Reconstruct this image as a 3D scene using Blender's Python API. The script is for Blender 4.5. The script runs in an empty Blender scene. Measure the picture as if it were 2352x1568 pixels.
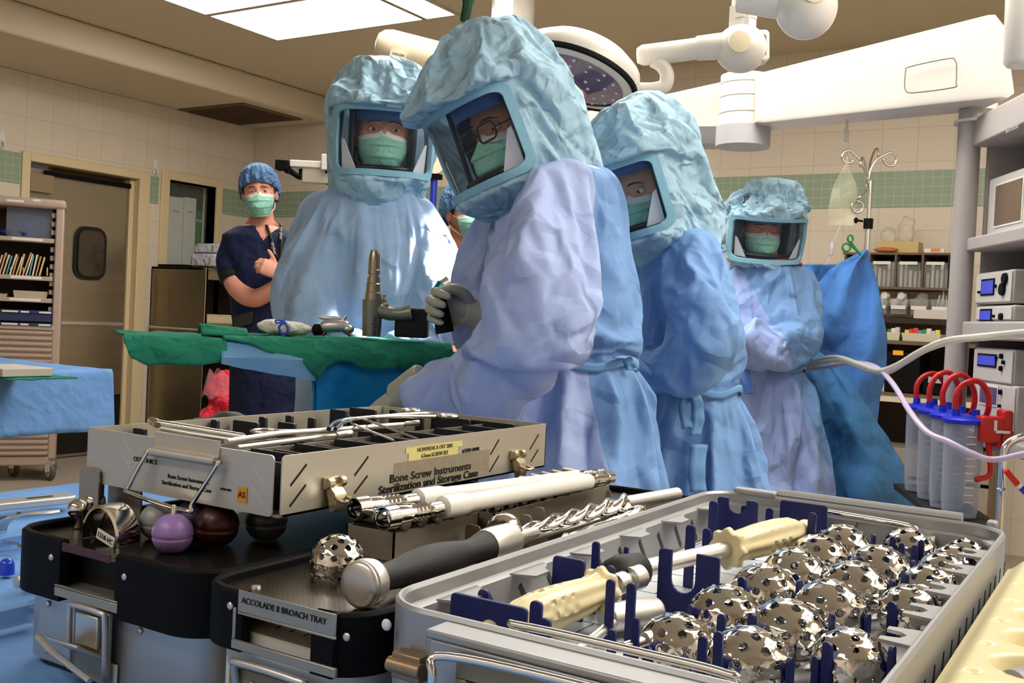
import bpy, bmesh, math, random
import numpy as np
from mathutils import Vector as V, Matrix, noise, Quaternion
random.seed(7)
SC = bpy.context.scene
COL = SC.collection
PI = math.pi
# ---------------------------------------------------------------- camera
TH, ROLL, PIT, FPX, CH = math.radians(31.886), .04824, -.02172, 2350., 1.19
_Z = Matrix.Rotation(TH, 3, 'Z') @ Matrix.Rotation(PIT, 3, 'X')
CR = _Z @ V((math.cos(ROLL), 0, math.sin(ROLL)))
CU = _Z @ V((-math.sin(ROLL), 0, math.cos(ROLL)))
CF = _Z @ V((0, 1, 0))
CO = V((0, 0, CH))
cam = bpy.data.objects.new('camera', bpy.data.cameras.new('camera'))
COL.objects.link(cam)
cam.data.sensor_width = 36
cam.data.lens = 36 * FPX / 2352
cam.data.clip_start = .02
cam.matrix_world = Matrix.Translation(CO) @ Matrix((CR, CU, -CF)).transposed().to_4x4()
SC.camera = cam
SC.view_settings.view_transform = 'Standard'
SC.view_settings.look = 'None'
SC.view_settings.gamma = 1
SC.view_settings.use_curve_mapping = False
SC.view_settings.exposure = .24
SC.cycles.max_bounces = 5
SC.cycles.diffuse_bounces = 3
SC.cycles.glossy_bounces = 3
SC.cycles.transparent_max_bounces = 10
SC.cycles.transmission_bounces = 2
SC.cycles.sample_clamp_indirect = 4
SC.cycles.caustics_reflective = False
SC.cycles.caustics_refractive = False
SC.cycles.use_adaptive_sampling = True
SC.cycles.adaptive_threshold = .05
w = bpy.data.worlds.new('world')
SC.world = w
w.use_nodes = True
w.node_tree.nodes['Background'].inputs[0].default_value = (.9, .85, .75, 1)
w.node_tree.nodes['Background'].inputs[1].default_value = .05
PANEL = 10.5          # emission of the ceiling troffers
SPOT_W = 1100          # the surgical light

def ray(px, py):
    return CF + CR * ((px - 1176) / FPX) - CU * ((py - 784) / FPX)
def pd(px, py, d): return CO + ray(px, py) * d
def pz(px, py, z):
    r = ray(px, py); return CO + r * ((z - CH) / r.z)
def pX(px, py, x):
    r = ray(px, py); return CO + r * (x / r.x)
def pY(px, py, y):
    r = ray(px, py); return CO + r * (y / r.y)

# ---------------------------------------------------------------- materials
def lin(c):
    return tuple(((x / 255) / 12.92 if x <= 10 else (((x / 255) + .055) / 1.055) ** 2.4) for x in c) + (1,)
_MATS = {}
def mat(name, rgb, rough=.5, metal=0, var=.06, vs=8, bump=0, bs=40, btype='noise', trans=0, alpha=1, spec=.5, sheen=0,
        emit=0, sub=0, coat=0, aniso=None, ior=1.45, twos=False):
    if name in _MATS: return _MATS[name]
    m = bpy.data.materials.new(name); m.use_nodes = True
    nt = m.node_tree; N = nt.nodes; L = nt.links
    b = N['Principled BSDF']
    col = lin(rgb)
    b.inputs['Roughness'].default_value = rough
    b.inputs['Metallic'].default_value = metal
    b.inputs['Specular IOR Level'].default_value = spec
    b.inputs['IOR'].default_value = ior
    b.inputs['Alpha'].default_value = alpha
    b.inputs['Transmission Weight'].default_value = trans
    b.inputs['Coat Weight'].default_value = coat
    if sheen: b.inputs['Sheen Weight'].default_value = sheen
    if sub:
        b.inputs['Subsurface Weight'].default_value = sub
        b.inputs['Subsurface Radius'].default_value = (.02, .008, .004)
    tc = N.new('ShaderNodeTexCoord')
    nz = N.new('ShaderNodeTexNoise'); nz.inputs['Scale'].default_value = vs; nz.inputs['Detail'].default_value = 4
    L.new(tc.outputs['Object'], nz.inputs['Vector'])
    if aniso:
        mp = N.new('ShaderNodeMapping'); mp.inputs['Scale'].default_value = aniso
        L.new(tc.outputs['Object'], mp.inputs['Vector']); L.new(mp.outputs[0], nz.inputs['Vector'])
    mx = N.new('ShaderNodeMix'); mx.data_type = 'RGBA'
    mx.inputs[6].default_value = tuple(x * (1 - var) for x in col[:3]) + (1,)
    mx.inputs[7].default_value = tuple(min(1, x * (1 + var)) for x in col[:3]) + (1,)
    L.new(nz.outputs['Fac'], mx.inputs[0])
    L.new(mx.outputs[2], b.inputs['Base Color'])
    if emit:
        b.inputs['Emission Color'].default_value = col
        b.inputs['Emission Strength'].default_value = emit
    if bump:
        if btype == 'noise':
            t = N.new('ShaderNodeTexNoise'); t.inputs['Detail'].default_value = 5; o = t.outputs['Fac']
        else:
            t = N.new('ShaderNodeTexVoronoi'); t.feature = 'DISTANCE_TO_EDGE' if btype == 'edge' else 'F1'; o = t.outputs['Distance']
        t.inputs['Scale'].default_value = bs
        if aniso: L.new(mp.outputs[0], t.inputs['Vector'])
        else: L.new(tc.outputs['Object'], t.inputs['Vector'])
        bp = N.new('ShaderNodeBump'); bp.inputs['Strength'].default_value = min(1, bump * 10); bp.inputs['Distance'].default_value = bump
        L.new(o, bp.inputs['Height']); L.new(bp.outputs[0], b.inputs['Normal'])
    _MATS[name] = m
    return m

def fabric(name, rgb, rgb2=None, crease=.004, bs=9, rough=.75, weave=0, trans=.12, split=None):
    """non-woven or cloth: matte, a little see-through, with sharp crease lines as bump"""
    if name in _MATS: return _MATS[name]
    m = mat(name, rgb, rough=rough, var=.04, vs=5, spec=.25)
    nt = m.node_tree; N = nt.nodes; L = nt.links; b = N['Principled BSDF']
    tc = N['Texture Coordinate']
    h = None
    for k_, (wl, am, ro) in enumerate(((1.25, 1.0, (.3, .9, .2)), (1.9, .62, (1.3, .2, 1.1)), (3.1, .5, (.1, 2.0, .5)), (5.6, .34, (2.2, .7, 2.6)))):
        mp = N.new('ShaderNodeMapping'); mp.inputs['Rotation'].default_value = ro; mp.inputs['Location'].default_value = (k_, 2 * k_, .5)
        L.new(tc.outputs['Object'], mp.inputs['Vector'])
        n_ = N.new('ShaderNodeTexWave'); n_.wave_type = 'BANDS'; n_.bands_direction = 'DIAGONAL'; n_.wave_profile = 'TRI'
        n_.inputs['Scale'].default_value = wl * bs / 7; n_.inputs['Distortion'].default_value = 3; n_.inputs['Detail'].default_value = 1.0
        n_.inputs['Detail Scale'].default_value = .55; n_.inputs['Detail Roughness'].default_value = .4
        L.new(mp.outputs[0], n_.inputs['Vector'])
        k2 = N.new('ShaderNodeTexNoise'); k2.inputs['Scale'].default_value = bs * .6 * wl; k2.inputs['Detail'].default_value = 0
        L.new(mp.outputs[0], k2.inputs['Vector'])
        mr = N.new('ShaderNodeMapRange'); mr.inputs[1].default_value = .42; mr.inputs[2].default_value = .62; mr.inputs[3].default_value = 0; mr.inputs[4].default_value = am
        L.new(k2.outputs['Fac'], mr.inputs[0])
        ma = N.new('ShaderNodeMath'); ma.operation = 'MULTIPLY_ADD'; L.new(mr.outputs[0], ma.inputs[1]); L.new(n_.outputs['Fac'], ma.inputs[0])
        if h: L.new(h, ma.inputs[2])
        else: ma.inputs[2].default_value = 0
        h = ma.outputs[0]
    if weave:
        n3 = N.new('ShaderNodeTexNoise'); n3.inputs['Scale'].default_value = 500
        L.new(tc.outputs['Object'], n3.inputs['Vector'])
        mb = N.new('ShaderNodeMath'); mb.operation = 'MULTIPLY_ADD'; mb.inputs[1].default_value = weave
        L.new(n3.outputs['Fac'], mb.inputs[0]); L.new(h, mb.inputs[2]); h = mb.outputs[0]
    bp = N.new('ShaderNodeBump'); bp.inputs['Strength'].default_value = .8; bp.inputs['Distance'].default_value = crease
    L.new(h, bp.inputs['Height']); L.new(bp.outputs[0], b.inputs['Normal'])
    if rgb2:      # a second cloth sewn on beyond the seam plane: n . p > d
        old = b.inputs['Base Color'].links[0].from_socket
        vm = N.new('ShaderNodeVectorMath'); vm.operation = 'DOT_PRODUCT'; vm.inputs[1].default_value = split[0]; L.new(tc.outputs['Object'], vm.inputs[0])
        gt = N.new('ShaderNodeMath'); gt.operation = 'GREATER_THAN'; gt.inputs[1].default_value = split[1]; L.new(vm.outputs['Value'], gt.inputs[0])
        if len(split) > 2:
            sx_ = N.new('ShaderNodeSeparateXYZ'); L.new(tc.outputs['Object'], sx_.inputs[0])
            g2_ = N.new('ShaderNodeMath'); g2_.operation = 'GREATER_THAN'; g2_.inputs[1].default_value = split[2]; L.new(sx_.outputs['X'], g2_.inputs[0])
            ml_ = N.new('ShaderNodeMath'); ml_.operation = 'MULTIPLY'; L.new(gt.outputs[0], ml_.inputs[0]); L.new(g2_.outputs[0], ml_.inputs[1]); gt = ml_
        m2 = N.new('ShaderNodeMix'); m2.data_type = 'RGBA'; m2.inputs[7].default_value = lin(rgb2)
        L.new(gt.outputs[0], m2.inputs[0]); L.new(old, m2.inputs[6]); L.new(m2.outputs[2], b.inputs['Base Color'])
    if trans:
        tr = N.new('ShaderNodeBsdfTranslucent'); tr.inputs[0].default_value = lin(rgb)
        ms = N.new('ShaderNodeMixShader'); ms.inputs[0].default_value = trans
        L.new(b.outputs[0], ms.inputs[1]); L.new(tr.outputs[0], ms.inputs[2])
        L.new(ms.outputs[0], N['Material Output'].inputs[0])
    return m

def clearmat(name, rgb, a=.25, rough=.08, gl=.6):
    """thin clear film or sheet: see-through with a gloss"""
    if name in _MATS: return _MATS[name]
    m = bpy.data.materials.new(name); m.use_nodes = True
    nt = m.node_tree; N = nt.nodes; L = nt.links; N.remove(N['Principled BSDF'])
    t = N.new('ShaderNodeBsdfTransparent'); t.inputs[0].default_value = (1, 1, 1, 1)
    p = N.new('ShaderNodeBsdfPrincipled'); p.inputs['Base Color'].default_value = lin(rgb); p.inputs['Roughness'].default_value = rough
    tc = N.new('ShaderNodeTexCoord'); nz = N.new('ShaderNodeTexNoise'); nz.inputs['Scale'].default_value = 14
    L.new(tc.outputs['Object'], nz.inputs['Vector'])
    bp = N.new('ShaderNodeBump'); bp.inputs['Distance'].default_value = .002; bp.inputs['Strength'].default_value = .3
    L.new(nz.outputs['Fac'], bp.inputs['Height']); L.new(bp.outputs[0], p.inputs['Normal'])
    lw = N.new('ShaderNodeLayerWeight'); lw.inputs[0].default_value = .35
    mm = N.new('ShaderNodeMath'); mm.operation = 'MULTIPLY_ADD'; mm.inputs[1].default_value = gl; mm.inputs[2].default_value = a
    mm.use_clamp = True
    L.new(lw.outputs['Facing'], mm.inputs[0])
    ms = N.new('ShaderNodeMixShader')
    L.new(mm.outputs[0], ms.inputs[0]); L.new(t.outputs[0], ms.inputs[1]); L.new(p.outputs[0], ms.inputs[2])
    L.new(ms.outputs[0], N['Material Output'].inputs[0])
    _MATS[name] = m
    return m

def brickmat(name, c1, c2, mortar, w, h, off=0, msize=.004, rough=.35, axes='xz', bump=.002):
    m = bpy.data.materials.new(name); m.use_nodes = True
    nt = m.node_tree; N = nt.nodes; L = nt.links; b = N['Principled BSDF']
    b.inputs['Roughness'].default_value = rough
    tc = N.new('ShaderNodeTexCoord'); sp = N.new('ShaderNodeSeparateXYZ'); cb = N.new('ShaderNodeCombineXYZ')
    L.new(tc.outputs['Object'], sp.inputs[0])
    for i, a in enumerate(axes): L.new(sp.outputs['xyz'.index(a)], cb.inputs[i])
    br = N.new('ShaderNodeTexBrick'); br.offset = off; br.inputs['Scale'].default_value = 1
    br.inputs['Color1'].default_value = lin(c1); br.inputs['Color2'].default_value = lin(c2); br.inputs['Mortar'].default_value = lin(mortar)
    br.inputs['Mortar Size'].default_value = msize; br.inputs['Brick Width'].default_value = w; br.inputs['Row Height'].default_value = h
    br.inputs['Mortar Smooth'].default_value = .3
    L.new(cb.outputs[0], br.inputs['Vector']); L.new(br.outputs['Color'], b.inputs['Base Color'])
    bp = N.new('ShaderNodeBump'); bp.invert = True; bp.inputs['Distance'].default_value = bump; bp.inputs['Strength'].default_value = .5
    L.new(br.outputs['Fac'], bp.inputs['Height']); L.new(bp.outputs[0], b.inputs['Normal'])
    return m

# ---------------------------------------------------------------- mesh building
class MB:
    """collects shapes for ONE mesh"""
    def __init__(s): s.v = []; s.f = []; s.mi = []; s.cur = 0
    def add(s, vs, fs):
        n = len(s.v); s.v += [V(p) for p in vs]; s.f += [tuple(i + n for i in f) for f in fs]; s.mi += [s.cur] * len(fs); return s
    def box(s, x0, y0, z0, x1, y1, z1, M=None):
        vs = [V((x, y, z)) for z in (z0, z1) for y in (y0, y1) for x in (x0, x1)]
        if M: vs = [M @ p for p in vs]
        return s.add(vs, [(0, 2, 3, 1), (4, 5, 7, 6), (0, 1, 5, 4), (2, 6, 7, 3), (0, 4, 6, 2), (1, 3, 7, 5)])
    def tube(s, pts, r, n=10, closed=False, cap=True, flat=1):
        pts = [V(p) for p in pts]; k = len(pts)
        rs = r if isinstance(r, (list, tuple)) else [r] * k
        up = None; rings = []
        for i, p in enumerate(pts):
            a = pts[i - 1] if (i or closed) else p; c = pts[(i + 1) % k] if (i < k - 1 or closed) else p
            t = (c - a)
            t = t.normalized() if t.length > 1e-9 else V((0, 0, 1))
            if up is None:
                up = V((0, 0, 1)) if abs(t.z) < .9 else V((1, 0, 0))
            x = t.cross(up)
            if x.length < 1e-6: x = t.orthogonal()
            x.normalize(); y = x.cross(t).normalized(); up = y
            rings.append([p + (x * math.cos(2 * PI * j / n) + y * (math.sin(2 * PI * j / n) * flat)) * rs[i] for j in range(n)])
        return s.loft(rings, cap=cap and not closed, closed=closed)
    def loft(s, rings, cap=True, closed=False, ring_closed=True):
        n = len(rings[0]); k = len(rings); vs = [p for r in rings for p in r]; fs = []
        for i in range(k if closed else k - 1):
            a = i * n; b = ((i + 1) % k) * n
            for j in range(n if ring_closed else n - 1):
                q = (j + 1) % n; fs.append((a + j, a + q, b + q, b + j))
        if cap and not closed:
            fs.append(tuple(reversed(range(n)))); fs.append(tuple((k - 1) * n + j for j in range(n)))
        return s.add(vs, fs)
    def cyl(s, p0, p1, r0, r1=None, n=20):
        return s.tube([p0, p1], [r0, r0 if r1 is None else r1], n)
    def lathe(s, prof, o=(0, 0, 0), ax=(0, 0, 1), n=24, cap=True):
        o = V(o); ax = V(ax).normalized(); x = ax.orthogonal().normalized(); y = ax.cross(x)
        return s.loft([[o + ax * h + (x * math.cos(2 * PI * j / n) + y * math.sin(2 * PI * j / n)) * max(r, 1e-5) for j in range(n)] for r, h in prof], cap)
    def ell(s, c, r, n=16, m=10, M=None):
        c = V(c); r = V(r) if not isinstance(r, (int, float)) else V((r, r, r)); rings = []
        for i in range(m + 1):
            a = -PI / 2 + PI * i / m; ca = max(math.cos(a), 1e-4)
            rg = [V((r.x * ca * math.cos(2 * PI * j / n), r.y * ca * math.sin(2 * PI * j / n), r.z * math.sin(a))) for j in range(n)]
            rings.append([c + (M @ p if M else p) for p in rg])
        return s.loft(rings)
    def prism(s, poly, a, b, fr=lambda u, v, w: (u, v, w)):
        n = len(poly); vs = [fr(u, v, a) for u, v in poly] + [fr(u, v, b) for u, v in poly]
        return s.add(vs, [tuple(reversed(range(n))), tuple(range(n, 2 * n))] + [(i, (i + 1) % n, n + (i + 1) % n, n + i) for i in range(n)])
    def grid(s, fn, nu, nv, wrap=False):
        vs = [fn(i / (nu if wrap else nu - 1), j / (nv - 1)) for j in range(nv) for i in range(nu)]
        return s.add(vs, [(j * nu + i, j * nu + (i + 1) % nu, (j + 1) * nu + (i + 1) % nu, (j + 1) * nu + i) for j in range(nv - 1) for i in range(nu if wrap else nu - 1)])
    def xf(s, M):
        s.v = [M @ p for p in s.v]; return s

def rrect(x0, y0, x1, y1, r, n=5):
    o = []
    for cx, cy, a in ((x1 - r, y0 + r, -90), (x1 - r, y1 - r, 0), (x0 + r, y1 - r, 90), (x0 + r, y0 + r, 180)):
        for k in range(n + 1):
            t = math.radians(a + 90 * k / n); o.append((cx + r * math.cos(t), cy + r * math.sin(t)))
    return o
def smooth_path(pts, n=8, closed=False):
    """Catmull-Rom through the points"""
    P = [V(p) for p in pts]; k = len(P); o = []
    for i in range(k if closed else k - 1):
        a = P[(i - 1) % k] if (i or closed) else P[0] * 2 - P[1]
        b, c = P[i], P[(i + 1) % k]
        d = P[(i + 2) % k] if (i < k - 2 or closed) else P[-1] * 2 - P[-2]
        for j in range(n):
            t = j / n
            o.append(.5 * ((2 * b) + (c - a) * t + (2 * a - 5 * b + 4 * c - d) * t * t + (3 * b - a - 3 * c + d) * t ** 3))
    if not closed: o.append(P[-1])
    return o

def interp(tab, x):
    for a, b in zip(tab, tab[1:]):
        lo, hi = (a, b) if a[0] < b[0] else (b, a)
        if lo[0] <= x <= hi[0]:
            t = (x - lo[0]) / (hi[0] - lo[0] + 1e-12); t = t * t * (3 - 2 * t) * .5 + t * .5
            return [p + (q - p) * t for p, q in zip(lo[1:], hi[1:])]
    return list((tab[0] if abs(x - tab[0][0]) < abs(x - tab[-1][0]) else tab[-1])[1:])
def sm(a, b, x):
    t = max(0, min(1, (x - a) / (b - a))); return t * t * (3 - 2 * t)
def g2(dx, dz, sx, sz): return math.exp(-(dx / sx) ** 2 - (dz / sz) ** 2)
def link(name, me, mats, parent=None, loc=None):
    o = bpy.data.objects.new(name, me); COL.objects.link(o)
    for m in (mats if isinstance(mats, (list, tuple)) else [mats]): me.materials.append(m)
    if parent: o.parent = parent
    if loc is not None: o.location = loc
    return o
def obj(name, mb, mats, parent=None, smooth=35, bevel=0, sub=0, loc=None, solid=0, fix=True, seg=2):
    me = bpy.data.meshes.new(name)
    me.from_pydata(mb.v, [], mb.f); 
    me.polygons.foreach_set('material_index', mb.mi)
    if fix:
        bm = bmesh.new(); bm.from_mesh(me); bmesh.ops.recalc_face_normals(bm, faces=bm.faces); bm.to_mesh(me); bm.free()
    me.polygons.foreach_set('use_smooth', [bool(smooth)] * len(me.polygons))
    if smooth and smooth < 180: me.set_sharp_from_angle(angle=math.radians(smooth))
    me.update()
    o = link(name, me, mats, parent, loc)
    if solid:
        d = o.modifiers.new('s', 'SOLIDIFY'); d.thickness = solid; d.offset = 0
    if bevel:
        b = o.modifiers.new('b', 'BEVEL'); b.width = bevel; b.segments = seg; b.limit_method = 'ANGLE'; b.angle_limit = math.radians(40)
        b.harden_normals = False
    if sub:
        q = o.modifiers.new('u', 'SUBSURF'); q.levels = sub; q.render_levels = sub
    return o
def tag(o, label=None, cat=None, group=None, kind=None):
    if label: o['label'] = label
    if cat: o['category'] = cat
    if group: o['group'] = group
    if kind: o['kind'] = kind
    return o
def thing(name, label, cat, loc=(0, 0, 0), rz=0, group=None):
    o = bpy.data.objects.new(name, None); COL.objects.link(o)
    o.empty_display_size = .05; o.location = loc; o.rotation_euler = (0, 0, rz)
    return tag(o, label, cat, group)
def struct(name, mb, m, **k):
    return tag(obj(name, mb, m, **k), kind='structure')
def text(s, size, M, m, parent, name='lettering', depth=.0003, align='CENTER', sx=1, bold=0):
    cu = bpy.data.curves.new(name, 'FONT'); cu.body = s; cu.size = size; cu.extrude = depth; cu.align_x = align; cu.align_y = 'CENTER'
    cu.resolution_u = 3; cu.offset = size * bold
    t = bpy.data.objects.new(name, cu); COL.objects.link(t)
    dg = bpy.context.evaluated_depsgraph_get()
    me = bpy.data.meshes.new_from_object(t.evaluated_get(dg))
    bpy.data.objects.remove(t); bpy.data.curves.remove(cu)
    me.transform(M @ Matrix.Diagonal((sx, 1, 1, 1)))
    me.materials.clear()
    return link(name, me, m, parent)
def frame(o, x, y):
    """4x4 with origin o, first axis x, second axis y"""
    x = V(x).normalized(); y = V(y); y = (y - x * x.dot(y)).normalized(); z = x.cross(y)
    M = Matrix((x, y, z)).transposed().to_4x4(); M.translation = V(o); return M
def dup(root, loc, rz=None, label=None, scale=None, name=None, group=None):
    r = root.copy(); COL.objects.link(r); r.location = loc
    if rz is not None: r.rotation_euler = (0, 0, rz)
    if scale is not None: r.scale = (scale,) * 3 if isinstance(scale, (int, float)) else scale
    if label: r['label'] = label
    if group: r['group'] = group
    for ch in root.children:
        c = ch.copy(); COL.objects.link(c); c.parent = r
        for g in ch.children:
            e = g.copy(); COL.objects.link(e); e.parent = c
    return r
def bake(o):
    """apply an object's modifiers to its mesh"""
    dg = bpy.context.evaluated_depsgraph_get()
    me = bpy.data.meshes.new_from_object(o.evaluated_get(dg)); o.modifiers.clear(); o.data = me; return o

def wo(name, mb, m, par, **k):
    """part built in world coordinates under a thing whose Empty stands at the thing's base"""
    o = obj(name, mb, m, par, **k)
    if par is not None and par.type == 'EMPTY': o.location = -V(par.location)
    return o
def wtext(s, size, M, m, par, **k):
    o = text(s, size, M, m, par, **k)
    if par.type == 'EMPTY': o.location = -V(par.location)
    return o
def rrloft(mb, x0, y0, x1, y1, r, steps, cap0=True, cap1=True, n=6):
    rg = []
    for off, z in steps: rg.append([V((a, b, z)) for a, b in rrect(x0 + off, y0 + off, x1 - off, y1 - off, max(r - off, .003), n)])
    k = len(rg[0]); s0 = len(mb.v); mb.loft(rg, cap=False)
    if cap0: mb.add(rg[0], [tuple(reversed(range(k)))])
    if cap1: mb.add(rg[-1], [tuple(range(k))])
def along(p0, p1):
    p0, p1 = V(p0), V(p1); y = (p1 - p0).normalized(); x = y.cross(V((0, 0, 1))).normalized(); return Matrix((x, y, x.cross(y))).transposed().to_4x4(), (p1 - p0).length, p0
def bar(mb, p0, p1, prof, n=20):
    p0, p1 = V(p0), V(p1); d = p1 - p0; mb.lathe([(r, t * d.length) for t, r in prof], p0, d, n)

STEEL = mat('brushed_steel', (206, 202, 196), .34, .9, var=.08, vs=30, bump=.0004, bs=60, aniso=(1, 1, 12))
CHROME = mat('polished_steel', (225, 222, 218), .07, 1, var=.02)
SATIN = mat('satin_steel', (204, 200, 194), .36, .8, var=.05, vs=20)
ALU = mat('anodised_aluminium', (184, 182, 178), .38, .85, var=.03, vs=40)
BLACKP = mat('black_plastic', (13, 13, 14), .62, var=.1, spec=.12)
BLACKM = mat('matte_black_rubber', (22, 22, 24), .6, var=.1)
WHITEP = mat('white_enamel', (228, 226, 222), .22, var=.02)
NAVYP = mat('navy_nylon', (20, 30, 92), .45, var=.08)
CREAM = mat('cream_plastic', (228, 214, 168), .3, var=.03, sub=.05)
GREYP = mat('grey_plastic', (172, 172, 174), .4, var=.03)
INK = mat('black_ink', (22, 20, 20), .6, var=.05)
PAPER = mat('white_paper', (225, 222, 215), .7, var=.04)
# ---------------------------------------------------------------- room shell
XL, YB, ZC, XR, YF = -6.73, 6.38, 2.94, 1.9, -2.2
WT = (222, 209, 189); WT2 = (219, 206, 186); WM = (206, 193, 172)
WALLX = brickmat('tan_tile_side', WT, WT2, WM, .203, .203, axes='yz', msize=.003)
WALLY = brickmat('tan_tile_back', WT, WT2, WM, .203, .203, axes='xz', msize=.003)
GRX = brickmat('green_tile_side', (146, 166, 142), (141, 162, 138), (186, 190, 168), .0535, .0535, axes='yz', msize=.0022)
GRY = brickmat('green_tile_back', (146, 166, 142), (141, 162, 138), (186, 190, 168), .0535, .0535, axes='xz', msize=.0022)
CEIL = mat('ceiling_paint', (212, 198, 172), .9, var=.02, bump=.001, bs=80)
TRIM = mat('cream_door_paint', (222, 202, 160), .45, var=.03)
FLOOR = mat('grey_vinyl_floor', (172, 160, 142), .35, var=.12, vs=60)
DOORY0, DOORY1, DOORZ = 4.30, 5.21, 2.13
m = MB(); m.box(XL - .2, YF, -.05, XR, YB + .2, 0); struct('floor', m, FLOOR)
m = MB(); m.box(XL - .2, YF, ZC, XR, YB + .2, ZC + .05); struct('ceiling', m, CEIL)
m = MB(); m.box(XL, YF, 2.74, -5.82, YB, ZC); struct('trim_1', m, CEIL, bevel=.02)
WY0, WY1, WZ0, WZ1 = 5.50, 5.985, 1.15, 2.175     # scrub window opening
m = MB()
m.box(XL - .15, YF, 0, XL, DOORY0 - .02, 2.74); m.box(XL - .15, DOORY0 - .02, DOORZ + .02, XL, DOORY1 + .02, 2.74)
m.box(XL - .15, DOORY1 + .02, 0, XL, WY0, 2.74); m.box(XL - .15, WY0, WZ1, XL, WY1, 2.74); m.box(XL - .15, WY0, 0, XL, WY1, WZ0); m.box(XL - .15, WY1, 0, XL, YB, 2.74)
struct('wall_left', m, WALLX)
m = MB(); m.box(XL, YB, 0, XR, YB + .15, ZC); struct('wall_back', m, WALLY)
m = MB(); m.box(XR, YF, 0, XR + .1, YB, ZC); struct('wall_right', m, WALLX)
m = MB(); m.box(XL, YF - .1, 0, XR, YF, ZC); struct('wall_front', m, WALLY)
ZG0, ZG1 = 1.966, 2.18
m = MB(); m.box(XL, YF, ZG0, XL + .006, 4.235, ZG1); struct('trim_2', m, GRX)
m = MB(); m.box(XL, 5.315, ZG0, XL + .006, 5.40, ZG1); struct('trim_3', m, GRX)
m = MB(); m.box(XL, 6.055, ZG0, XL + .006, YB - .006, ZG1); struct('trim_4', m, GRX)
m = MB(); m.box(XL, YB - .006, ZG0, XR, YB, ZG1); struct('trim_5', m, GRY)
# door in the left wall
m = MB()
for y0, y1, z0, z1 in ((4.235, 4.30, 0, 2.2), (5.21, 5.31, 0, 2.2), (4.30, 5.21, 2.135, 2.2)):
    m.box(XL - .12, y0, z0, XL + .02, y1, z1)
for y0, y1 in ((4.30, 4.32), (5.17, 5.21)): m.box(XL - .12, y0, 0, XL - .04, y1, 2.13)
struct('trim_6', m, TRIM, bevel=.006)
DSTEEL = mat('door_steel', (166, 156, 138), .36, 1, var=.12, vs=3, bump=.0006, bs=40, aniso=(1, 1, 6))
XD = XL - .06
m = MB(); m.box(XD - .04, 4.31, .01, XD, 5.18, 2.10)
d = tag(struct('door_1', m, DSTEEL), 'brushed steel swing door with a small dark window in the left wall', 'door')
m = MB(); m.prism(rrect(4.71, 1.33, 4.985, 1.73, .09), XD - .01, XD + .012, lambda u, v, w_: (w_, u, v)); m.prism(rrect(4.735, 1.355, 4.96, 1.705, .07), XD + .013, XD + .02, lambda u, v, w_: (w_, u, v))
gk = obj('window_gasket', m, mat('gasket_rubber', (20, 17, 15), .5), d)
m = MB(); m.prism(rrect(4.74, 1.36, 4.955, 1.70, .065), XD + .0205, XD + .023, lambda u, v, w_: (w_, u, v))
obj('window_pane', m, mat('dark_glass', (66, 54, 40), .05, var=.1), gk)
m = MB(); m.box(XD, 4.315, .99, XD + .012, 5.17, 1.02); obj('push_ridge', m, STEEL, d, bevel=.004)
m = MB(); m.box(XD, 4.32, .03, XD + .005, 5.165, .46); obj('kick_plate', m, mat('black_kick_plate', (12, 11, 10), .4), d)
m = MB(); m.box(XD, 4.32, 1.93, XD + .05, 4.5, 2.06); obj('door_closer', m, mat('closer_paint', (150, 132, 104), .4), d, bevel=.004)
m = MB(); m.box(XD, 4.45, 2.06, XD + .03, 5.17, 2.095); obj('closer_track', m, BLACKP, d)
# window to the scrub room beside the door
m = MB()
for y0, y1, z0, z1 in ((5.42, 5.50, 1.0, 2.245), (5.985, 6.05, 1.0, 2.245), (5.50, 5.985, 2.175, 2.245)):
    m.box(XL - .13, y0, z0, XL + .02, y1, z1)
wf = struct('window_1', m, TRIM, bevel=.006)
m = MB(); m.box(XL - .1, 5.51, WZ0, XL - .095, 5.98, 2.17); obj('window_pane', m, clearmat('window_glass', (210, 220, 205), .04, .02, .2), wf)
m = MB(); m.box(XL - .8, 5.0, WZ0 - .05, XL - .15, 6.3, WZ0); struct('trim_7', m, TRIM)
m = MB(); m.box(XL - .85, 5.0, WZ0, XL - .8, 6.3, 2.5); m.box(XL - .8, 6.3, WZ0, XL - .15, 6.35, 2.5); struct('wall_scrub', m, mat('scrub_wall', (178, 160, 118), .6))
m = MB(); m.box(XL - .8, 5.0, 2.3, XL - .15, 6.3, 2.35); struct('trim_8', m, CEIL)
# boxes standing behind the glass
BOXW = mat('carton_white', (208, 210, 204), .6)
def carton(px0, px1, py, xw, label, mt, lines):
    a = pX(px0, 500, xw); b = pX(px1, 500, xw); zt = pX((px0 + px1) / 2, py, xw).z
    t = thing('carton', label, 'carton', (xw, (a.y + b.y) / 2, WZ0), group='cartons behind the scrub window')
    wv = (b.y - a.y) / 2; h = zt - WZ0
    m = MB(); m.box(-.12, -wv, 0, 0, wv, h); obj('carton_body', m, mt, t, bevel=.003)
    for s_, z_, sz in lines:
        text(s_, sz, frame((.001, 0, h - z_), (0, 1, 0), (0, 0, 1)), INK if mt is BOXW else PAPER, t)
carton(387, 421, 452, XL - .16, 'tall white carton at the left behind the scrub window', BOXW, [('STERILE', .12, .02), ('- - - - -', .2, .02), ('- - - -', .24, .02), ('- - - - -', .28, .02)])
carton(422.5, 450, 454, XL - .16, 'tall white carton between two others behind the scrub window', BOXW, [('STERILE', .12, .02), ('- - - -', .2, .02), ('- - -', .24, .02)])
carton(452, 479, 486, XL - .155, 'green and white hand scrub carton behind the scrub window', mat('carton_green', (20, 104, 52), .5), [('Scrub Care', .08, .03)])
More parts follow.
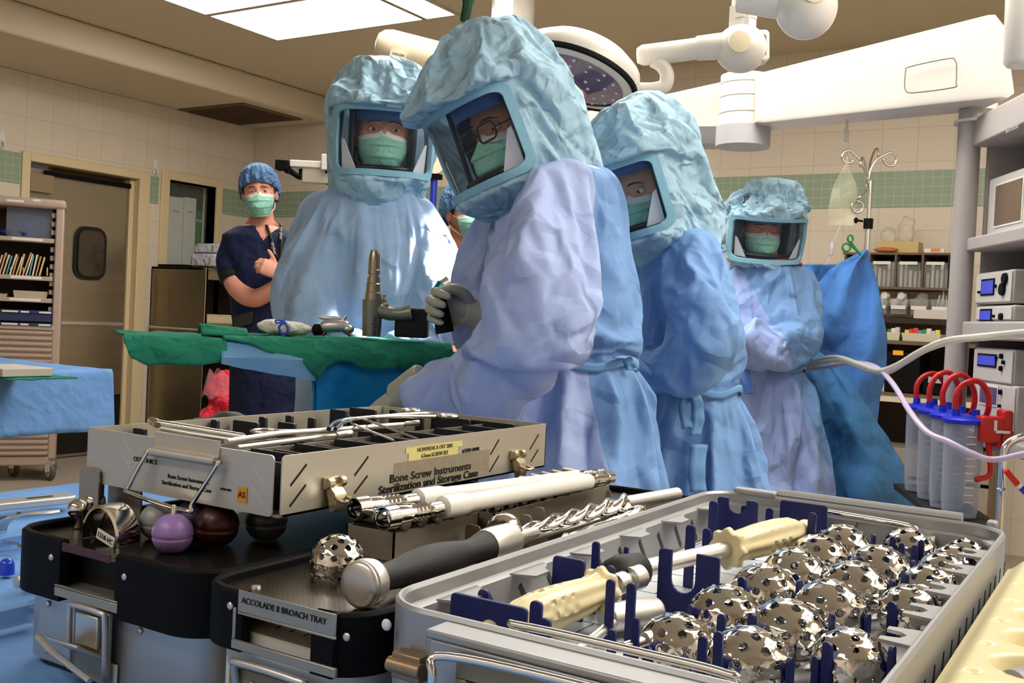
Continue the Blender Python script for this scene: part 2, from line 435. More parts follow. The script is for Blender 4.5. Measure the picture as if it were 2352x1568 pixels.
# hooks on the left wall
for n_, (px, py, lb) in enumerate(((3, 320, 'white wall hook above the green tiles left of the door'), (354, 383, 'white wall hook between the steel door and the scrub window'))):
    p = pX(px, py, XL)
    m = MB(); m.prism(rrect(-.018, -.06, .018, .06, .017), 0, .012, lambda u, v, w_: (w_, u, v))
    m.tube(smooth_path([(.01, 0, -.01), (.03, 0, -.03), (.045, 0, -.05), (.04, 0, -.02)], 4), .007, 8)
    tag(obj('wall_hook', m, WHITEP, loc=(XL, p.y, p.z)), lb, 'hook')
# vent under the soffit
m = MB(); m.box(-6.68, 5.52, 2.728, -5.95, 6.17, 2.739)
t = tag(obj('ceiling_vent', m, mat('vent_brown', (112, 88, 64), .6), bevel=.004), 'square brown air vent in the underside of the left soffit', 'vent')
m = MB()
for k in range(24): m.box(-6.64, 5.56 + k * .024, 2.722, -5.99, 5.568 + k * .024, 2.73)
obj('vent_louvre', m, mat('vent_dark', (92, 72, 52), .6), t)
# ceiling troffers: the banks of lit panels
LENS = mat('lit_lens', (255, 250, 242), .4, emit=PANEL, var=0)
FRM = mat('troffer_frame', (196, 186, 172), .4)
tro = [(-4.91, 4.27, -3.735, 4.83, 'lit ceiling panel nearest the back wall, left of the tall hood'), (-4.91, 3.67, -3.735, 4.23, 'lit ceiling panel cut off by the top edge of the view'),
       (-3.70, 4.27, -3.50, 4.83, 'narrow lit ceiling panel at the right end of the bank'), (-3.70, 3.67, -3.50, 4.23, 'narrow lit ceiling panel over the top edge of the view')]
for i in range(2):
    for j in range(2):
        tro.append((-2.75 + i * 1.2, 2.6 + j * .6, -1.58 + i * 1.2, 3.16 + j * .6, 'lit ceiling panel of the bank over the gowned team'))
        tro.append((.35 + i * .72, 1.1 + j * 1.22, .91 + i * .72, 2.27 + j * 1.22, 'lit ceiling panel of the bank right of the instrument table'))
    tro.append((-2.6 + i * 1.2, -1.3, -1.43 + i * 1.2, -.85, ('added fill panel in the ceiling behind the view, left one', 'added fill panel in the ceiling behind the view, right one')[i]))  # unseen pair added to brighten surfaces that face the camera
for x0, y0, x1, y1, lb in tro:
    t = thing('ceiling_light', lb, 'ceiling light', ((x0 + x1) / 2, (y0 + y1) / 2, ZC), group='lit ceiling panels')
    a, b = (x1 - x0) / 2, (y1 - y0) / 2
    m = MB()
    for q in ((-a - .02, -b - .02, a + .02, -b), (-a - .02, b, a + .02, b + .02), (-a - .02, -b, -a, b), (a, -b, a + .02, b)): m.box(q[0], q[1], -.012, q[2], q[3], 0)
    obj('light_frame', m, FRM, t)
    m = MB(); m.box(-a, -b, -.006, a, b, -.001); obj('light_lens', m, LENS, t)
# ---------------------------------------------------------------- people: tools
SIMS = []
HCOL = bpy.data.collections.new('hood_colliders')
def gown_noise(p, s):
    q = p * s
    return 1 - abs(noise.noise(q + V((3.1, 7.7, 1.3)))) * 2
def union(mb, voxel, smooth=4, fac=.5):
    """one continuous closed surface out of overlapping closed shapes"""
    me = bpy.data.meshes.new('t'); me.from_pydata(mb.v, [], mb.f)
    bm = bmesh.new(); bm.from_mesh(me); bmesh.ops.recalc_face_normals(bm, faces=bm.faces); bm.to_mesh(me); bm.free()
    o = bpy.data.objects.new('t', me); COL.objects.link(o)
    r = o.modifiers.new('r', 'REMESH'); r.mode = 'VOXEL'; r.voxel_size = voxel
    if smooth:
        s_ = o.modifiers.new('s', 'SMOOTH'); s_.iterations = smooth; s_.factor = fac
    dg = bpy.context.evaluated_depsgraph_get()
    m2 = bpy.data.meshes.new_from_object(o.evaluated_get(dg))
    out = MB(); out.v = [v.co.copy() for v in m2.vertices]; out.f = [tuple(p.vertices) for p in m2.polygons]; out.mi = [0] * len(out.f)
    bpy.data.objects.remove(o); bpy.data.meshes.remove(me); bpy.data.meshes.remove(m2)
    return out
def sering(c, hx, hy, n=40, e=2.3, rot=0):
    o = []
    for j in range(n):
        a = 2 * PI * j / n; ca, sa = math.cos(a), math.sin(a)
        x = hx * math.copysign(abs(ca) ** (2 / e), ca); y = hy * math.copysign(abs(sa) ** (2 / e), sa)
        o.append(V((c.x + x * math.cos(rot) - y * math.sin(rot), c.y + x * math.sin(rot) + y * math.cos(rot), c.z)))
    return o
class Person:
    def __init__(s, label, px, py, d, group=None):
        s.d = d; p = pd(px, py, d); s.base = V((p.x, p.y, 0)); s.inv = Matrix.Rotation(-TH, 3, 'Z')
        s.root = thing('person', label, 'person', s.base, TH, group)
    def L(s, px, py, dd=0):
        return s.inv @ (pd(px, py, s.d + dd) - s.base)
    def r(s, px): return px * s.d / FPX
    def rings(s, tab, k=1, grow=0):
        """tab: (left px, right px, py, depth offset, half depth)"""
        out = []
        for i in range(len(tab) - 1):
            for j in range(4):
                t = j / 4; a = [p + (q - p) * t for p, q in zip(tab[i], tab[i + 1])]
                l, r_ = s.L(a[0], a[2], a[3]), s.L(a[1], a[2], a[3])
                c = (l + r_) / 2; out.append(sering(c, (r_ - l).length / 2 * k + grow, a[4] * k + grow))
        a = tab[-1]; l, r_ = s.L(a[0], a[2], a[3]), s.L(a[1], a[2], a[3]); out.append(sering((l + r_) / 2, (r_ - l).length / 2 * k + grow, a[4] * k + grow))
        return out
    def path(s, tab, n=6):
        """tab: (px, py, depth offset, radius px) -> points, radii"""
        pts = smooth_path([s.L(*a[:3]) for a in tab], n)
        rr = smooth_path([(s.r(a[3]), 0, 0) for a in tab], n)
        return pts, [q.x for q in rr]
def headframe(P, px, py, dd, yaw, pitch, roll):
    y, p, r = map(math.radians, (yaw, pitch, roll))
    f = V((math.sin(y), -math.cos(y), 0)); u = V((0, 0, 1)); x = f.cross(u)
    f2 = f * math.cos(p) - u * math.sin(p); u2 = u * math.cos(p) + f * math.sin(p)
    x3 = x * math.cos(r) + u2 * math.sin(r); u3 = u2 * math.cos(r) - x * math.sin(r)
    M = Matrix((x3, f2, u3)).transposed().to_4x4(); M.translation = P.L(px, py, dd)
    return M
def head_pt(az, el, nose=1.0):
    """a head whose eyes lie at z = 0, face towards +y"""
    ce, se = math.cos(el), math.sin(el)
    x, y, z = .077 * ce * math.sin(az), .1 * ce * math.cos(az) - .004, .118 * se
    if z < 0: x *= 1 - .3 * sm(.02, .115, -z); 
    if y < 0:
        y *= 1 - .55 * sm(.02, .11, -z); x *= 1 - .15 * sm(.02, .1, -z)
    else:
        y *= 1 - .1 * sm(.04, .1, -z) ; y = y * .96
        y += .02 * g2(x, z + .108, .03, .025)
        y += nose * (.026 * g2(x, z + .038, .013, .016) + .013 * g2(x, z + .015, .009, .022))
        y -= .014 * (g2(x - .031, z - .002, .017, .012) + g2(x + .031, z - .002, .017, .012))
        y += .004 * (g2(x - .03, z - .022, .024, .008) + g2(x + .03, z - .022, .024, .008))
        y += .005 * (g2(x - .045, z + .028, .02, .018) + g2(x + .045, z + .028, .02, .018))
        y += .008 * g2(x, z + .072, .02, .008) - .004 * g2(x, z + .078, .02, .003)
    return V((x, y, z))
def add_head(mb, M, neck_to, nr=.054):
    nu, nv = 72, 54
    def f(u, v):
        az = (u - .5) * 2 * PI; az = az - .35 * math.sin(az); el = (v - .5) * PI * .998
        return M @ head_pt(az, el)
    n0 = len(mb.v); mb.grid(f, nu, nv, wrap=True)
    mb.add([mb.v[n0 + i] for i in range(nu)], [tuple(range(nu))]); mb.add([mb.v[n0 + (nv - 1) * nu + i] for i in range(nu)], [tuple(range(nu))])
    for sx in (-1, 1):      # ears
        mb.ell(M @ V((sx * .078, -.008, -.014)), (.009, .017, .031), 10, 8, M=M.to_3x3() @ Matrix.Rotation(sx * .35, 3, 'Z'))
    a = M @ V((0, -.02, -.06)); b = V(neck_to)
    mb.tube([a, a.lerp(b, .35), a.lerp(b, .7), b], [nr * .95, nr, nr * 1.08, nr * 1.5], 20)
EYEW = mat('eye_white', (226, 218, 210), .15); PUP = mat('pupil_black', (14, 12, 12), .1); MASKG = fabric('mask_green', (150, 212, 190), crease=.003, bs=40); MASKW = fabric('mask_white', (226, 232, 226), crease=.001, bs=40)
STRAP = mat('strap_white', (235, 235, 232), .7)
def add_face(P, body, M, iris, brow, skin, closed=False, look=(0, 0), mask=True, mk=1.0, lids=(15, -24)):
    im = mat('iris_' + '_'.join(map(str, iris)), iris, .15)
    for sx in (-1, 1):
        c = V((sx * .031, .0715, .0)); R = .0125
        m = MB(); m.ell(c, R, 18, 12); m.xf(M); e = obj('eye', m, EYEW, body, 180)
        if not closed:
            dr = V((sx * 0 + look[0], 1, look[1])).normalized()
            m = MB(); m.lathe([(.0001, R * 1.02), (.003, R * 1.0), (.0056, R * .915)], c, dr, 16); m.xf(M); obj('iris', m, im, e, 180)
            m = MB(); m.lathe([(.0001, R * 1.045), (.0026, R * 1.02)], c, dr, 12); m.xf(M); obj('pupil', m, PUP, e, 180)
        top, bot = lids if not closed else (-22, -28)
        m = MB()
        for lo, hi in ((top, 100), (-100, bot)):
            m.grid(lambda u, v: c + Matrix.Rotation(math.radians(lo + (hi - lo) * v), 3, 'X') @ V((math.sin((u - .5) * 2.9), math.cos((u - .5) * 2.9), 0)) * (R * 1.1), 12, 6)
        m.xf(M); obj('eyelid', m, skin, body, 180)
        m = MB(); m.tube([(sx * .012, .095, .0195), (sx * .022, .094, .0215), (sx * .036, .088, .021), (sx * .05, .075, .014)], [.0022, .0036, .0034, .0012], 8, flat=.6); m.xf(M)
        obj('eyebrow', m, brow, body, 180)
    if not mask: return
    def mp(u, v, o=0):
        az = (u - .5) * 2.5
        wx = .071 - .02 * sm(.3, 1, v); z = -.016 - .108 * v
        yf = .098 + .028 * sm(0, .3, v) - .030 * sm(.55, 1, v) - .012 * sm(0, .25, v) * 0
        pl = .006 * (((v * 3.3) % 1) - .5) * (abs(math.cos(az)) ** .3)
        x = (wx + o) * math.sin(az); y = (yf + o + pl) * max(math.cos(az), -.2) ** .9 if math.cos(az) > 0 else 0
        z += .016 * (math.cos(az) - 1) * (v - .35) * -1.6 + .013 * g2(x, 0, .014, 1) * (1 - sm(0, .3, v))
        return M @ (V((x, y + .002, z * mk)))
    m = MB(); m.grid(lambda u, v: mp(u, .1 + .9 * v), 44, 46)
    k = obj('face_mask', m, MASKG, P.root, 180, solid=.002)
    m = MB(); m.grid(lambda u, v: mp(u, .12 * v, .0006), 44, 8)
    m.tube([mp(i / 20, 0) for i in range(21)], .0016, 6)
    obj('mask_band', m, MASKW, k, 180, solid=.002)
    for u in (.0, 1.):
        sx = -1 if u == 0 else 1
        for v, back in ((0, V((sx * .074, -.03, .02))), (.95, V((sx * .068, -.03, -.05)))):
            m = MB(); a = mp(u, v); b = M @ back; m.tube([a, a.lerp(b, .5) + (M.to_3x3() @ V((sx * .01, 0, 0))), b], .0025, 6)
            obj('mask_strap', m, STRAP, k, 180)
def add_hand(mb, M, side=1, curl=.6, thumb=.4, fc=None):
    """M: wrist frame, +y to the finger ends, +z out of the back, +x to the thumb side when side = 1"""
    def T(p): return M @ V((p[0] * side, p[1], p[2]))
    R3 = M.to_3x3()
    mb.loft([[T((.0 + w * math.cos(t) + ox, y, h * math.sin(t) + .0)) for t in [2 * PI * i / 16 for i in range(16)]] for y, w, h, ox in ((-.03, .028, .021, 0), (0, .027, .02, 0), (.03, .038, .018, .001), (.065, .042, .016, 0), (.09, .038, .012, -.001))])
    for i, (x, y0, ln, r) in enumerate(((.029, .084, .07, .0088), (.0095, .09, .078, .0092), (-.0105, .087, .072, .0088), (-.029, .078, .056, .0078))):
        c = (fc[i] if fc else curl); p = V((x, y0 - .012, 0)); a = 0; pts = [p.copy()]; rs = [r * 1.1]
        for k, f in enumerate((.46, .3, .24)):
            a += c * (.9, 1.1, .7)[k]
            for _ in range(2):
                p = p + V((x * .05, math.cos(a), -math.sin(a))) * (ln * f / 2 + (.006 if k == 0 and _ == 0 else 0)); pts.append(p.copy()); rs.append(r * (1.02, .98, .94, .93, .88, .72)[k * 2 + _])
        mb.tube([T(q) for q in pts], rs, 10); mb.ell(T(pts[-1]), rs[-1], 8, 6)
    q = [V((.022, .012, -.004)), V((.04, .035, -.012 - .01 * thumb)), V((.052 - .012 * thumb, .062, -.016 - .022 * thumb)), V((.054 - .03 * thumb, .088, -.02 - .03 * thumb))]
    mb.tube([T(x) for x in smooth_path(q, 3)], [.014, .0135, .013, .0125, .012, .0115, .011, .0105, .0095, .008][:len(smooth_path(q, 3))], 10); mb.ell(T(q[-1]), .008, 8, 6)
def add_legs(mb, P, hipc, w, fwd, z0):
    for sx in (-1, 1):
        a = V((hipc.x, hipc.y, 0)) + V((math.cos(fwd), math.sin(fwd), 0)) * 0
        n = V((-math.sin(fwd), math.cos(fwd), 0)) * (w * sx); f = V((math.cos(fwd), math.sin(fwd), 0))
        top = V((hipc.x, hipc.y, z0)) + n
        mb.tube([top, a + n + V((0, 0, z0 * .78)), a + n + f * .015 + V((0, 0, z0 * .52)), a + n + V((0, 0, z0 * .36)), a + n + V((0, 0, .09)), a + n + V((0, 0, .03))], [.07, .066, .05, .05, .036, .04], 14)
        mb.tube([a + n - f * .06 + V((0, 0, .04)), a + n + f * .05 + V((0, 0, .045)), a + n + f * .14 + V((0, 0, .03)), a + n + f * .19 + V((0, 0, .025))], [.035, .042, .042, .025], 12, flat=.8)
def vgroup(o, fn):
    g = o.vertex_groups.new(name='pin')
    for v in o.data.vertices:
        w_ = fn(v.co)
        if w_ > 0: g.add([v.index], w_, 'REPLACE')
    return g
def cloth(o, pin, grow=.06, bend=.08, stiff=14, mass=.2, grav=.25, pins=1.0):
    vgroup(o, pin)
    c = o.modifiers.new('c', 'CLOTH'); s_ = c.settings
    s_.quality = 4; s_.mass = mass; s_.tension_stiffness = s_.compression_stiffness = stiff; s_.shear_stiffness = stiff * .4; s_.bending_stiffness = bend
    s_.tension_damping = s_.compression_damping = 8; s_.air_damping = 3; s_.bending_damping = .5
    s_.shrink_min = s_.shrink_max = -grow; s_.vertex_group_mass = 'pin'; s_.pin_stiffness = pins; s_.effector_weights.gravity = grav
    c.collision_settings.use_collision = True; c.collision_settings.distance_min = .004; c.collision_settings.collision_quality = 2
    c.collision_settings.use_self_collision = False
    SIMS.append(o)
    return c
def run_sims(n):
    for o in SIMS:
        o.modifiers['c'].point_cache.frame_start = 1; o.modifiers['c'].point_cache.frame_end = n
    for f in range(1, n + 1): SC.frame_set(f)
    dg = bpy.context.evaluated_depsgraph_get(); new = []
    for o in SIMS: new.append(bpy.data.meshes.new_from_object(o.evaluated_get(dg)))
    for o, me in zip(SIMS, new): o.modifiers.clear(); o.data = me
    for o in SC.objects:
        for m_ in list(o.modifiers):
            if m_.type == 'COLLISION': o.modifiers.remove(m_)
    for o in SIMS:
        dm = o.modifiers.new('d', 'DECIMATE'); dm.ratio = .19 if 'gown' in o.name else .3
        q = o.modifiers.new('u', 'SUBSURF'); q.levels = q.render_levels = 2
    bpy.data.collections.remove(HCOL)
    SIMS.clear(); SC.frame_set(1)
def collide(o, t=.006):
    c = o.modifiers.new('col', 'COLLISION'); o.collision.thickness_outer = t; o.collision.cloth_friction = 15
# ---------------------------------------------------------------- hood with clear visor
HOODC = fabric('hood_blue', (172, 208, 228), crease=.03, bs=11); HOODF = fabric('hood_frame_blue', (142, 192, 214), crease=.001, bs=30, rough=.6)
VISOR = clearmat('clear_visor', (120, 135, 150), .07, .06, .35)
HELM = mat('helmet_dark', (42, 46, 58), .5); FLAP = mat('flap_white', (226, 228, 236), .6); CHINB = mat('chin_bar_black', (14, 14, 16), .35)
HT = [(.234, .012, .01, .03), (.229, .05, .04, .07), (.216, .092, .075, .115), (.19, .128, .105, .152), (.157, .15, .138, .176), (.127, .158, .166, .188), (.106, .157, .174, .192), (.09, .15, .148, .193),
      (.04, .15, .142, .192), (0, .15, .145, .188), (-.05, .147, .146, .18), (-.09, .143, .143, .172), (-.112, .143, .145, .168), (-.13, .136, .118, .165), (-.152, .126, .085, .16), (-.19, .118, .075, .15), (-.25, .115, .065, .14)]
def hood_pt(a, z, o=0, e=2.5):
    wx, yf, yb = interp(HT, z); ry = yf if math.cos(a) > 0 else yb
    n = e if math.cos(a) > 0 else 2.1
    r = 1 / ((abs(math.sin(a)) / (wx + o)) ** n + (abs(math.cos(a)) / (ry + o)) ** n) ** (1 / n)
    return V((r * math.sin(a), r * math.cos(a), z))
WA, WZ0_, WZ1_ = math.radians(56), -.086, .074
def wpt(u, v, o=0):      # u, v in -1..1 over the visor window
    return hood_pt(u * WA, (WZ0_ + WZ1_) / 2 + v * (WZ1_ - WZ0_) / 2, o)
def add_hood(P, M, neck, nr, sc=1.0, seed=0, grow=.1, shade=None):
    MS = M @ Matrix.Diagonal((sc if isinstance(sc, tuple) else (sc,) * 3) + (1,)); sc = sc[0] if isinstance(sc, tuple) else sc
    nu, nv = 132, 104
    zs = [.2335 - (.2335 + .25) * (j / (nv - 1)) for j in range(nv)]
    m = MB(); vs = []; idx = {}
    for j, z in enumerate(zs):
        for i in range(nu): vs.append(hood_pt(2 * PI * i / nu - PI, z))
    fs = []
    def inside(i, j):
        a = 2 * PI * (i + .5) / nu - PI; z = (zs[j] + zs[j + 1]) / 2
        u, v = abs(a / WA), abs((z - (WZ0_ + WZ1_) / 2) / ((WZ1_ - WZ0_) / 2))
        return u < 1 and v < 1 and (max(0, u - .82) ** 2 + max(0, v - .82) ** 2) < .18 ** 2
    for j in range(nv - 1):
        for i in range(nu):
            if not inside(i, j): fs.append((j * nu + i, j * nu + (i + 1) % nu, (j + 1) * nu + (i + 1) % nu, (j + 1) * nu + i))
    fs.append(tuple(range(nu)))
    rnd = random.Random(seed)
    off = V((rnd.random() * 9, rnd.random() * 9, 0))
    out = []
    for p in vs:     # broad soft bulges of the loose fabric
        u = abs(math.atan2(p.x, p.y) / WA); v = abs((p.z + .006) / .08)
        k = sm(1.15, 1.6, max(u, v)) * sm(-.25, -.2, p.z)
        d = .02 - abs(noise.noise(p * 9 + off)) * .045 + noise.noise(p * 5 + off) * .022
        q = MS @ (p * (1 + k * (d / max(.08, p.length))))
        t = sm(-.11, -.24, -abs(p.z)) if False else sm(.108, .215, -p.z)
        if t > 0:
            dr = MS.to_3x3() @ V((p.x, p.y, 0)); dr.z = 0; dr.normalize()
            q = q.lerp(neck + V((dr.x * nr[0], dr.y * nr[1], (p.z + .2) * .9)), t)
        out.append(q)
    use = sorted({i for f in fs for i in f}); rm = {q: i for i, q in enumerate(use)}
    m.add([out[i] for i in use], [tuple(rm[i] for i in f) for f in fs])
    h = obj('surgical_hood', m, shade or HOODC, P.root, 180)
    inv = MS.inverted()
    def pin(co):
        q = inv @ co; u = abs(math.atan2(q.x, q.y) / WA); v = abs((q.z + .006) / .08)
        if q.y > 0 and max(u, v) < 1.22: return 1
        return .8 if q.z > .226 else (.02 if q.z > -.2 else .6)
    c = cloth(h, pin, grow=grow, bend=.008, stiff=10, grav=.12)
    c.collision_settings.collection = HCOL; c.collision_settings.impulse_clamp = 1; c.settings.quality = 6
    # frame round the window
    m = MB()
    uv = rrect(-1.0, -1.0, 1.0, 1.0, .2, 6); uo = rrect(-1.13, -1.22, 1.13, 1.19, .26, 6)
    def dense(path, k=4):
        o = []
        for i in range(len(path)):
            a, b = path[i], path[(i + 1) % len(path)]
            L_ = math.hypot(b[0] - a[0], b[1] - a[1]); q = max(1, int(L_ / .12))
            o += [(a[0] + (b[0] - a[0]) * t / q, a[1] + (b[1] - a[1]) * t / q) for t in range(q)]
        return o
    # same number of points on both outlines
    def res(path, n=120):
        P_ = path + [path[0]]; cum = [0]
        for a, b in zip(P_, P_[1:]): cum.append(cum[-1] + math.hypot(b[0] - a[0], b[1] - a[1]))
        o = []; 
        for k in range(n):
            t = cum[-1] * k / n; i = max(j for j in range(len(cum) - 1) if cum[j] <= t + 1e-9); q = (t - cum[i]) / (cum[i + 1] - cum[i] + 1e-9)
            o.append((P_[i][0] + (P_[i + 1][0] - P_[i][0]) * q, P_[i][1] + (P_[i + 1][1] - P_[i][1]) * q))
        return o
    A, B = res(uv), res(uo)
    rg = [[MS @ wpt(u, v, -.004) for u, v in A], [MS @ wpt(u, v, .004) for u, v in A], [MS @ wpt(u, v, .005) for u, v in B], [MS @ wpt(u, v, -.003) for u, v in B]]
    m.loft(rg, cap=False, closed=True)
    fr = obj('visor_frame', m, HOODF, h, 60)
    m = MB(); m.grid(lambda u, v: MS @ wpt((u - .5) * 2.1, (v - .5) * 2.1, -.004), 40, 14); obj('clear_visor', m, VISOR, h, 180)
    # helmet behind: open in front
    m = MB()
    n2, k2 = 48, 26
    vs = [MS @ (hood_pt(2 * PI * i / n2 - PI, .165 - .27 * j / (k2 - 1), -.054)) for j in range(k2) for i in range(n2)]
    fs = []
    for j in range(k2 - 1):
        for i in range(n2):
            a = 2 * PI * (i + .5) / n2 - PI; z = .165 - .27 * (j + .5) / (k2 - 1)
            if not (abs(a) < WA * 1.12 and -.1 < z < .085): fs.append((j * n2 + i, j * n2 + (i + 1) % n2, (j + 1) * n2 + (i + 1) % n2, (j + 1) * n2 + i))
    fs.append(tuple(range(n2))); m.add(vs, fs); hl = obj('helmet', m, HELM, P.root, 180, solid=.003)
    collide(hl, .004); HCOL.objects.link(hl)
    m = MB(); pts = [MS @ V((.115 * math.sin(a), .112 * math.cos(a), -.078 + .0 * a)) for a in [(-1.35 + 2.7 * i / 20) for i in range(21)]]
    m.tube(pts, .008 * sc, 8)
    pts = [MS @ V((.118 * s_ * 1.0, .045, z)) for s_ in (1,) for z in (-.08, 0, .09)]
    for s_ in (1, -1): m.tube([MS @ V((.119 * s_, .04, -.08)), MS @ V((.124 * s_, .03, 0)), MS @ V((.118 * s_, .03, .1))], .006 * sc, 8)
    obj('chin_bar', m, CHINB, hl, 180)
    for s_ in (1, -1):
        m = MB(); a, b, c, d_ = [MS @ wpt(s_ * u, v, -.012) for u, v in ((.97, .05), (.97, -.97), (.62, -.97), (.9, .0))]
        m.add([a, b, c, d_], [(0, 1, 2, 3)]); obj('side_flap', m, FLAP, hl, 0, solid=.002)
    m = MB(); m.grid(lambda u, v: MS @ V((.085 * math.sin((u - .5) * 2.4), .098 * math.cos((u - .5) * 2.4), .055 + .05 * v)), 20, 4); obj('head_band', m, mat('headband_blue', (58, 92, 150), .6), hl, 180, solid=.004)
    return h
CB, CLV, CP_ = (124, 164, 216), (172, 190, 234), (164, 193, 228)
BELT = fabric('belt_blue', (120, 166, 214), crease=.001, bs=20)
COLLAR = mat('collar_red', (200, 40, 60), .6)
def add_gown(P, rings, arms, mats, pick=None, voxel=.011, grow=.075, pinw=.015, zpin=None, hands=(), name='surgical_gown', cuffz=.03, grav=.3, bump=.034):
    mb = MB(); mb.loft(P.rings(rings))
    ends = []
    for tab in arms:
        pts, rr = P.path(tab); mb.tube(pts, rr, 18); mb.ell(pts[0], rr[0], 14, 8); ends.append(pts[-1])
    u = union(mb, voxel, 6, .5)
    g = obj(name, u, mats, P.root, 180)
    top = P.L((rings[0][0] + rings[0][1]) / 2, rings[0][2], rings[0][3]).z
    rnd = V((P.d * 7, P.d * 3, 1)); cxw = sum(p.x for p in P.rings(rings[-1:])[0]) / 40
    nn = [v.normal.copy() for v in g.data.vertices]
    for v, n in zip(g.data.vertices, nn):
        q = v.co + rnd
        k = gown_noise(V((q.x, q.y, q.z * .6)), 5) * .5 + gown_noise(V((q.x + q.z * .6, q.y, q.z * .7)), 11) * .4
        if zpin:
            k *= 1 - .8 * math.exp(-((v.co.z - zpin) / .04) ** 2)
            if v.co.z < zpin: k += .5 * sm(0, .06, zpin - v.co.z) * math.sin(math.atan2(v.co.y, v.co.x - cxw) * 13 + 2 * noise.noise(q * 3)) + .2
        v.co += n * (k - .35) * bump * sm(0, .06, top - v.co.z + .01)
    if pick:
        for p in g.data.polygons: p.material_index = pick(p.center)
    def pin(co):
        if co.z > top - .03: return 1
        for e in ends:
            if (co - e).length < .05: return 1
        if zpin and abs(co.z - zpin) < .012: return .6
        return pinw
    cloth(g, pin, grow=grow, bend=.003, stiff=12, grav=grav)
    return g
def add_body(P, rings, arms, M, neck_to, skin, fwd=-PI / 2, voxel=.009, armr=.46, hands=(), shrink=.83, legw=.1):
    mb = MB(); mb.loft(P.rings(rings, shrink))
    for tab in arms:
        pts, rr = P.path(tab); n = len(rr)
        mb.tube(pts, [max(.026, min(r * armr, .058 - .026 * i / n)) for i, r in enumerate(rr)], 14); mb.ell(pts[0], .06, 12, 8)
    for h in hands: add_hand(mb, h[0][0] @ Matrix.Translation((0, -.04, 0)) @ Matrix.Scale(.45, 4), **h[1])
    rb = P.rings(rings[-1:])[0]; c = sum(rb, V()) / len(rb)
    add_legs(mb, P, c, legw, fwd, c.z + .02)
    u = union(mb, voxel, 4)
    add_head(u, M, neck_to); u.mi = [0] * len(u.f)
    b = obj('body', u, skin, P.root, 180); collide(b)
    return b
# ---------------------------------------------------------------- the people
def skinmat(n, rgb): return mat(n, rgb, .5, var=.07, vs=30, sub=.12, bump=.0005, bs=300)
SK1, SK2, SK3, SK4 = skinmat('skin_tan', (196, 132, 100)), skinmat('skin_rosy', (214, 150, 126)), skinmat('skin_olive', (204, 150, 118)), skinmat('skin_warm', (198, 134, 104))
BRN = mat('brow_brown', (52, 34, 24), .8); BRB = mat('brow_black', (26, 20, 18), .8)
GLOVE = mat('latex_glove', (168, 166, 150), .42, var=.05, vs=40, bump=.0008, bs=90)
def seam(P, a, b, y0=0, ky=0):
    """plane through two picture points and the line of depth: beyond it lies the other cloth"""
    a, b = P.L(*a, 0), P.L(*b, 0); n = V((-(b.z - a.z), -(b.z - a.z) * ky, b.x - a.x)).normalized(); a.y = y0
    return (tuple(n), n.dot(a))
def wrist(P, a, b, back):
    a, b = P.L(*a), P.L(*b); y = (b - a).normalized(); z = V(back); z = (z - y * y.dot(z)).normalized(); x = y.cross(z)
    M_ = Matrix((x, y, z)).transposed().to_4x4(); M_.translation = a; return M_
def belt(P, rings, py, h, k=1.03, mt=None, name='waist_tie'):
    """a flat tie round the waist"""
    for a, b in zip(rings, rings[1:]):
        if a[2] <= py <= b[2]:
            t = (py - a[2]) / (b[2] - a[2]); q = [x + (y - x) * t for x, y in zip(a, b)]
    l, r_ = P.L(q[0], py, q[3]), P.L(q[1], py, q[3]); c = (l + r_) / 2
    rg = sering(c, (r_ - l).length / 2 * k, q[4] * k, 60)
    m = MB(); m.loft([[p + V((0, 0, z + .008 * math.sin(i * .5))) for i, p in enumerate(rg)] for z in (-h, -h * .3, h * .3, h)], cap=False)
    return obj(name, m, mt or BELT, P.root, 180, solid=.004)
def tie_end(P, pts, w, mt=None):
    m = MB(); c = smooth_path([P.L(*p) for p in pts], 6)
    m.loft([[p + V((-w, .003 * math.sin(i), 0)), p + V((-w * .3, -.004, 0)), p + V((w * .3, .003, 0)), p + V((w, -.003 * math.cos(i), 0))] for i, p in enumerate(c)], cap=False, ring_closed=False)
    return obj('tie_end', m, mt or BELT, P.root, 180, solid=.002)
FO1 = Matrix.Translation((0, -.03, .018))
FO = Matrix.Translation((0, -.03, .035))
def collar(P, c, rx, ry, mt):
    m = MB(); m.tube([c + V((rx * math.cos(t), ry * math.sin(t), .004 * math.sin(3 * t))) for t in [2 * PI * i / 40 for i in range(40)]], .006, 8, closed=True)
    return obj('collar', m, mt, P.root, 180)
# 1: tall foreground figure turned to the left
P = Person('tall gowned person nearest the camera, in glasses, reaching over the tray', 1290, 700, 2.2)
R1 = [(1270, 1400, 385, .0, .07), (1190, 1424, 425, 0, .13), (1130, 1438, 490, 0, .165), (1105, 1440, 600, 0, .165), (1110, 1446, 720, 0, .16), (1150, 1456, 825, 0, .15), (1150, 1482, 930, 0, .18), (1120, 1515, 1130, 0, .215), (1080, 1550, 1560, 0, .27)]
A1 = [[(1290, 450, -.1, 88), (1256, 540, -.2, 116), (1243, 635, -.28, 114), (1222, 735, -.3, 100), (1165, 820, -.24, 92), (1085, 876, -.14, 80), (1005, 893, -.06, 64), (925, 903, .0, 44)],
      [(1200, 480, .14, 84), (1135, 570, .18, 95), (1115, 680, .18, 92), (1102, 745, .14, 74), (1090, 730, .07, 56), (1078, 722, .03, 46)]]
H1 = headframe(P, 1160, 312, -.02, -47, 20, -14)
W1 = wrist(P, (925, 902, .0), (850, 950, .03), (0, -.3, 1)); W2 = wrist(P, (1082, 722, .02), (1020, 704, .0), (0, 1, .1))
b = add_body(P, R1, A1, H1 @ FO1, P.L(1310, 430, 0), SK1, fwd=PI, hands=(((W1,), dict(curl=.35)), ((W2,), dict(side=-1, curl=.95, thumb=.6))))
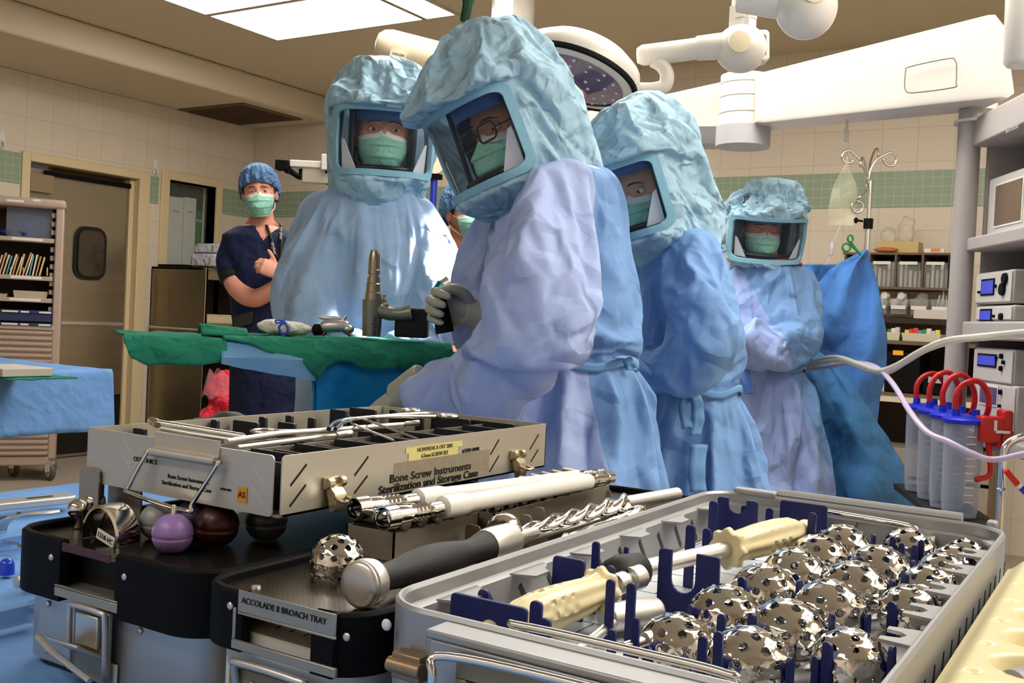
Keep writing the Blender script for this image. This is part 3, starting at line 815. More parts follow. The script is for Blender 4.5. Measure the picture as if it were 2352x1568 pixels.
add_face(P, b, H1 @ FO1, (50, 34, 26), BRB, SK1, look=(0, -.45), lids=(-4, -26))
add_hood(P, H1, P.L(1316, 408, 0), (.085, .11), .97, 1)
g = add_gown(P, R1, A1, fabric('gown_lavender_blue', CLV, CB, crease=.03, bs=4.6, split=seam(P, (1345, 480), (1300, 1000), -.13, .95) + (P.L(1306, 700).x,)), zpin=P.L(1310, 826).z)
collar(P, P.L(1322, 400, 0), .075, .09, mat('collar_white', (220, 224, 236), .7))
for W, kw in ((W1, dict(curl=.35)), (W2, dict(side=-1, curl=.95, thumb=.6))):
    m = MB(); add_hand(m, W, **kw); y = W.to_3x3() @ V((0, 1, 0)); o_ = W.translation
    m.tube([o_ - y * .06, o_ - y * .02, o_ + y * .02], [.036, .034, .03], 14)
    u = union(m, .003, 2); gl = obj('glove', u, GLOVE, P.root, 180)
    s_ = gl.modifiers.new('d', 'DISPLACE'); s_.strength = .0015; s_.mid_level = 0
G = H1 @ FO1
gs = None
for sx in (-1, 1):
    m = MB()
    rr = [(sx * .033 + u, .108 - abs(u) * .12 * (1 if u * sx > 0 else .3), -.006 + v) for u, v in rrect(-.027, -.018, .027, .018, .012, 5)]
    m.tube([G @ V(p) for p in rr], .0024, 6, closed=True)
    if gs is None:
        m.tube([G @ V((-.009, .107, -.006)), G @ V((0, .112, -.003)), G @ V((.009, .107, -.006))], .0022, 6); gs = obj('glasses', m, mat('glasses_frame', (26, 20, 18), .3), P.root, 180)
    else: obj('lens_rim', m, _MATS['glasses_frame'], gs, 180)
    m = MB(); m.tube([G @ V((sx * .06, .104, -.004)), G @ V((sx * .078, .07, 0)), G @ V((sx * .084, .0, 0)), G @ V((sx * .082, -.03, -.012))], .002, 6); obj('temple_arm', m, _MATS['glasses_frame'], gs, 180)
belt(P, R1, 826, .009, 1.05)
tie_end(P, [(1420, 822, -.16), (1436, 818, -.13), (1446, 835, -.12), (1450, 850, -.12)], .012)
# 2: facing figure behind the green towels
P = Person('gowned person facing the camera behind the green-towelled instrument stand', 860, 600, 2.9)
R2 = [(835, 925, 418, 0, .07), (765, 962, 440, 0, .11), (715, 985, 480, 0, .15), (694, 1002, 560, 0, .17), (700, 1005, 660, 0, .17), (705, 1000, 760, 0, .17), (695, 1005, 870, 0, .19), (672, 1030, 1000, 0, .2), (650, 1050, 1330, 0, .22)]
A2 = [[(745, 490, -.01, 58), (702, 590, -.09, 64), (710, 690, -.17, 62), (760, 770, -.24, 52), (830, 795, -.28, 32)], [(955, 505, -.01, 50), (1000, 592, -.07, 52), (1004, 690, -.15, 54), (955, 775, -.2, 46), (900, 800, -.28, 32)]]
H2 = headframe(P, 878, 332, -.04, 12, 2, 0)
b = add_body(P, R2, A2, H2 @ FO, P.L(868, 450, .02), SK2)
add_face(P, b, H2 @ FO, (92, 104, 110), BRN, SK2, look=(-.1, -.12))
add_hood(P, H2, P.L(866, 440, 0), (.13, .11), .97, 2)
g = add_gown(P, R2, A2, fabric('gown_pale_front', CP_, crease=.03, bs=4.6))
collar(P, P.L(866, 428, 0), .12, .105, COLLAR)
m = MB(); M_ = H2 @ frame(hood_pt(-.1, .088, .0), (-1, 0, 0), (0, 0, 1)); m.box(-.02, -.007, .006, .02, .007, .009, M_); obj('hood_label', m, FLAP, P.root)
# 3: bent figure at the right
P = Person('gowned person bent forward between the foreground figure and the far right one', 1560, 800, 2.6)
R3 = [(1560, 1620, 525, .02, .06), (1505, 1645, 555, .0, .12), (1470, 1672, 620, 0, .17), (1462, 1690, 720, 0, .18), (1475, 1692, 810, 0, .18), (1492, 1690, 890, 0, .155), (1490, 1708, 980, 0, .18), (1490, 1745, 1130, 0, .21), (1470, 1790, 1430, 0, .24)]
A3 = [[(1590, 580, -.1, 62), (1604, 645, -.2, 76), (1620, 722, -.26, 72), (1604, 795, -.28, 64), (1535, 838, -.22, 58), (1465, 848, -.15, 38)], [(1530, 590, .12, 58), (1490, 660, .16, 60), (1485, 760, .14, 55), (1460, 830, .05, 34)]]
H3 = headframe(P, 1482, 442, -.02, -50, 18, -10)
F3 = Matrix.Translation((0, -.028, .008))
b = add_body(P, R3, A3, H3 @ F3, P.L(1560, 560, 0), SK3, fwd=PI)
add_face(P, b, H3 @ F3, (74, 58, 44), BRB, SK3, look=(.1, -.25), lids=(8, -25))
add_hood(P, H3, P.L(1570, 540, 0), (.1, .11), .97, 3)
g = add_gown(P, R3, A3, fabric('gown_blue', CB, crease=.03, bs=4.6), zpin=P.L(1580, 888).z)
belt(P, R3, 888, .009, 1.06)
tie_end(P, [(1586, 888, -.2), (1572, 930, -.22), (1580, 985, -.22)], .014); tie_end(P, [(1590, 890, -.2), (1600, 920, -.22), (1604, 960, -.22), (1596, 1000, -.22)], .014); tie_end(P, [(1606, 1020, -.21), (1600, 1080, -.22), (1604, 1130, -.22)], .02)
# 4: far right figure, facing
P = Person('gowned person facing the camera at the far right, arms folded, looking down', 1770, 800, 4.0)
R4 = [(1735, 1790, 598, 0, .06), (1700, 1826, 612, 0, .12), (1682, 1846, 645, 0, .16), (1690, 1856, 720, 0, .17), (1695, 1852, 790, 0, .17), (1700, 1840, 850, 0, .15), (1696, 1862, 900, 0, .18), (1700, 1890, 1060, 0, .21), (1700, 1905, 1200, 0, .23)]
A4 = [[(1702, 650, 0, 40), (1690, 720, -.06, 42), (1698, 790, -.12, 42), (1750, 815, -.2, 38), (1800, 780, -.22, 30)], [(1835, 648, 0, 40), (1848, 710, -.05, 40), (1836, 760, -.14, 42), (1780, 790, -.25, 40), (1715, 760, -.26, 30)]]
H4 = headframe(P, 1750, 536, -.03, 2, 14, 0)
F4 = Matrix.Translation((0, -.03, .022))
b = add_body(P, R4, A4, H4 @ F4, P.L(1762, 615, .02), SK4)
add_face(P, b, H4 @ F4, (60, 40, 30), BRN, SK4, closed=True)
add_hood(P, H4, P.L(1762, 608, 0), (.14, .11), (1.05, 1, .9), 4)
g = add_gown(P, R4, A4, fabric('gown_blue_lavender', CB, (156, 178, 230), crease=.03, bs=4.6, split=((-.9, 0, -.43), -.43 * P.L(1700, 740).z + -.9 * P.L(1745, 740).x)), zpin=P.L(1770, 845).z)
collar(P, P.L(1762, 602, 0), .13, .11, COLLAR)
belt(P, R4, 842, .009, 1.04); tie_end(P, [(1712, 850, -.2), (1716, 880, -.22), (1722, 905, -.22)], .016, fabric('tie_blue', (84, 128, 206), crease=.001, bs=20))

# 5: the man in navy scrubs by the cabinet
P = Person('man in navy scrubs with folded arms, blue hair net and green mask', 592, 700, 5.0)
def cloth_sc(n, c): return fabric(n, c, crease=.012, bs=9, trans=0)
NAVY = cloth_sc('scrub_navy', (24, 30, 62)); NET = fabric('hair_net', (110, 150, 200), crease=.012, bs=40, rough=.6, trans=.3)
RB = [(580, 622, 512, .03, .05), (545, 652, 524, .02, .09), (515, 672, 545, 0, .11), (520, 676, 600, 0, .115), (532, 682, 680, 0, .115), (540, 690, 760, 0, .12), (545, 690, 830, 0, .12), (550, 685, 900, 0, .11)]
AB = [[(535, 556, .0, 24), (528, 610, -.03, 26), (545, 660, -.08, 25), (585, 685, -.13, 23), (640, 655, -.18, 18), (662, 640, -.19, 15)], [(662, 556, 0, 24), (676, 610, -.02, 24), (678, 650, -.08, 22), (650, 632, -.16, 18), (622, 618, -.19, 15)]]
H5 = headframe(P, 596, 440, -.03, 10, 4, -6)
WH = wrist(P, (640, 628, -.21), (600, 608, -.25), (.1, -1, .3))
mb = MB(); mb.loft(P.rings(RB, .93))
for tab in AB:
    pts, rr = P.path(tab); mb.tube(pts, [r * .93 for r in rr], 16); mb.ell(pts[0], rr[0] * .9, 12, 8); mb.ell(pts[-1], rr[-1] * .9, 12, 8)
add_hand(mb, WH, side=1, curl=.85, thumb=-.8)
cb = P.L(616, 950, 0); add_legs(mb, P, cb, .1, -PI / 2 + .2, .95)
u = union(mb, .006, 3); add_head(u, H5, P.L(600, 520, .03), .058); u.mi = [0] * len(u.f)
b5 = obj('body', u, SK2, P.root, 180)
add_face(P, b5, H5, (70, 80, 84), BRN, SK2, look=(-.15, -.1))
# shirt with short sleeves, trousers
mb = MB(); mb.loft(P.rings([r if i else (580, 622, 520, .03, .055) for i, r in enumerate(RB[:6])] + [(538, 694, 830, 0, .127)], 1.05))
for tab in AB:
    pts, rr = P.path(tab); q = 9 ; mb.tube(pts[:q], [r * 1.12 + .004 * i / q for i, r in enumerate(rr[:q])], 16); mb.ell(pts[0], rr[0] * 1.08, 12, 8)
u = union(mb, .009, 4)
for i, p in enumerate(u.v): u.v[i] = p + V((1, .6, 0)) * (noise.noise(V((p.x * 7, p.y * 7, p.z * 14 + p.x * 9))) * .006)
vz, vx = P.L(618, 556, 0).z, P.L(618, 556, 0).x
for i, p in enumerate(u.v):
    e = (p.z - vz) * .8
    if p.y < .02 and p.z > vz - .004 and abs(abs(p.x - vx) - e) < .0095: u.v[i] = V((vx + math.copysign(max(e, 0), p.x - vx), p.y, p.z))
keep = [f for f in u.f if not (lambda c: c.y < .02 and c.z > vz and abs(c.x - vx) < (c.z - vz) * .8)(sum((u.v[i] for i in f), V()) / len(f))]
u.f = keep; u.mi = [0] * len(keep)
sh = obj('scrub_shirt', u, NAVY, P.root, 180, solid=.004)
mb = MB(); mb.loft(P.rings([(540, 694, 820, 0, .12), (538, 694, 880, 0, .13), (540, 692, 960, 0, .125), (545, 688, 1010, 0, .12)]))
for sx in (-1, 1):
    c = V((cb.x, cb.y, 0)) + V((.1 * sx, 0, 0)); mb.tube([c + V((0, 0, z)) for z in (.95, .7, .5, .3, .08)], [.098, .092, .086, .085, .088], 18)
u = union(mb, .011, 4); obj('scrub_trousers', u, NAVY, P.root, 180)
m = MB(); pts, rr = P.path(AB[0]); m.tube([pts[8], pts[9], pts[10]], [rr[8] * 1.1, rr[9] * 1.11, rr[10] * 1.06], 18, cap=False); obj('undershirt_cuff', m, mat('undershirt_black', (12, 12, 16), .8), P.root, 180, solid=.004)
def hairnet(P, M, mt, hair):
    def hp(u, v, o):
        a = u * 2 * PI; z = .132 - .139 * v ** 1.9; k = math.sin(min(1, v * 1.1) * PI / 2) ** .9
        back = max(0, -math.cos(a)); zz = z - .07 * back * v; zz += .055 * max(0, math.cos(a)) * v
        r = o + .006 * math.sin(a * 14) * v + .004 * math.sin(a * 23 + 2)
        p = V(((.088 + r) * math.sin(a) * k, (.108 + r) * math.cos(a) * k - .012, zz)); return M @ p
    m = MB(); m.grid(lambda u, v: hp(u, v, .006), 84, 22, wrap=True)
    n = obj('hair_net', m, mt, P.root, 180, solid=.002)
    m = MB(); m.tube([hp(i / 60, 1, .003) for i in range(60)], .005, 6, closed=True); obj('net_band', m, mt, n, 180)
    m = MB(); m.grid(lambda u, v: M @ (head_pt((u - .5) * 2 * PI, PI * (.5 - .36 * v), 0) * 1.035), 50, 12, wrap=True)
    for sx in (-1, 1): m.ell(M @ V((sx * .074, .025, .01)), (.006, .016, .026), 8, 6, M.to_3x3())
    obj('hair', m, hair, P.root, 180)
HAIRB = mat('hair_dark_brown', (44, 28, 20), .7, bump=.002, bs=120)
hairnet(P, H5, NET, HAIRB)
# lanyard, badge and phone case
LAN = mat('lanyard_black', (14, 14, 16), .6)
m = MB(); ln = smooth_path([P.L(*q) for q in ((612, 516, -.06), (622, 545, -.118), (632, 580, -.135), (640, 605, -.13), (650, 640, -.145), (664, 690, -.15))], 6)
m.loft([[p + V((-.008, 0, 0)), p + V((.008, -.001, 0))] for p in ln], cap=False, ring_closed=False)
m2 = smooth_path([P.L(*q) for q in ((645, 512, -.04), (646, 545, -.11), (645, 575, -.13), (640, 605, -.135))], 6)
m.loft([[p + V((-.008, 0, 0)), p + V((.008, -.001, 0))] for p in m2], cap=False, ring_closed=False)
ly = obj('lanyard', m, LAN, P.root, 180, solid=.002)
for q, dd, a_ in (((629, 570), -.152, .29), ((646, 536), -.118, .0)):
    o_ = P.L(*q, dd); text('stryker', .021, frame(o_, (a_, 0, -1), (1, 0, a_)), PAPER, ly)
o_ = P.L(670, 706, -.165)
m = MB(); m.prism(rrect(-.026, -.042, .026, .042, .006), -.003, .003, lambda u, v, w_: (o_.x + u, o_.y + w_, o_.z + v)); bd = obj('badge', m, mat('badge_white', (226, 222, 206), .3), P.root)
m = MB(); m.box(o_.x - .026, o_.y - .0045, o_.z - .043, o_.x + .026, o_.y - .002, o_.z - .03); obj('badge_stripe', m, COLLAR, bd)
for k in range(4): 
    m = MB(); m.box(o_.x - .018, o_.y - .0042, o_.z + .018 - k * .01, o_.x + .012 - k * .002, o_.y - .0032, o_.z + .021 - k * .01); obj('badge_print', m, GREYP, bd)
o_ = P.L(560, 735, -.13)
m = MB(); m.prism(rrect(-.045, -.03, .045, .03, .01), -.02, .01, lambda u, v, w_: (o_.x + u, o_.y + w_, o_.z + v + u * .35)); obj('phone_pouch', m, BLACKM, P.root, bevel=.004)
# 6: second masked person between the gowned pair
P = Person('masked person in navy scrubs half hidden between two gowned figures', 1070, 700, 4.6)
RC = [(1045, 1095, 560, .03, .05), (1010, 1130, 585, .02, .09), (985, 1160, 620, 0, .11), (985, 1165, 700, 0, .115), (990, 1160, 800, 0, .115), (990, 1165, 950, 0, .12)]
AC = [[(1005, 610, 0, 26), (985, 690, 0, 26), (990, 780, -.05, 22), (1030, 800, -.15, 18)], [(1145, 610, 0, 26), (1165, 690, 0, 26), (1150, 780, -.05, 22), (1110, 800, -.15, 18)]]
H6 = headframe(P, 1064, 480, -.03, 38, 6, -14)
mb = MB(); mb.loft(P.rings(RC, .93))
for tab in AC:
    pts, rr = P.path(tab); mb.tube(pts, [r * .9 for r in rr], 14); mb.ell(pts[0], rr[0] * .9, 12, 8)
    y = (pts[-1] - pts[-3]).normalized(); M_ = Matrix((y.cross(V((0, 0, 1))).normalized(), y, y.cross(V((0, 0, 1))).normalized().cross(y))).transposed().to_4x4(); M_.translation = pts[-1]; add_hand(mb, M_, curl=.4)
cb = P.L(1075, 950, 0); add_legs(mb, P, cb, .1, -PI / 2, .8)
u = union(mb, .01, 3); add_head(u, H6, P.L(1070, 575, .03), .058); u.mi = [0] * len(u.f)
b6 = obj('body', u, SK1, P.root, 180); add_face(P, b6, H6, (60, 44, 34), BRN, SK1, look=(.1, -.2)); hairnet(P, H6, NET, HAIRB)
mb = MB(); mb.loft(P.rings([(1040, 1100, 572, .03, .055)] + RC[1:], 1.06))
for tab in AC:
    pts, rr = P.path(tab); mb.tube(pts[:8], [r * 1.12 for r in rr[:8]], 16); mb.ell(pts[0], rr[0] * 1.08, 12, 8)
obj('scrub_shirt', union(mb, .011, 4), NAVY, P.root, 180)
mb = MB(); mb.loft(P.rings([(990, 1165, 900, 0, .125), (990, 1165, 985, 0, .125)]))
for sx in (-1, 1):
    c = V((cb.x, cb.y, 0)) + V((.1 * sx, 0, 0)); mb.tube([c + V((0, 0, z)) for z in (.8, .5, .3, .08)], [.095, .088, .086, .088], 18)
obj('scrub_trousers', union(mb, .012, 4), NAVY, P.root, 180)
# ---------------------------------------------------------------- left side: cart, small table, cabinet
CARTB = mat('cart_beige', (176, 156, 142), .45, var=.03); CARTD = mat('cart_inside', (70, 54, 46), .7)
# the cart stands square to the view, so it is built straight and then turned about the vertical through the camera's foot
CARTR = math.radians(54.5); _B0 = set(SC.objects); YC = (Matrix.Rotation(-CARTR, 3, 'Z') @ pd(144, 600, 6.6)).y
def cY(px, py, y=None):
    r = Matrix.Rotation(-CARTR, 3, 'Z') @ ray(px, py); return CO + r * ((y or YC) / r.y)
cx1 = cY(144, 600).x; cx0 = cx1 - .56
CT = thing('supply_cart', 'tall beige supply cart with shelves over a ribbed front, by the steel door', 'cart', (cx1 - .28, YC + .17, 0))
m = MB(); m.box(cx1 - .05, YC, .12, cx1, YC + .34, 1.80); wo('side_panel', m, CARTB, CT, bevel=.01)
m = MB(); m.box(cx0, YC, .12, cx0 + .05, YC + .34, 1.80); wo('side_panel', m, CARTB, CT, bevel=.01)
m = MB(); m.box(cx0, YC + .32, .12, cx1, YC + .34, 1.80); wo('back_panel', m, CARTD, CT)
m = MB(); m.box(cx0 - .01, YC - .012, 1.755, cx1 + .008, YC + .35, 1.815); tp = wo('cart_top', m, CARTB, CT, bevel=.02)
for a, b in ((16, 55), (76, 94)):
    p, q = cY(a, 458), cY(b, 461); m = MB(); m.box(p.x, YC - .0135, p.z - .012, q.x, YC - .0125, p.z + .002); wo('label_strip', m, PAPER, tp)
sz = [cY(60, y).z for y in (549, 637, 688)]
for z in sz:
    m = MB(); m.box(cx0 + .05, YC + .02, z - .012, cx1 - .06, YC + .31, z + .006); m.box(cx0 + .05, YC - .005, z - .016, cx1 - .055, YC + .025, z + .012); sh = wo('shelf', m, CARTB, CT, bevel=.004)
    m = MB(); m.box(cx1 - .3, YC - .0065, z - .008, cx1 - .12, YC - .0055, z + .008); wo('label_strip', m, PAPER, sh)
for k in range(12):
    z = 1.70 - k * .055; m = MB(); m.box(cx1 - .075, YC + .03, z, cx1 - .05, YC + .3, z + .03); wo('shelf_runner', m, CARTB, CT)
zt, zb = cY(60, 757).z, .16
m = MB(); n_ = 22; prof = []
for i in range(n_):
    z = zt - (zt - zb) * i / n_; hgt = (zt - zb) / n_; prof += [(YC + .006, z), (YC - .012, z - hgt * .3), (YC - .012, z - hgt * .6), (YC + .004, z - hgt * .9)]
m.loft([[V((x, y, z)) for y, z in prof] for x in (cx0 + .05, cx1 - .045)], cap=False, ring_closed=False); wo('tambour_front', m, CARTB, CT, smooth=30)
m = MB(); m.box(cx0 + .04, YC - .01, zt, cx1 - .04, YC + .31, zt + .035); wo('counter_edge', m, CARTB, CT, bevel=.006)
m = MB(); m.box(cx0, YC, .10, cx1, YC + .34, .16); wo('cart_base', m, CARTB, CT, bevel=.01)
for x, y in ((cx1 - .03, YC + .03), (cx0 + .1, YC + .06), (cx1 - .03, YC + .3), (cx0 + .1, YC + .3), (cx1 - .25, YC + .2)):
    m = MB(); m.lathe([(.01, -.014), (.052, -.014), (.056, -.008), (.056, .008), (.052, .014), (.01, .014)], (x, y, .057), (.85, .5, 0), 24); ca = wo('caster', m, mat('caster_grey', (92, 84, 78), .5), CT, smooth=40)
    m = MB(); m.lathe([(.001, -.0155), (.035, -.0155), (.035, .0155), (.001, .0155)], (x, y, .057), (.85, .5, 0), 20); wo('wheel_hub', m, mat('hub_cream', (180, 168, 140), .5), ca, smooth=40)
    m = MB(); m.box(x - .03, y - .03, .06, x + .01, y + .03, .115); wo('caster_fork', m, STEEL, ca)
# things on the cart shelves
p = cY(70, 548, YC + .1); m = MB(); m.ell((p.x, YC + .13, p.z + .085), (.11, .07, .085), 20, 14); m.ell((p.x - .08, YC + .1, p.z + .03), (.14, .06, .03), 16, 10)
u = union(m, .012, 3); u.v = [q + V((1, 1, 1)) * noise.noise(q * 16) * .02 for q in u.v]; t = tag(obj('wrapped_bundle', u, fabric('bundle_blue', (38, 48, 104), crease=.02, bs=20, trans=0), smooth=180), 'dark blue bundle in a clear bag on the top cart shelf', 'bundle')
m = MB(); m.prism(rrect(-.14, .012, .13, .2, .02, 4), -.006, 0, lambda a, b, c: (p.x + a, YC + .05 + c, p.z + b - .006)); obj('clear_bag', m, clearmat('bag_film', (190, 200, 220), .14, .15, .4), t)
rnd = random.Random(11); fc = [(222, 196, 160), (212, 170, 130), (230, 214, 186), (90, 160, 170), (236, 226, 208), (200, 150, 104), (228, 208, 150)]
for k in range(14):
    px = -2 + k * 7.6; q = cY(px, 634, YC + .06); z = q.z - .002; h = .12 + .03 * rnd.random(); lean = .16 + .14 * rnd.random()
    m = MB(); m.prism([(0, 0), (.008, 0), (.008 + h * lean, h), (h * lean, h)], 0, .16, lambda a, b, c: (q.x - .02 + a, YC + .03 + c, z + b + .004)); tag(obj('paper_folder', m, mat('folder_%d' % (k % 7), fc[k % 7], .7)), f'leaning paper envelope in the file row of the cart, {("first", "second", "third", "fourth", "fifth", "sixth", "seventh", "eighth", "ninth", "tenth", "eleventh", "twelfth", "thirteenth", "fourteenth")[k]} from the left edge', 'envelope', 'envelopes filed on the cart shelf')
for k, px in enumerate((24, 53, 108)):
    q = cY(px, 634, YC + .03); m = MB(); m.prism(rrect(-.012, 0, .012, .055, .01, 4), 0, .004, lambda a, b, c: (q.x + a * .3, YC + .028 + c + abs(a), q.z + b + .002)); tag(obj('file_divider', m, CREAM), ('cream file divider among the envelopes nearest the view edge', 'cream file divider in the middle of the cart envelopes', 'cream file divider at the right end of the cart envelopes')[k], 'divider')
for (a, b, y0, h), lb in (((28, 109, 684, .05), 'white open box on the third cart shelf'), ((-30, 15, 684, .025), 'flat grey box at the left of the third cart shelf')):
    p, q = cY(a, y0), cY(b, y0); z = sz[2] + .007; m = MB(); rrloft_ = [[V((x, y, z + zz)) for x, y in ((p.x + o, YC + .05 + o), (q.x - o, YC + .05 + o), (q.x - o, YC + .3 - o), (p.x + o, YC + .3 - o))] for o, zz in ((.008, 0), (0, h), (.004, h), (.011, .004))]; m.loft(rrloft_); tag(obj('storage_box', m, mat('box_cream', (204, 190, 164), .6)), lb, 'box')
for k, (y0, y1) in enumerate(((712, 738), (741, 755))):
    z0, z1 = cY(60, y1).z, cY(60, y0).z; m = MB(); m.box(cx0 + .06, YC - .008, z0, cx1 - .052, YC + .3, z1 - .012); t = tag(obj('drawer_tray', m, mat('tray_navy', (44, 50, 88), .4), bevel=.004), ('upper dark blue tray above the ribbed cart front', 'lower dark blue tray above the ribbed cart front')[k], 'tray')
    m = MB(); m.box(cx0 + .055, YC - .016, z1 - .02, cx1 - .048, YC + .3, z1); rm = obj('tray_rim', m, _MATS['tray_navy'], t, bevel=.003)
    for a, b in ((5, 42), (48, 67), (90, 118)):
        p, q = cY(a, 715), cY(b, 715); m = MB(); m.box(p.x, YC - .0175, z1 - .016, q.x, YC - .0165, z1 - .005); obj('label_strip', m, PAPER, rm)
for o in [o for o in SC.objects if o not in _B0 and o.parent is None]:
    o.location = Matrix.Rotation(CARTR, 3, 'Z') @ o.location; o.rotation_euler.z += CARTR
# small draped table at the left edge
t = thing('side_table', 'small steel table under a light blue drape at the left edge', 'table', (-3.9, 2.1, 0))
m = MB(); m.box(-4.3, 1.82, .885, -3.42, 2.40, .905); wo('table_top', m, STEEL, t)
for x in (-4.26, -4.0):
    for y in (1.87, 2.34): m = MB(); m.cyl((x, y, 0), (x, y, .885), .014); wo('leg', m, STEEL, t)
def sd(u, v):
    x, y = -4.5 + 1.3 * u, 1.60 + .95 * v; ex = max(0, x + 3.40); ey = max(0, 1.80 - y)
    z = .92 - .02 * u * 0
    if ex > 0: z -= min(ex, .2) * 1.15; x = -3.40 + ex * .12
    if ey > 0: z -= ey * .95 * (1 + .15 * math.sin(x * 14)); y = 1.80 - ey * .12 + .012 * math.sin(x * 22)
    return V((x, y, z + .004 * noise.noise(V((x * 8, y * 8, 0)))))
m = MB(); m.grid(sd, 70, 50); tag(obj('table_drape', m, fabric('drape_side', (110, 156, 214), crease=.008, bs=9, trans=.1), smooth=180, solid=.003), 'light blue drape over the small table at the left edge', 'drape')
m = MB(); m.grid(lambda u, v: V((-4.3 + .8 * u, 1.79 + .02 * math.sin(u * 30) + .015 * noise.noise(V((u * 9, v * 5, 1))), .80 - (.2 + .04 * math.sin(u * 17)) * v)), 50, 14); tag(obj('clear_film', m, clearmat('film_blue', (180, 205, 235), .25, .15, .6), smooth=180), 'crinkled clear plastic film hanging below the side table drape', 'film')
p = pz(20, 862, .925); m = MB(); m.box(p.x - .16, p.y - .06, .924, p.x + .06, p.y + .12, .952); tag(obj('instrument_pack', m, mat('pack_grey', (190, 180, 168), .7), bevel=.003), 'flat grey pack lying on the green towel of the side table', 'pack')
p = pz(62, 864, .925); m = MB(); m.grid(lambda u, v: V((p.x - .26 + .33 * u, p.y - .1 + .24 * v, .9245 + .004 * noise.noise(V((u * 5, v * 5, 0))) - .004)), 20, 14); tag(obj('towel', m, fabric('towel_green', (34, 116, 92), crease=.008, bs=16, rough=.95, weave=.02, trans=0), smooth=180, solid=.004), 'folded green towel under the grey pack on the side table', 'towel')
TOWG = _MATS['towel_green']
# stainless cabinet by the scrub window
CBS = mat('cabinet_steel', (150, 138, 116), .38, 1, var=.12, vs=2, bump=.0005, bs=40, aniso=(1, 1, 6))
CAB = thing('steel_cabinet', 'tall stainless steel cabinet beside the door, open towards the room', 'cabinet', (-6.4, 5.8, 0))
kx0, kx1, ky0, ky1, kz = -6.72, -6.09, 5.36, 6.3, 1.47
m = MB(); m.box(kx0, ky0, .04, kx1, ky0 + .02, kz); m.box(kx1 - .035, ky0 - .004, .04, kx1, ky0 + .02, kz); ep = wo('end_panel', m, CBS, CAB, bevel=.003)
a, b = pY(388, 645, ky0), pY(430, 728, ky0); m = MB(); 
for q in ((a.x, b.z, a.x + .006, a.z), (b.x - .006, b.z, b.x, a.z), (a.x, b.z, b.x, b.z + .006)): m.box(q[0], ky0 - .004, q[1], q[2], ky0, q[3])
wo('recess_rim', m, CBS, ep)
a, b = pY(348, 750, ky0), pY(470, 756, ky0); m = MB(); m.tube([(a.x, ky0 - .03, a.z), (b.x, ky0 - .03, a.z)], .009, 10); wo('rail', m, SATIN, ep)
m = MB(); m.box(kx0, ky0, kz - .02, kx1, ky1, kz); wo('cabinet_top', m, CBS, CAB, bevel=.003)
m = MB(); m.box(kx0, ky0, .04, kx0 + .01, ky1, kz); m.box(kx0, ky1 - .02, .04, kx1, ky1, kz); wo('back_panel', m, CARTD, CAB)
m = MB(); m.box(kx1 - .02, ky0, kz - .09, kx1, ky1, kz - .02); wo('head_rail', m, CBS, CAB)
for z in (.2, .5, .78, 1.03, ): m = MB(); m.box(kx0, ky0 + .02, z, kx1 - .01, ky1 - .02, z + .015); wo('shelf', m, CBS, CAB)
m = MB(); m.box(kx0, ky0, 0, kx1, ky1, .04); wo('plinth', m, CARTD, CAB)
for k, (z, h) in enumerate(((1.046, .06), (.80, .05))):
    m = MB(); m.loft([[V((x, y, z + zz)) for x, y in ((kx1 - .4 + o, ky0 + .04 + o), (kx1 - .02 - o, ky0 + .04 + o), (kx1 - .02 - o, ky0 + .5 - o), (kx1 - .4 + o, ky0 + .5 - o))] for o, zz in ((.02, 0), (.004, h), (0, h), (0, h + .008), (.012, h + .008), (.03, .006))]); tag(obj('cream_basin', m, mat('basin_cream', (214, 200, 164), .5), bevel=.002), ('upper cream plastic basin in the open steel cabinet', 'lower cream plastic basin in the open steel cabinet')[k], 'basin')
for k, z in enumerate((.855, .92)):
    t = thing('black_case', ('lower black case with a pale catch in the steel cabinet', 'upper black case with a pale catch in the steel cabinet')[k], 'case', (kx1 - .2, ky0 + .27, z if k else .853))
    m = MB(); m.box(-.18, -.2, 0, .17, .22, .06); obj('case_body', m, BLACKP, t, bevel=.006)
    m = MB(); m.box(.17, -.1, .015, .176, .02, .045); obj('catch', m, CREAM, t, bevel=.002)
# on the cabinet top: tablet and wrapped packs
m = MB(); m.box(-6.7, 5.40, kz + .001, -6.36, 5.62, kz + .022); tag(obj('tablet', m, BLACKP, bevel=.006), 'flat black tablet on the steel cabinet top', 'tablet')
WRAP = fabric('wrap_grey', (198, 200, 212), crease=.012, bs=16, trans=.05)
def pack(x0, x1, y0, y1, z0, z1, lb, rot):
    t = thing('wrapped_pack', lb, 'wrapped pack', ((x0 + x1) / 2, (y0 + y1) / 2, z0), rot, 'wrapped packs on the steel cabinet')
    hx, hy, h = (x1 - x0) / 2, (y1 - y0) / 2, z1 - z0
    m = MB(); rg = [[V((x, y, z)) for x, y in rrect(-hx + o, -hy + o, hx - o, hy - o, .03, 4)] for o, z in ((.02, 0), (0, h * .15), (0, h * .8), (.015, h), (.05, h))]; m.loft(rg); obj('pack_body', m, WRAP, t, smooth=50)
    m = MB(); m.box(-.01, -hy - .001, h * .1, .01, -hy + .001, h * .75); tp = obj('indicator_tape', m, mat('tape_tan', (200, 190, 150), .6), t)
    for k in range(6):
        m = MB(); m.prism([(-.01, .0), (.01, .008), (.01, .012), (-.01, .004)], 0, .0006, lambda a, b, c: (a, -hy - .0018 + c, h * .14 + b + k * h * .1)); obj('tape_mark', m, mat('mark_brown', (84, 70, 40), .7), tp)
    m = MB(); m.prism([(0, 0), (-.05, .012), (-.052, .02), (0, .03)], 0, .1, lambda a, b, c: (-hx + .01 + a, -hy + .04 + c, h * .45 + b)); obj('folded_ear', m, WRAP, t)
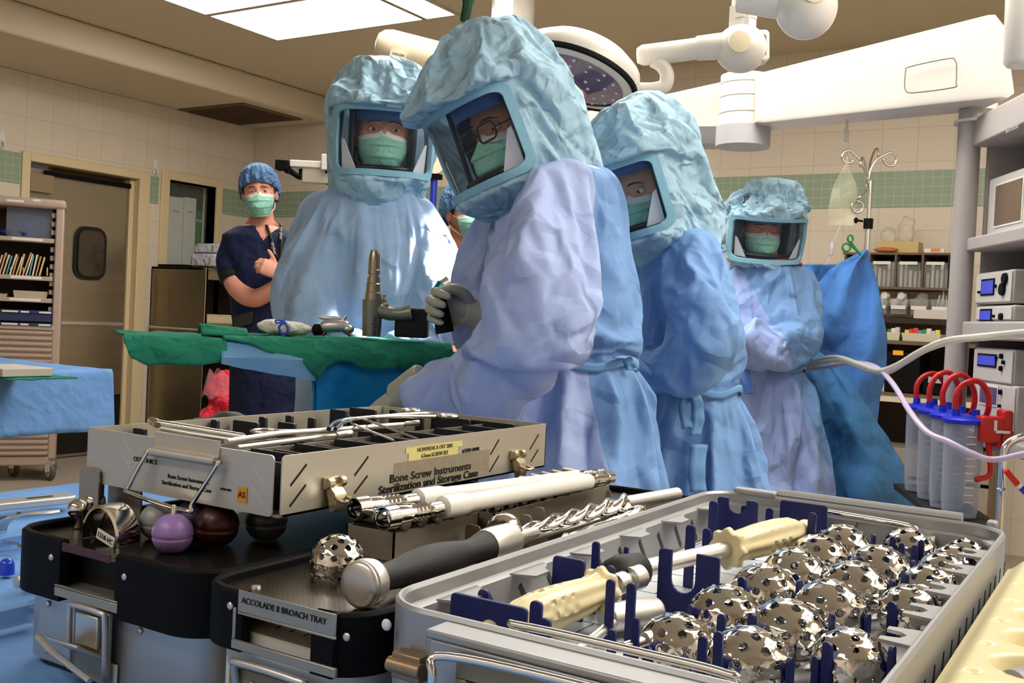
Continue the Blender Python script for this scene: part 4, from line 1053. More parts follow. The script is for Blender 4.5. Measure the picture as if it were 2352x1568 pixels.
pack(-6.36, -5.9, 5.42, 5.85, kz + .002, kz + .11, 'lower grey wrapped instrument pack on the steel cabinet', 0)
pack(-6.34, -5.92, 5.44, 5.83, kz + .112, kz + .19, 'upper grey wrapped instrument pack, stacked on another on the steel cabinet', .03)
# red bag beside the cabinet
W_ = pd(516, 950, 7.25)
m = MB(); m.ell((0, 0, .36), (.145, .15, .38), 28, 24); u = union(m, .02, 2)
u.v = [V((q.x, q.y, max(.002, q.z))) + V((q.x, q.y, 0)) * (noise.noise(q * 9) * .5 + .25 * abs(noise.noise(q * 21))) for q in u.v]
t = tag(obj('waste_bag', u, fabric('bag_red', (236, 60, 78), crease=.03, bs=12, rough=.35, trans=.1), smooth=180, loc=(W_.x, W_.y, 0)), 'crinkled red plastic waste bag standing by the steel cabinet', 'bag')
m = MB(); m.grid(lambda u, v: V((.155 * math.sin(u * 2 * PI) * (1 - .25 * v), .16 * math.cos(u * 2 * PI) * (1 - .25 * v), .55 + .17 * v)) * (1 + .03 * math.sin(u * 50)), 60, 8, wrap=True); obj('clear_liner', m, clearmat('liner', (235, 170, 190), .2, .15, .5), t, 180)
# ---------------------------------------------------------------- mayo stand with towels and tools
MA, MBv = V((-1.80, 1.375, 1.112)), V((.54, .84, 0)).normalized(); MV = V((-MBv.y, MBv.x, 0)); ML, MW = .76, .36
def mp(u, v, z=0): return MA + MBv * u + MV * v + V((0, 0, z))
t = thing('mayo_stand', 'instrument stand under the blue drape and green towels', 'stand', (MA + MBv * .5 + MV * .2) * 1)
t.location.z = 0
m = MB(); m.loft([[mp(.04, 0, z), mp(ML, 0, z), mp(ML, MW, z), mp(.04, MW, z)] for z in (-.018, -.006)]); wo('stand_tray', m, STEEL, t)
c = mp(.52, .2); m = MB(); m.cyl((c.x, c.y, .05), (c.x, c.y, c.z - .018), .016); wo('post', m, STEEL, t)
m = MB(); m.tube([(c.x - .25, c.y, .03), (c.x + .25, c.y, .03)], .02, 8); m.tube([(c.x, c.y - .25, .03), (c.x, c.y + .25, .03)], .02, 8); wo('stand_base', m, STEEL, t)
def drape_edge(name, lb, cat, mt, u0, u1, hang, lift=.0, back=.3, nu=80, out=.012, wav=.006, solid=.003):
    def f(a, b):
        u = u0 + (u1 - u0) * a; h = hang(u); L_ = back + h; s_ = L_ * b
        if s_ < back: p = mp(u, back - s_, .004 + lift + .004 * noise.noise(V((u * 20, s_ * 20, lift * 99))))
        else:
            e = s_ - back; p = mp(u, -.006 - out * min(1, e / .03) - wav * math.sin(u * 34 + lift * 900) * min(1, e / .05), lift - e + .002)
        return p
    m = MB(); m.grid(f, nu, 46); return tag(obj(name, m, mt, smooth=180, solid=solid), lb, cat)
BLUEP = fabric('drape_cyan', (20, 128, 190), crease=.012, bs=7, rough=.35, trans=.15)
def pu(px): 
    q = ray(px, 790); n = Matrix((MBv.xy.to_3d(), V((-q.x, -q.y, 0)), V((0, 0, 1)))).transposed(); return (n.inverted() @ V((-MA.x, -MA.y, 0))).x
def tabu(tab):
    T_ = [(pu(a), b) for a, b in tab]; return lambda u: interp([(x, y) for x, y in T_], min(max(u, T_[0][0]), T_[-1][0]))[0]
drape_edge('stand_drape', 'bright blue plastic drape hanging from the instrument stand', 'drape', BLUEP, pu(300), pu(1035), tabu([(300, .03), (515, .03), (560, .048), (700, .06), (718, .07), (728, .42), (1035, .5)]), 0, .34, 120, .004)
drape_edge('drape_fold', 'pale translucent cuff of the blue drape under the green towels', 'drape', clearmat('cuff_film', (120, 176, 220), .55, .2, .3), pu(505), pu(722), tabu([(505, .045), (560, .055), (640, .066), (722, .078)]), -.004, .002, 40, .022)
drape_edge('towel', 'green towel hanging over the left end of the instrument stand', 'towel', TOWG, pu(283), pu(518), tabu([(283, .012), (300, .045), (340, .06), (380, .056), (440, .058), (500, .05), (518, .03)]), .003, .3, 70, .016)
drape_edge('towel', 'long green towel hanging in points over the middle and right of the instrument stand', 'towel', TOWG, pu(512), pu(1035), tabu([(512, .004), (570, .012), (620, .032), (690, .05), (715, .075), (728, .082), (745, .06), (775, .045), (800, .048), (830, .06), (900, .058), (1035, .06)]), .008, .3, 110, .02)
p0 = mp(pu(470), .03, .01); m = MB(); m.grid(lambda u, v: mp(pu(465) + .1 * u, .02 + .06 * v, .012 + .022 * math.sin(v * 3) * (1 - .3 * u)), 14, 10); tag(obj('towel_corner', m, TOWG, smooth=180, solid=.005), 'turned-up corner of green towel on the instrument stand', 'towel')
# wrapped white cloth with blue tie
p = pd(655, 757, 2.36); m = MB(); m.ell((0, 0, 0), (.062, .035, .018), 24, 14); m.ell((-.02, .0, .004), (.045, .03, .016), 20, 12); u = union(m, .005, 2); u.v = [q * (1 + .12 * noise.noise(q * 60)) for q in u.v]
zt_ = 1.126
t = tag(obj('cloth_roll', u, fabric('cloth_white', (226, 220, 208), crease=.004, bs=60, rough=.9, trans=0), smooth=180, loc=(p.x, p.y, zt_ + .018)), 'rolled white cloth tied with a blue ribbon on the instrument stand', 'cloth'); t.rotation_euler = (0, 0, TH)
m = MB(); m.tube(smooth_path([(.0, -.034, -.016), (-.006, -.037, .002), (.004, -.03, .016), (-.004, 0, .02)], 5), .0025, 6); m.tube(smooth_path([(.004, -.03, .016), (.014, -.037, .002), (.01, -.036, -.014), (.0, -.034, -.016)], 5), .0025, 6); m.tube(smooth_path([(.004, -.03, .016), (-.012, -.034, .012), (-.014, -.036, .018), (.0, -.03, .018)], 5), .002, 6); obj('ribbon', m, mat('ribbon_blue', (44, 74, 190), .7), t, 180)
# saw with a thin blade
p = pd(762, 750, 2.36); t = thing('surgical_saw', 'small silver powered saw with a black collar and thin blade on the stand', 'power tool', (p.x, p.y, zt_), TH)
def q3(px, py, dd=0): v = pd(px, py, 2.36 + dd) - V((p.x, p.y, zt_)); return Matrix.Rotation(-TH, 3, 'Z') @ v
m = MB(); m.tube([q3(600, 757), q3(735, 756)], .002, 6); m.tube([q3(600, 757), q3(660, 757)], .0028, 6, flat=.4); obj('blade', m, SATIN, t)
m = MB(); m.tube([q3(718, 757), q3(722, 757), q3(740, 757)], [.008, .0135, .0135], 16); obj('collar', m, BLACKP, t, smooth=40)
m = MB(); m.tube([q3(738, 752), q3(745, 750), q3(765, 748), q3(790, 748), q3(800, 750)], [.01, .0145, .0155, .0145, .011], 18); obj('saw_body', m, SATIN, t, smooth=50)
m = MB(); m.tube([q3(733, 728), q3(745, 730), q3(770, 730), q3(785, 732)], [.003, .005, .005, .003], 10); m.tube([q3(785, 738), q3(796, 724)], [.006, .003], 10); obj('saw_lever', m, SATIN, t, smooth=50)
m = MB(); m.tube([q3(740, 770), q3(752, 756), q3(775, 752), q3(790, 758), q3(806, 770)], [.005, .006, .007, .006, .004], 10); obj('trigger_guard', m, mat('copper_pink', (170, 110, 96), .25, .9), t, smooth=50)
m = MB(); m.ell(q3(800, 755), (.014, .014, .011), 16, 10); obj('end_cap', m, STEEL, t, smooth=180)
# drill standing on its nose
D0 = 2.40; p = pd(856, 770, D0); t = thing('surgical_drill', 'grey pistol-shaped powered drill with a black battery standing on the green towel', 'power tool', (p.x, p.y, zt_ + .002), TH)
def q4(px, py, dd=0): v = pd(px, py, D0 + dd) - V(t.location); return Matrix.Rotation(-TH, 3, 'Z') @ v
DRG = mat('drill_grey', (132, 132, 120), .38, .6); CHK = mat('chuck_steel', (170, 158, 138), .3, 1)
base_z = q4(856, 771).z
c0 = q4(853, 770); 
def rz_(tab, mt, nm, n=24):
    m = MB(); a = q4(853, 770); m.lathe([(r * D0 / FPX, q4(853, y).z) for y, r in tab], (a.x, 0, 0), (0, 0, 1), n); return obj(nm, m, mt, t, smooth=35)
rz_([(772, 21), (750, 22), (720, 23), (700, 24), (688, 24), (688, 10)], DRG, 'drill_body')
rz_([(690, 19), (672, 18.5), (671, 17), (652, 17), (650, 15.5), (636, 15.5), (635, 12), (630, 12), (629, 15), (620, 15), (619, 14), (604, 14), (590, 13.5), (578, 10.5), (574, 9), (573, 3)], CHK, 'chuck')
m = MB(); m.tube([q4(858, 698), q4(872, 712), q4(895, 720), q4(920, 721), q4(945, 717)], [.018, .021, .0185, .018, .0215], 16, flat=.9); obj('grip', m, DRG, t, smooth=50)
m = MB(); m.tube([q4(868, 706), q4(892, 698)], .012, 12); obj('mode_knob', m, DRG, t, smooth=40)
m = MB(); m.cyl(q4(879, 700), q4(879, 684), .006); m.cyl(q4(879, 682), q4(879, 678), .0085); obj('trigger', m, CHK, t)
a, b = q4(908, 706), q4(980, 771); m = MB(); m.prism(rrect(a.x, base_z, b.x, a.z, .006, 3), .0, .06, lambda u, v, w_: (u, w_, v)); bt = obj('battery', m, mat('battery_black', (10, 10, 11), .75), t, bevel=.004)
o_ = q4(862, 748); text('stryker', .016, frame((o_.x, -.0222, o_.z), (0, 0, 1), (-1, 0, 0)), INK, t)
# tool held in the far hand of the foreground figure
t = thing('handpiece', 'black and teal powered handpiece held in the gloved far hand of the foreground figure', 'power tool', pd(1012, 720, 2.19), TH)
def q5(px, py, dd=0): v = pd(px, py, 2.2 + dd) - V(t.location); return Matrix.Rotation(-TH, 3, 'Z') @ v
m = MB(); m.tube([q5(1004, 690, -.02), q5(1014, 720, -.02), q5(1022, 764, -.02)], [.019, .0185, .02], 18); obj('grip', m, BLACKP, t, smooth=40)
m = MB(); m.tube([q5(1000, 690, -.02), q5(1018, 662, -.02), q5(1036, 650, -.02)], [.0175, .018, .018], 18); obj('housing', m, SATIN, t, smooth=40)
m = MB(); m.tube([q5(1006, 680, -.02), q5(1024, 656, -.02)], .0195, 18); obj('teal_ring', m, mat('teal_metal', (16, 134, 140), .3, .7), t, smooth=40)
m = MB(); m.tube([q5(983, 688, -.02), q5(1000, 684, -.02)], .004, 10); m.ell(q5(983, 688, -.02), .006); obj('trigger', m, CHROME, t, smooth=40)
# ---------------------------------------------------------------- overhead arms, lamps, boom
def W(px, py, d): return pd(px, py, d)
ENA = mat('arm_white', (222, 216, 208), .25, var=.015); ENC = mat('arm_cream', (226, 214, 184), .35, var=.015)
# left lamp arm with a maker's plate
t = thing('pendant_mount', 'thick cream overhead lamp arm with a small name plate, behind the tall hood', 'lamp arm', (W(900, 100, 3.9).xy.to_3d() + V((0, 0, ZC))))
a, b = W(895, 108, 3.9), W(1160, 178, 3.95)
d_ = (b - a).normalized(); m = MB(); m.tube([a - d_ * .055, a - d_ * .05, a - d_ * .03, a, a + d_ * .2, b], [.012, .04, .058, .066, .068, .062], 28, flat=1.0); wo('arm', m, ENC, t, smooth=60)
m = MB(); m.cyl(W(905, 150, 3.9), W(905, 185, 3.9), .045); m.tube([W(905, 180, 3.9), W(930, 215, 3.9), W(1000, 240, 3.92)], .035, 16); wo('knuckle', m, ENC, t, smooth=50)
m = MB(); a2 = W(1150, 176, 3.95); m.cyl((a2.x, a2.y, a2.z - .03), (a2.x, a2.y, ZC), .035); wo('drop_post', m, ENC, t)
c = W(913, 125, 3.83); e = (W(930, 129, 3.83) - c).normalized(); up = (CU - e * CU.dot(e)).normalized(); Mx = frame(c, e, up)
m = MB(); m.prism(rrect(-.029, -.011, .029, .011, .004, 3), -.03, .0, lambda u, v, w_: Mx @ V((u, v, w_))); pl = wo('name_plate', m, mat('plate_cream', (206, 198, 176), .4), t)
wtext('KREUZER', .0115, Mx @ Matrix.Translation((.003, 0, .0006)), INK, pl)
# main surgical lamp
LC = W(1326, 176, 3.0); TG = pd(1040, 545, 2.82); nd = (TG - LC).normalized(); nd = (V((0, 0, -1)) * .9 + (CO - LC).normalized() * .2 - CR * .3).normalized(); LS = .82
t = thing('surgical_lamp', 'round white surgical lamp head with a violet lens, behind the tall hood', 'surgical lamp', (LC.x, LC.y, ZC))
m = MB(); m.lathe([(a_ * LS, b_ * LS) for a_, b_ in ((.02, -.115), (.1, -.112), (.17, -.095), (.215, -.06), (.228, -.02), (.226, .0),)], LC, nd, 56); wo('housing', m, ENA, t, smooth=60)
m = MB(); m.lathe([(a_ * LS, b_ * LS) for a_, b_ in ((.226, -.004), (.2275, 0), (.2275, .012), (.214, .014), (.206, .004),)], LC, nd, 56, cap=False); wo('trim_ring', m, BLACKP, t, smooth=40)
m = MB(); m.lathe([(a_ * LS, b_ * LS) for a_, b_ in ((.21, .011), (.19, .018), (.178, .017),)], LC, nd, 56, cap=False); wo('rim', m, ENA, t, smooth=60)
m = MB(); m.lathe([(a_ * LS, b_ * LS) for a_, b_ in ((.18, .012), (.12, .022), (.0001, .026),)], LC, nd, 56); wo('lens', m, mat('lens_violet', (122, 108, 132), .06, .2, var=.2, vs=30, coat=.6), t, smooth=60)
x_ = nd.orthogonal().normalized(); y_ = nd.cross(x_)
LED = mat('led_white', (240, 236, 255), .2, emit=3)
for rr, n in ((.042, 6), (.092, 12), (.126, 16)):
    for k in range(n):
        q = LC + nd * (.0215 - rr * .06) + (x_ * math.cos(2 * PI * k / n) + y_ * math.sin(2 * PI * k / n)) * rr; m = MB(); m.ell(q, (.006, .006, .006), 8, 6); wo('lamp_bulb', m, mat('bulb_glass', (210, 200, 225), .05, .3), t, smooth=180)
hub = LC - nd * .11
m = MB(); m.tube(smooth_path([W(1455, 205, 3.0), W(1495, 206, 3.0), W(1525, 198, 3.0), W(1532, 172, 3.0), W(1520, 150, 3.0), W(1500, 138, 3.0)], 6), .021, 16); wo('yoke', m, ENA, t, smooth=60)
m = MB(); m.tube([W(1464, 128, 3.0), W(1476, 127, 3.0), W(1560, 117, 3.0), W(1598, 112, 3.0), W(1602, 111, 3.0), W(1680, 104, 3.0)], [.022, .03, .031, .031, .035, .04], 20); wo('arm', m, ENA, t, smooth=50)
J = W(1702, 112, 3.0); m = MB(); m.ell(J, (.075, .075, .07), 28, 18); m.box(J.x - .03, J.y - .03, J.z - .01, J.x + .03, J.y + .03, J.z + .12); wo('joint', m, ENA, t, smooth=60)
m = MB(); jf = J - CF * .072 - CR * .02; m.lathe([(.032, -.004), (.031, .003), (.0001, .005)], jf, -CF, 24); wo('joint_cap', m, ENC, t, smooth=40)
m = MB(); k_ = W(1745, 110, 3.0); m.prism(rrect(-.022, -.045, .022, .045, .012, 4), -.03, .03, lambda u, v, w_: k_ + CR * u + CU * v + CF * w_); wo('bracket', m, ENA, t, smooth=40, bevel=.004)
m = MB(); m.prism(rrect(-.012, -.03, .012, .03, .005, 4), -.0305, -.0302, lambda u, v, w_: k_ + CR * u + CU * v + CF * w_); wo('bracket_gap', m, mat('gap_grey', (110, 104, 98), .6), t)
p_ = W(1707, 75, 3.0); m = MB(); m.cyl((p_.x, p_.y, p_.z - .02), (p_.x, p_.y, p_.z + .035), .036); m.cyl((p_.x, p_.y, p_.z + .036), (p_.x, p_.y, ZC), .0375); wo('drop_post', m, ENA, t, smooth=40)
SPL = bpy.data.lights.new('surgical_beam', 'SPOT'); SPL.energy = SPOT_W; SPL.spot_size = math.radians(12); SPL.spot_blend = .35; SPL.shadow_soft_size = .08; SPL.color = (1, .98, .96)
so = bpy.data.objects.new('surgical_beam', SPL); COL.objects.link(so); so.location = LC + nd * .04; tv = (TG - so.location).normalized(); so.rotation_euler = tv.to_track_quat('-Z', 'Y').to_euler()
# second arm, its big knuckle cut by the top of the view
t = thing('pendant_mount', 'white overhead arm with a large round knuckle, cut by the top edge', 'lamp arm', (W(1850, 20, 2.7).xy.to_3d() + V((0, 0, ZC))))
J = W(1852, 18, 2.7); m = MB(); m.ell(J, (.08, .08, .082), 28, 18); wo('knuckle', m, ENA, t, smooth=60)
m = MB(); m.lathe([(.034, -.004), (.033, .003), (.0001, .005)], J - CF * .078 + CU * .02, -CF, 24); wo('knuckle_cap', m, ENC, t, smooth=40)
m = MB(); m.tube([J, W(1780, 5, 2.72), W(1700, -8, 2.75)], .042, 18); wo('arm', m, ENA, t, smooth=50)
m = MB(); m.cyl(J, (J.x, J.y, ZC), .05); wo('drop_post', m, ENA, t, smooth=50)
t = thing('pendant_mount', 'white rounded overhead arm end cut by the right edge', 'lamp arm', (W(2345, 60, 2.7).xy.to_3d() + V((0, 0, ZC))))
J = W(2352, 60, 2.7); m = MB(); m.tube([J - V((0, 0, .105)), J - V((0, 0, .095)), J + V((0, 0, .1)), V((J.x, J.y, ZC))], [.038, .046, .05, .05], 24); wo('arm_end', m, ENA, t, smooth=40)
# dark green lamp handle at the top
t = thing('hanging_grip', 'dark green lamp handle hanging at the top edge beside the tall hood', 'handle', (W(1076, -10, 2.6).xy.to_3d() + V((0, 0, ZC))))
m = MB(); m.tube([W(1066, 52, 2.6), W(1067, 48, 2.6), W(1074, 10, 2.6), W(1078, -20, 2.6)], [.009, .0125, .014, .022], 16); wo('grip', m, mat('handle_green', (18, 66, 36), .4), t, smooth=40)
h_ = W(1078, -20, 2.6); m = MB(); m.cyl(h_, (h_.x, h_.y, ZC), .03); wo('drop_post', m, ENA, t)
a, b = W(1100, -25, 4.2), W(1240, 30, 4.2); t = thing('ceiling_rail', 'slim white ceiling rail beside the green handle', 'rail', (a.x, a.y, ZC)); m = MB(); m.tube([(a.x, a.y, ZC - .03), (b.x + .1, b.y + .2, ZC - .03)], .03, 12); wo('rail', m, ENA, t)
# boom arm and column
BM = thing('equipment_boom', 'large white ceiling boom arm crossing the upper right to the equipment tower', 'boom', (W(1165, 300, 5.1).xy.to_3d() + V((0, 0, ZC))))
def sect(top, bot, th):
    c = (top + bot) / 2; up = (top - bot); h = up.length / 2; up.normalize(); back = V((CF.x, CF.y, 0)).normalized() * th
    return [c + back * (v + 1) / 2 * 1.0 * 1 + up * w_ for v, w_ in [(a / 1, b) for a, b in rrect(-1, -h, 1, h, min(.03, h * .4), 4)]]
m = MB(); m.loft([sect(W(1738, 163, 3.68), W(1738, 279, 3.68), .2), sect(W(1755, 165, 3.66), W(1755, 281, 3.66), .2), sect(W(2270, 34, 3.12), W(2300, 222, 3.12), .24), sect(W(2287, 33, 3.1), W(2316, 224, 3.1), .22), sect(W(2308, 60, 3.09), W(2330, 214, 3.09), .16)]); arm = wo('boom_arm', m, ENA, BM, smooth=30)
m = MB(); m.loft([sect(W(1150, 300, 5.1), W(1150, 380, 5.1), .2), sect(W(1712, 176, 3.76), W(1712, 284, 3.76), .2)]); wo('inner_arm', m, ENC, BM, smooth=30)
jp = W(1722, 225, 3.72) + V((CF.x, CF.y, 0)) * .08
m = MB(); m.cyl((jp.x, jp.y, W(1722, 283, 3.72).z), (jp.x, jp.y, W(1722, 164, 3.72).z), .092, n=36); jt = wo('joint', m, ENA, BM, smooth=40)
for y in (186, 218, 256): z = W(1722, y, 3.72).z; m = MB(); m.lathe([(.0925, 0), (.0925, .003)], (jp.x, jp.y, z), n=36, cap=False); wo('joint_seam', m, mat('seam_grey', (120, 112, 104), .6), jt)
m = MB(); zz = W(1735, 330, 3.72).z; m.cyl((jp.x, jp.y, zz), (jp.x, jp.y, W(1722, 284, 3.72).z), .1, n=36); wo('lower_joint', m, GREYP, BM, smooth=40)
m = MB(); m.loft([sect(W(1480, 290, 4.2), W(1480, 331, 4.3), .14), sect(W(1715, 289, 3.72), W(1715, 328, 3.72), .14)]); wo('lower_arm', m, GREYP, BM, smooth=30)
a_, b_, c_ = W(2077, 165, 3.33), W(2197, 135, 3.2), W(2080, 213, 3.33)
def onarm(px, py):   # on the near face of the arm
    n0 = W(1755, 225, 3.66); n1 = W(2290, 130, 3.11); dr_ = V((n1.x - n0.x, n1.y - n0.y, 0)); nn = V((-dr_.y, dr_.x, 0)).normalized(); r_ = ray(px, py); k = (n0 - CO).dot(nn) / r_.dot(nn); return CO + r_ * (k * .996)
pts = [onarm(*q) for q in ((2080, 165), (2090, 153), (2180, 134), (2194, 140), (2197, 150), (2196, 190), (2188, 201), (2095, 213), (2080, 206), (2078, 195))]
m = MB(); m.tube(smooth_path(pts, 4, True), .0022, 6, closed=True); cv = wo('cover_outline', m, _MATS['seam_grey'], arm, smooth=180)
m = MB(); a = W(1945, 259, 3.55); m.cyl(a + V((0, 0, .012)), a, .02); m.tube(smooth_path([a, W(1945, 290, 3.55), W(1940, 310, 3.55), W(1943, 324, 3.55), W(1947, 312, 3.55), W(1946, 300, 3.55)], 5), .004, 8); wo('hook', m, STEEL, BM, smooth=60)
rp = W(1165, 300, 5.1) + V((CF.x, CF.y, 0)) * .1; m = MB(); m.cyl((rp.x, rp.y, rp.z - .06), (rp.x, rp.y, ZC), .11, n=28); wo('ceiling_post', m, ENA, BM, smooth=40)
# equipment tower hanging from the boom
TWA = TH - math.radians(4); TO = pd(2215, 600, 3.3); TWI = Matrix.Rotation(-TWA, 3, 'Z')
TW = thing('equipment_tower', 'grey equipment tower with shelves of monitors at the right edge', 'equipment tower', (TO.x, TO.y, W(2215, 236, 3.3).z), TWA)
TWH = TW.location.z
TWG = mat('tower_grey', (168, 162, 160), .45, var=.02); TWD = mat('tower_inside', (150, 142, 138), .5)
def tl(px, py, x=0):
    """point of the tower's own frame seen at a pixel, on the upright plane x"""
    o = TWI @ (CO - V((TO.x, TO.y, TWH))); r = TWI @ ray(px, py); return o + r * ((x - o.x) / r.x)
def tb(nm, x0, x1, y0, y1, z0, z1, mt=TWG, bev=.006, par=TW): m = MB(); m.box(x0, y0, z0, x1, y1, z1); return obj(nm, m, mt, par, bevel=bev)
zl = lambda py: tl(2215, py).z
m = MB(); m.cyl((.0, .02, -1.3), (.0, .02, zl(262)), .036, n=28); obj('column', m, TWG, TW, smooth=40)
m = MB(); m.cyl((.03, .03, zl(262)), (.03, .03, 0), .055, n=28); m.cyl((.03, .03, zl(290)), (.03, .03, zl(284)), .075, n=28); obj('swivel_neck', m, ENA, TW, smooth=40)
for nm, y0, y1 in (('shelf', 283, 345), ('shelf', 548, 578), ('shelf', 738, 778), ('shelf', 985, 1015)): tb(nm, .0, .55, -1.0, .0, zl(y1), zl(y0))
tb('back_panel', .5, .53, -1.0, 0, zl(1015), zl(283), TWD, 0); tb('far_panel', .05, .5, -.02, .0, zl(1015), zl(283), TWD, 0)
for px, py, s_, sz_ in ((2330, 295, 'Berchtold', .022),):
    q = tl(px, py); text(s_, sz_, frame((-.0068, q.y, q.z), (0, -1, 0), (0, 0, 1)), GREYP, TW)
DVG = mat('device_grey', (176, 172, 166), .4, var=.02); SCRB = mat('screen_blue', (48, 60, 176), .2, emit=.45); SCRD = mat('screen_dark', (110, 92, 76), .1)
def device(lb, x0, x1, yt, yb, depth=.32, scr=None, dots=(), x=.03, shelf=None, blk=None, sm_=SCRB):
    a, b = tl(x0, (yt + yb) / 2, x), tl(x1, (yt + yb) / 2, x); zt, zb = tl(x0, yt, x).z, tl(x0, yb, x).z
    if shelf is not None: zb = shelf
    o = Matrix.Rotation(TWA, 3, 'Z') @ V((x, (a.y + b.y) / 2, zb)) + V((TO.x, TO.y, TWH))
    t = thing('video_device', lb, 'device', o, TWA, 'devices on the equipment tower'); h = (a.y - b.y) / 2
    m = MB(); m.box(0, -h, 0, depth, h, zt - zb); obj('device_body', m, DVG, t, bevel=.006)
    m = MB(); m.box(-.004, -h + .005, .005, .0, h - .004, zt - zb - .005); obj('front_panel', m, mat('device_front', (196, 192, 188), .35), t, bevel=.003)
    def lo(px, py): q = tl(px, py, x - .004); return q.y - (a.y + b.y) / 2, q.z - zb
    if scr:
        p, q = lo(scr[0], scr[1]), lo(scr[2], scr[3]); m = MB(); m.box(-.0065, q[0] - .006, q[1] - .006, -.004, p[0] + .006, p[1] + .006); bz_ = obj('screen_bezel', m, BLACKP if sm_ is SCRB else WHITEP, t)
        m = MB(); m.box(-.0075, q[0], q[1], -.0066, p[0], p[1]); obj('screen', m, sm_, bz_)
    for px, py, r in dots:
        p = lo(px, py); m = MB(); m.lathe([(r, 0), (r * .9, .008), (.0001, .009)], (-.004, p[0], p[1]), (-1, 0, 0), 16); obj('button', m, BLACKP, t)
    return t, zt - zb
device('white framed small monitor on the upper tower shelf', 2272, 2362, 412, 528, .06, (2290, 428, 2346, 505), (), .06, zl(548) + .002, sm_=SCRD)
device('grey video unit with a blue screen and black connector, on top of another', 2243, 2327, 628, 695, .32, (2257, 646, 2282, 673), ((2304, 664, .02), (2310, 640, .018), (2288, 657, .006), (2251, 671, .004)), .03, zl(699))
device('thin grey video unit with a small blue screen on the middle tower shelf', 2243, 2327, 703, 752, .32, (2254, 714, 2276, 734), ((2301, 727, .011), (2284, 726, .005)), .03, zl(738) + .002)
device('grey pump unit with a violet-blue screen, upper of the lower pair', 2238, 2330, 797, 862, .34, (2249, 815, 2287, 840), ((2302, 818, .008), (2307, 832, .006), (2301, 846, .008), (2291, 822, .004)), .03, zl(872))
device('grey pump unit with a dark violet screen, lowest on the tower', 2236, 2335, 872, 962, .34, (2254, 885, 2290, 930), ((2300, 900, .008), (2298, 932, .005)), .03, zl(985) + .002, sm_=mat('screen_violet', (96, 78, 110), .15))
# ---------------------------------------------------------------- suction canisters
CANM = clearmat('canister_clear', (176, 186, 208), .2, .1, .45); LIDB = mat('lid_blue', (16, 40, 190), .35); REDT = mat('tube_red', (190, 28, 26), .3)
CS0, CS1 = W(2213, 1188, 3.0), W(2118, 1130, 3.55)
SZ = CS0.z
t = thing('canister_stand', 'low stand under the row of suction canisters by the tower', 'stand', ((CS0.x + CS1.x) / 2, (CS0.y + CS1.y) / 2, 0))
dv = (CS1 - CS0); dv.z = 0; dn = dv.normalized(); sx_ = V((dn.y, -dn.x, 0)) * .08
m = MB(); m.loft([[CS0 - dn * .1 + sx_, CS0 - dn * .1 - sx_, V((CS1.x, CS1.y, SZ)) + dn * .08 - sx_, V((CS1.x, CS1.y, SZ)) + dn * .08 + sx_], [q - V((0, 0, .02)) for q in (CS0 - dn * .1 + sx_, CS0 - dn * .1 - sx_, V((CS1.x, CS1.y, SZ)) + dn * .08 - sx_, V((CS1.x, CS1.y, SZ)) + dn * .08 + sx_)]]); wo('stand_plate', m, BLACKM, t)
mid = (CS0 + V((CS1.x, CS1.y, SZ))) / 2; m = MB(); m.cyl((mid.x, mid.y, .03), (mid.x, mid.y, SZ - .02), .03); wo('post', m, STEEL, t)
m = MB(); m.tube([mid + V((-.25, 0, .03 - mid.z)), mid + V((.25, 0, .03 - mid.z))], .028, 10); m.tube([mid + V((0, -.25, .03 - mid.z)), mid + V((0, .25, .03 - mid.z))], .028, 10); wo('stand_base', m, STEEL, t)
heads = [(2213, 3.0), (2182, 3.14), (2150, 3.3), (2119, 3.46)]
ordn = ('nearest', 'second nearest', 'third nearest', 'farthest')
for k, (px, d) in enumerate(heads):
    q = W(px, 1000, d); t = thing('suction_canister', f'clear ribbed suction canister with a blue lid, {ordn[k]} of the four', 'canister', (q.x, q.y, SZ + .001), TH, 'suction canisters by the tower')
    hh = W(px, 963 - 2 * k, d).z - SZ if k == 0 else hh
    m = MB(); m.lathe([(.03, 0), (.046, .003), (.052, .05), (.0545, hh * .8), (.055, hh - .01), (.053, hh - .01), (.05, .06), (.044, .008)], n=40); cn = obj('canister_cup', m, CANM, t, smooth=40)
    for j in range(10): m = MB(); m.grid(lambda u, v: V((.0558 * math.sin((u - .5) * .5), -.0558 * math.cos((u - .5) * .5), .05 + j * .021 + .003 * v)), 6, 2); obj('scale_mark', m, PAPER, cn, 0)
    m = MB(); m.lathe([(.061, hh - .012), (.063, hh - .008), (.063, hh), (.056, hh + .006), (.03, hh + .012), (.0001, hh + .012)], n=40); ld = obj('lid', m, LIDB, t, smooth=35)
    for x in (-.03, .028): m = MB(); m.lathe([(.012, hh + .008), (.011, hh + .03), (.0001, hh + .03)], (x, -.01, 0), n=14); obj('port', m, LIDB, ld)
    ht = (.105, .115, .115, .105)[k]; m = MB(); m.tube(smooth_path([(-.03, -.01, hh + .02), (-.033, -.01, hh + .07), (-.01, -.01, hh + ht), (.03, -.01, hh + ht + .008), (.062, -.005, hh + .08), (.068, 0, hh + .03), (.066, .03, hh - .01)], 6), .0085, 12); obj('red_tube', m, REDT, t, smooth=180)
p = W(2287, 980, 2.95); t = thing('valve_clamp', 'red plastic valve clamp with a white tag beside the canisters', 'clamp', p, TH)
m = MB(); m.box(-.05, -.02, -.045, .02, .03, .03); m.box(.0, -.02, -.06, .05, .03, -.005); m.box(.012, -.02, -.01, .04, .03, .05); obj('clamp_body', m, REDT, t, bevel=.006)
m = MB(); m.box(-.01, -.026, -.016, .03, -.021, -.008); m.box(-.015, -.026, -.01, -.008, -.021, .02); obj('white_tag', m, WHITEP, t)
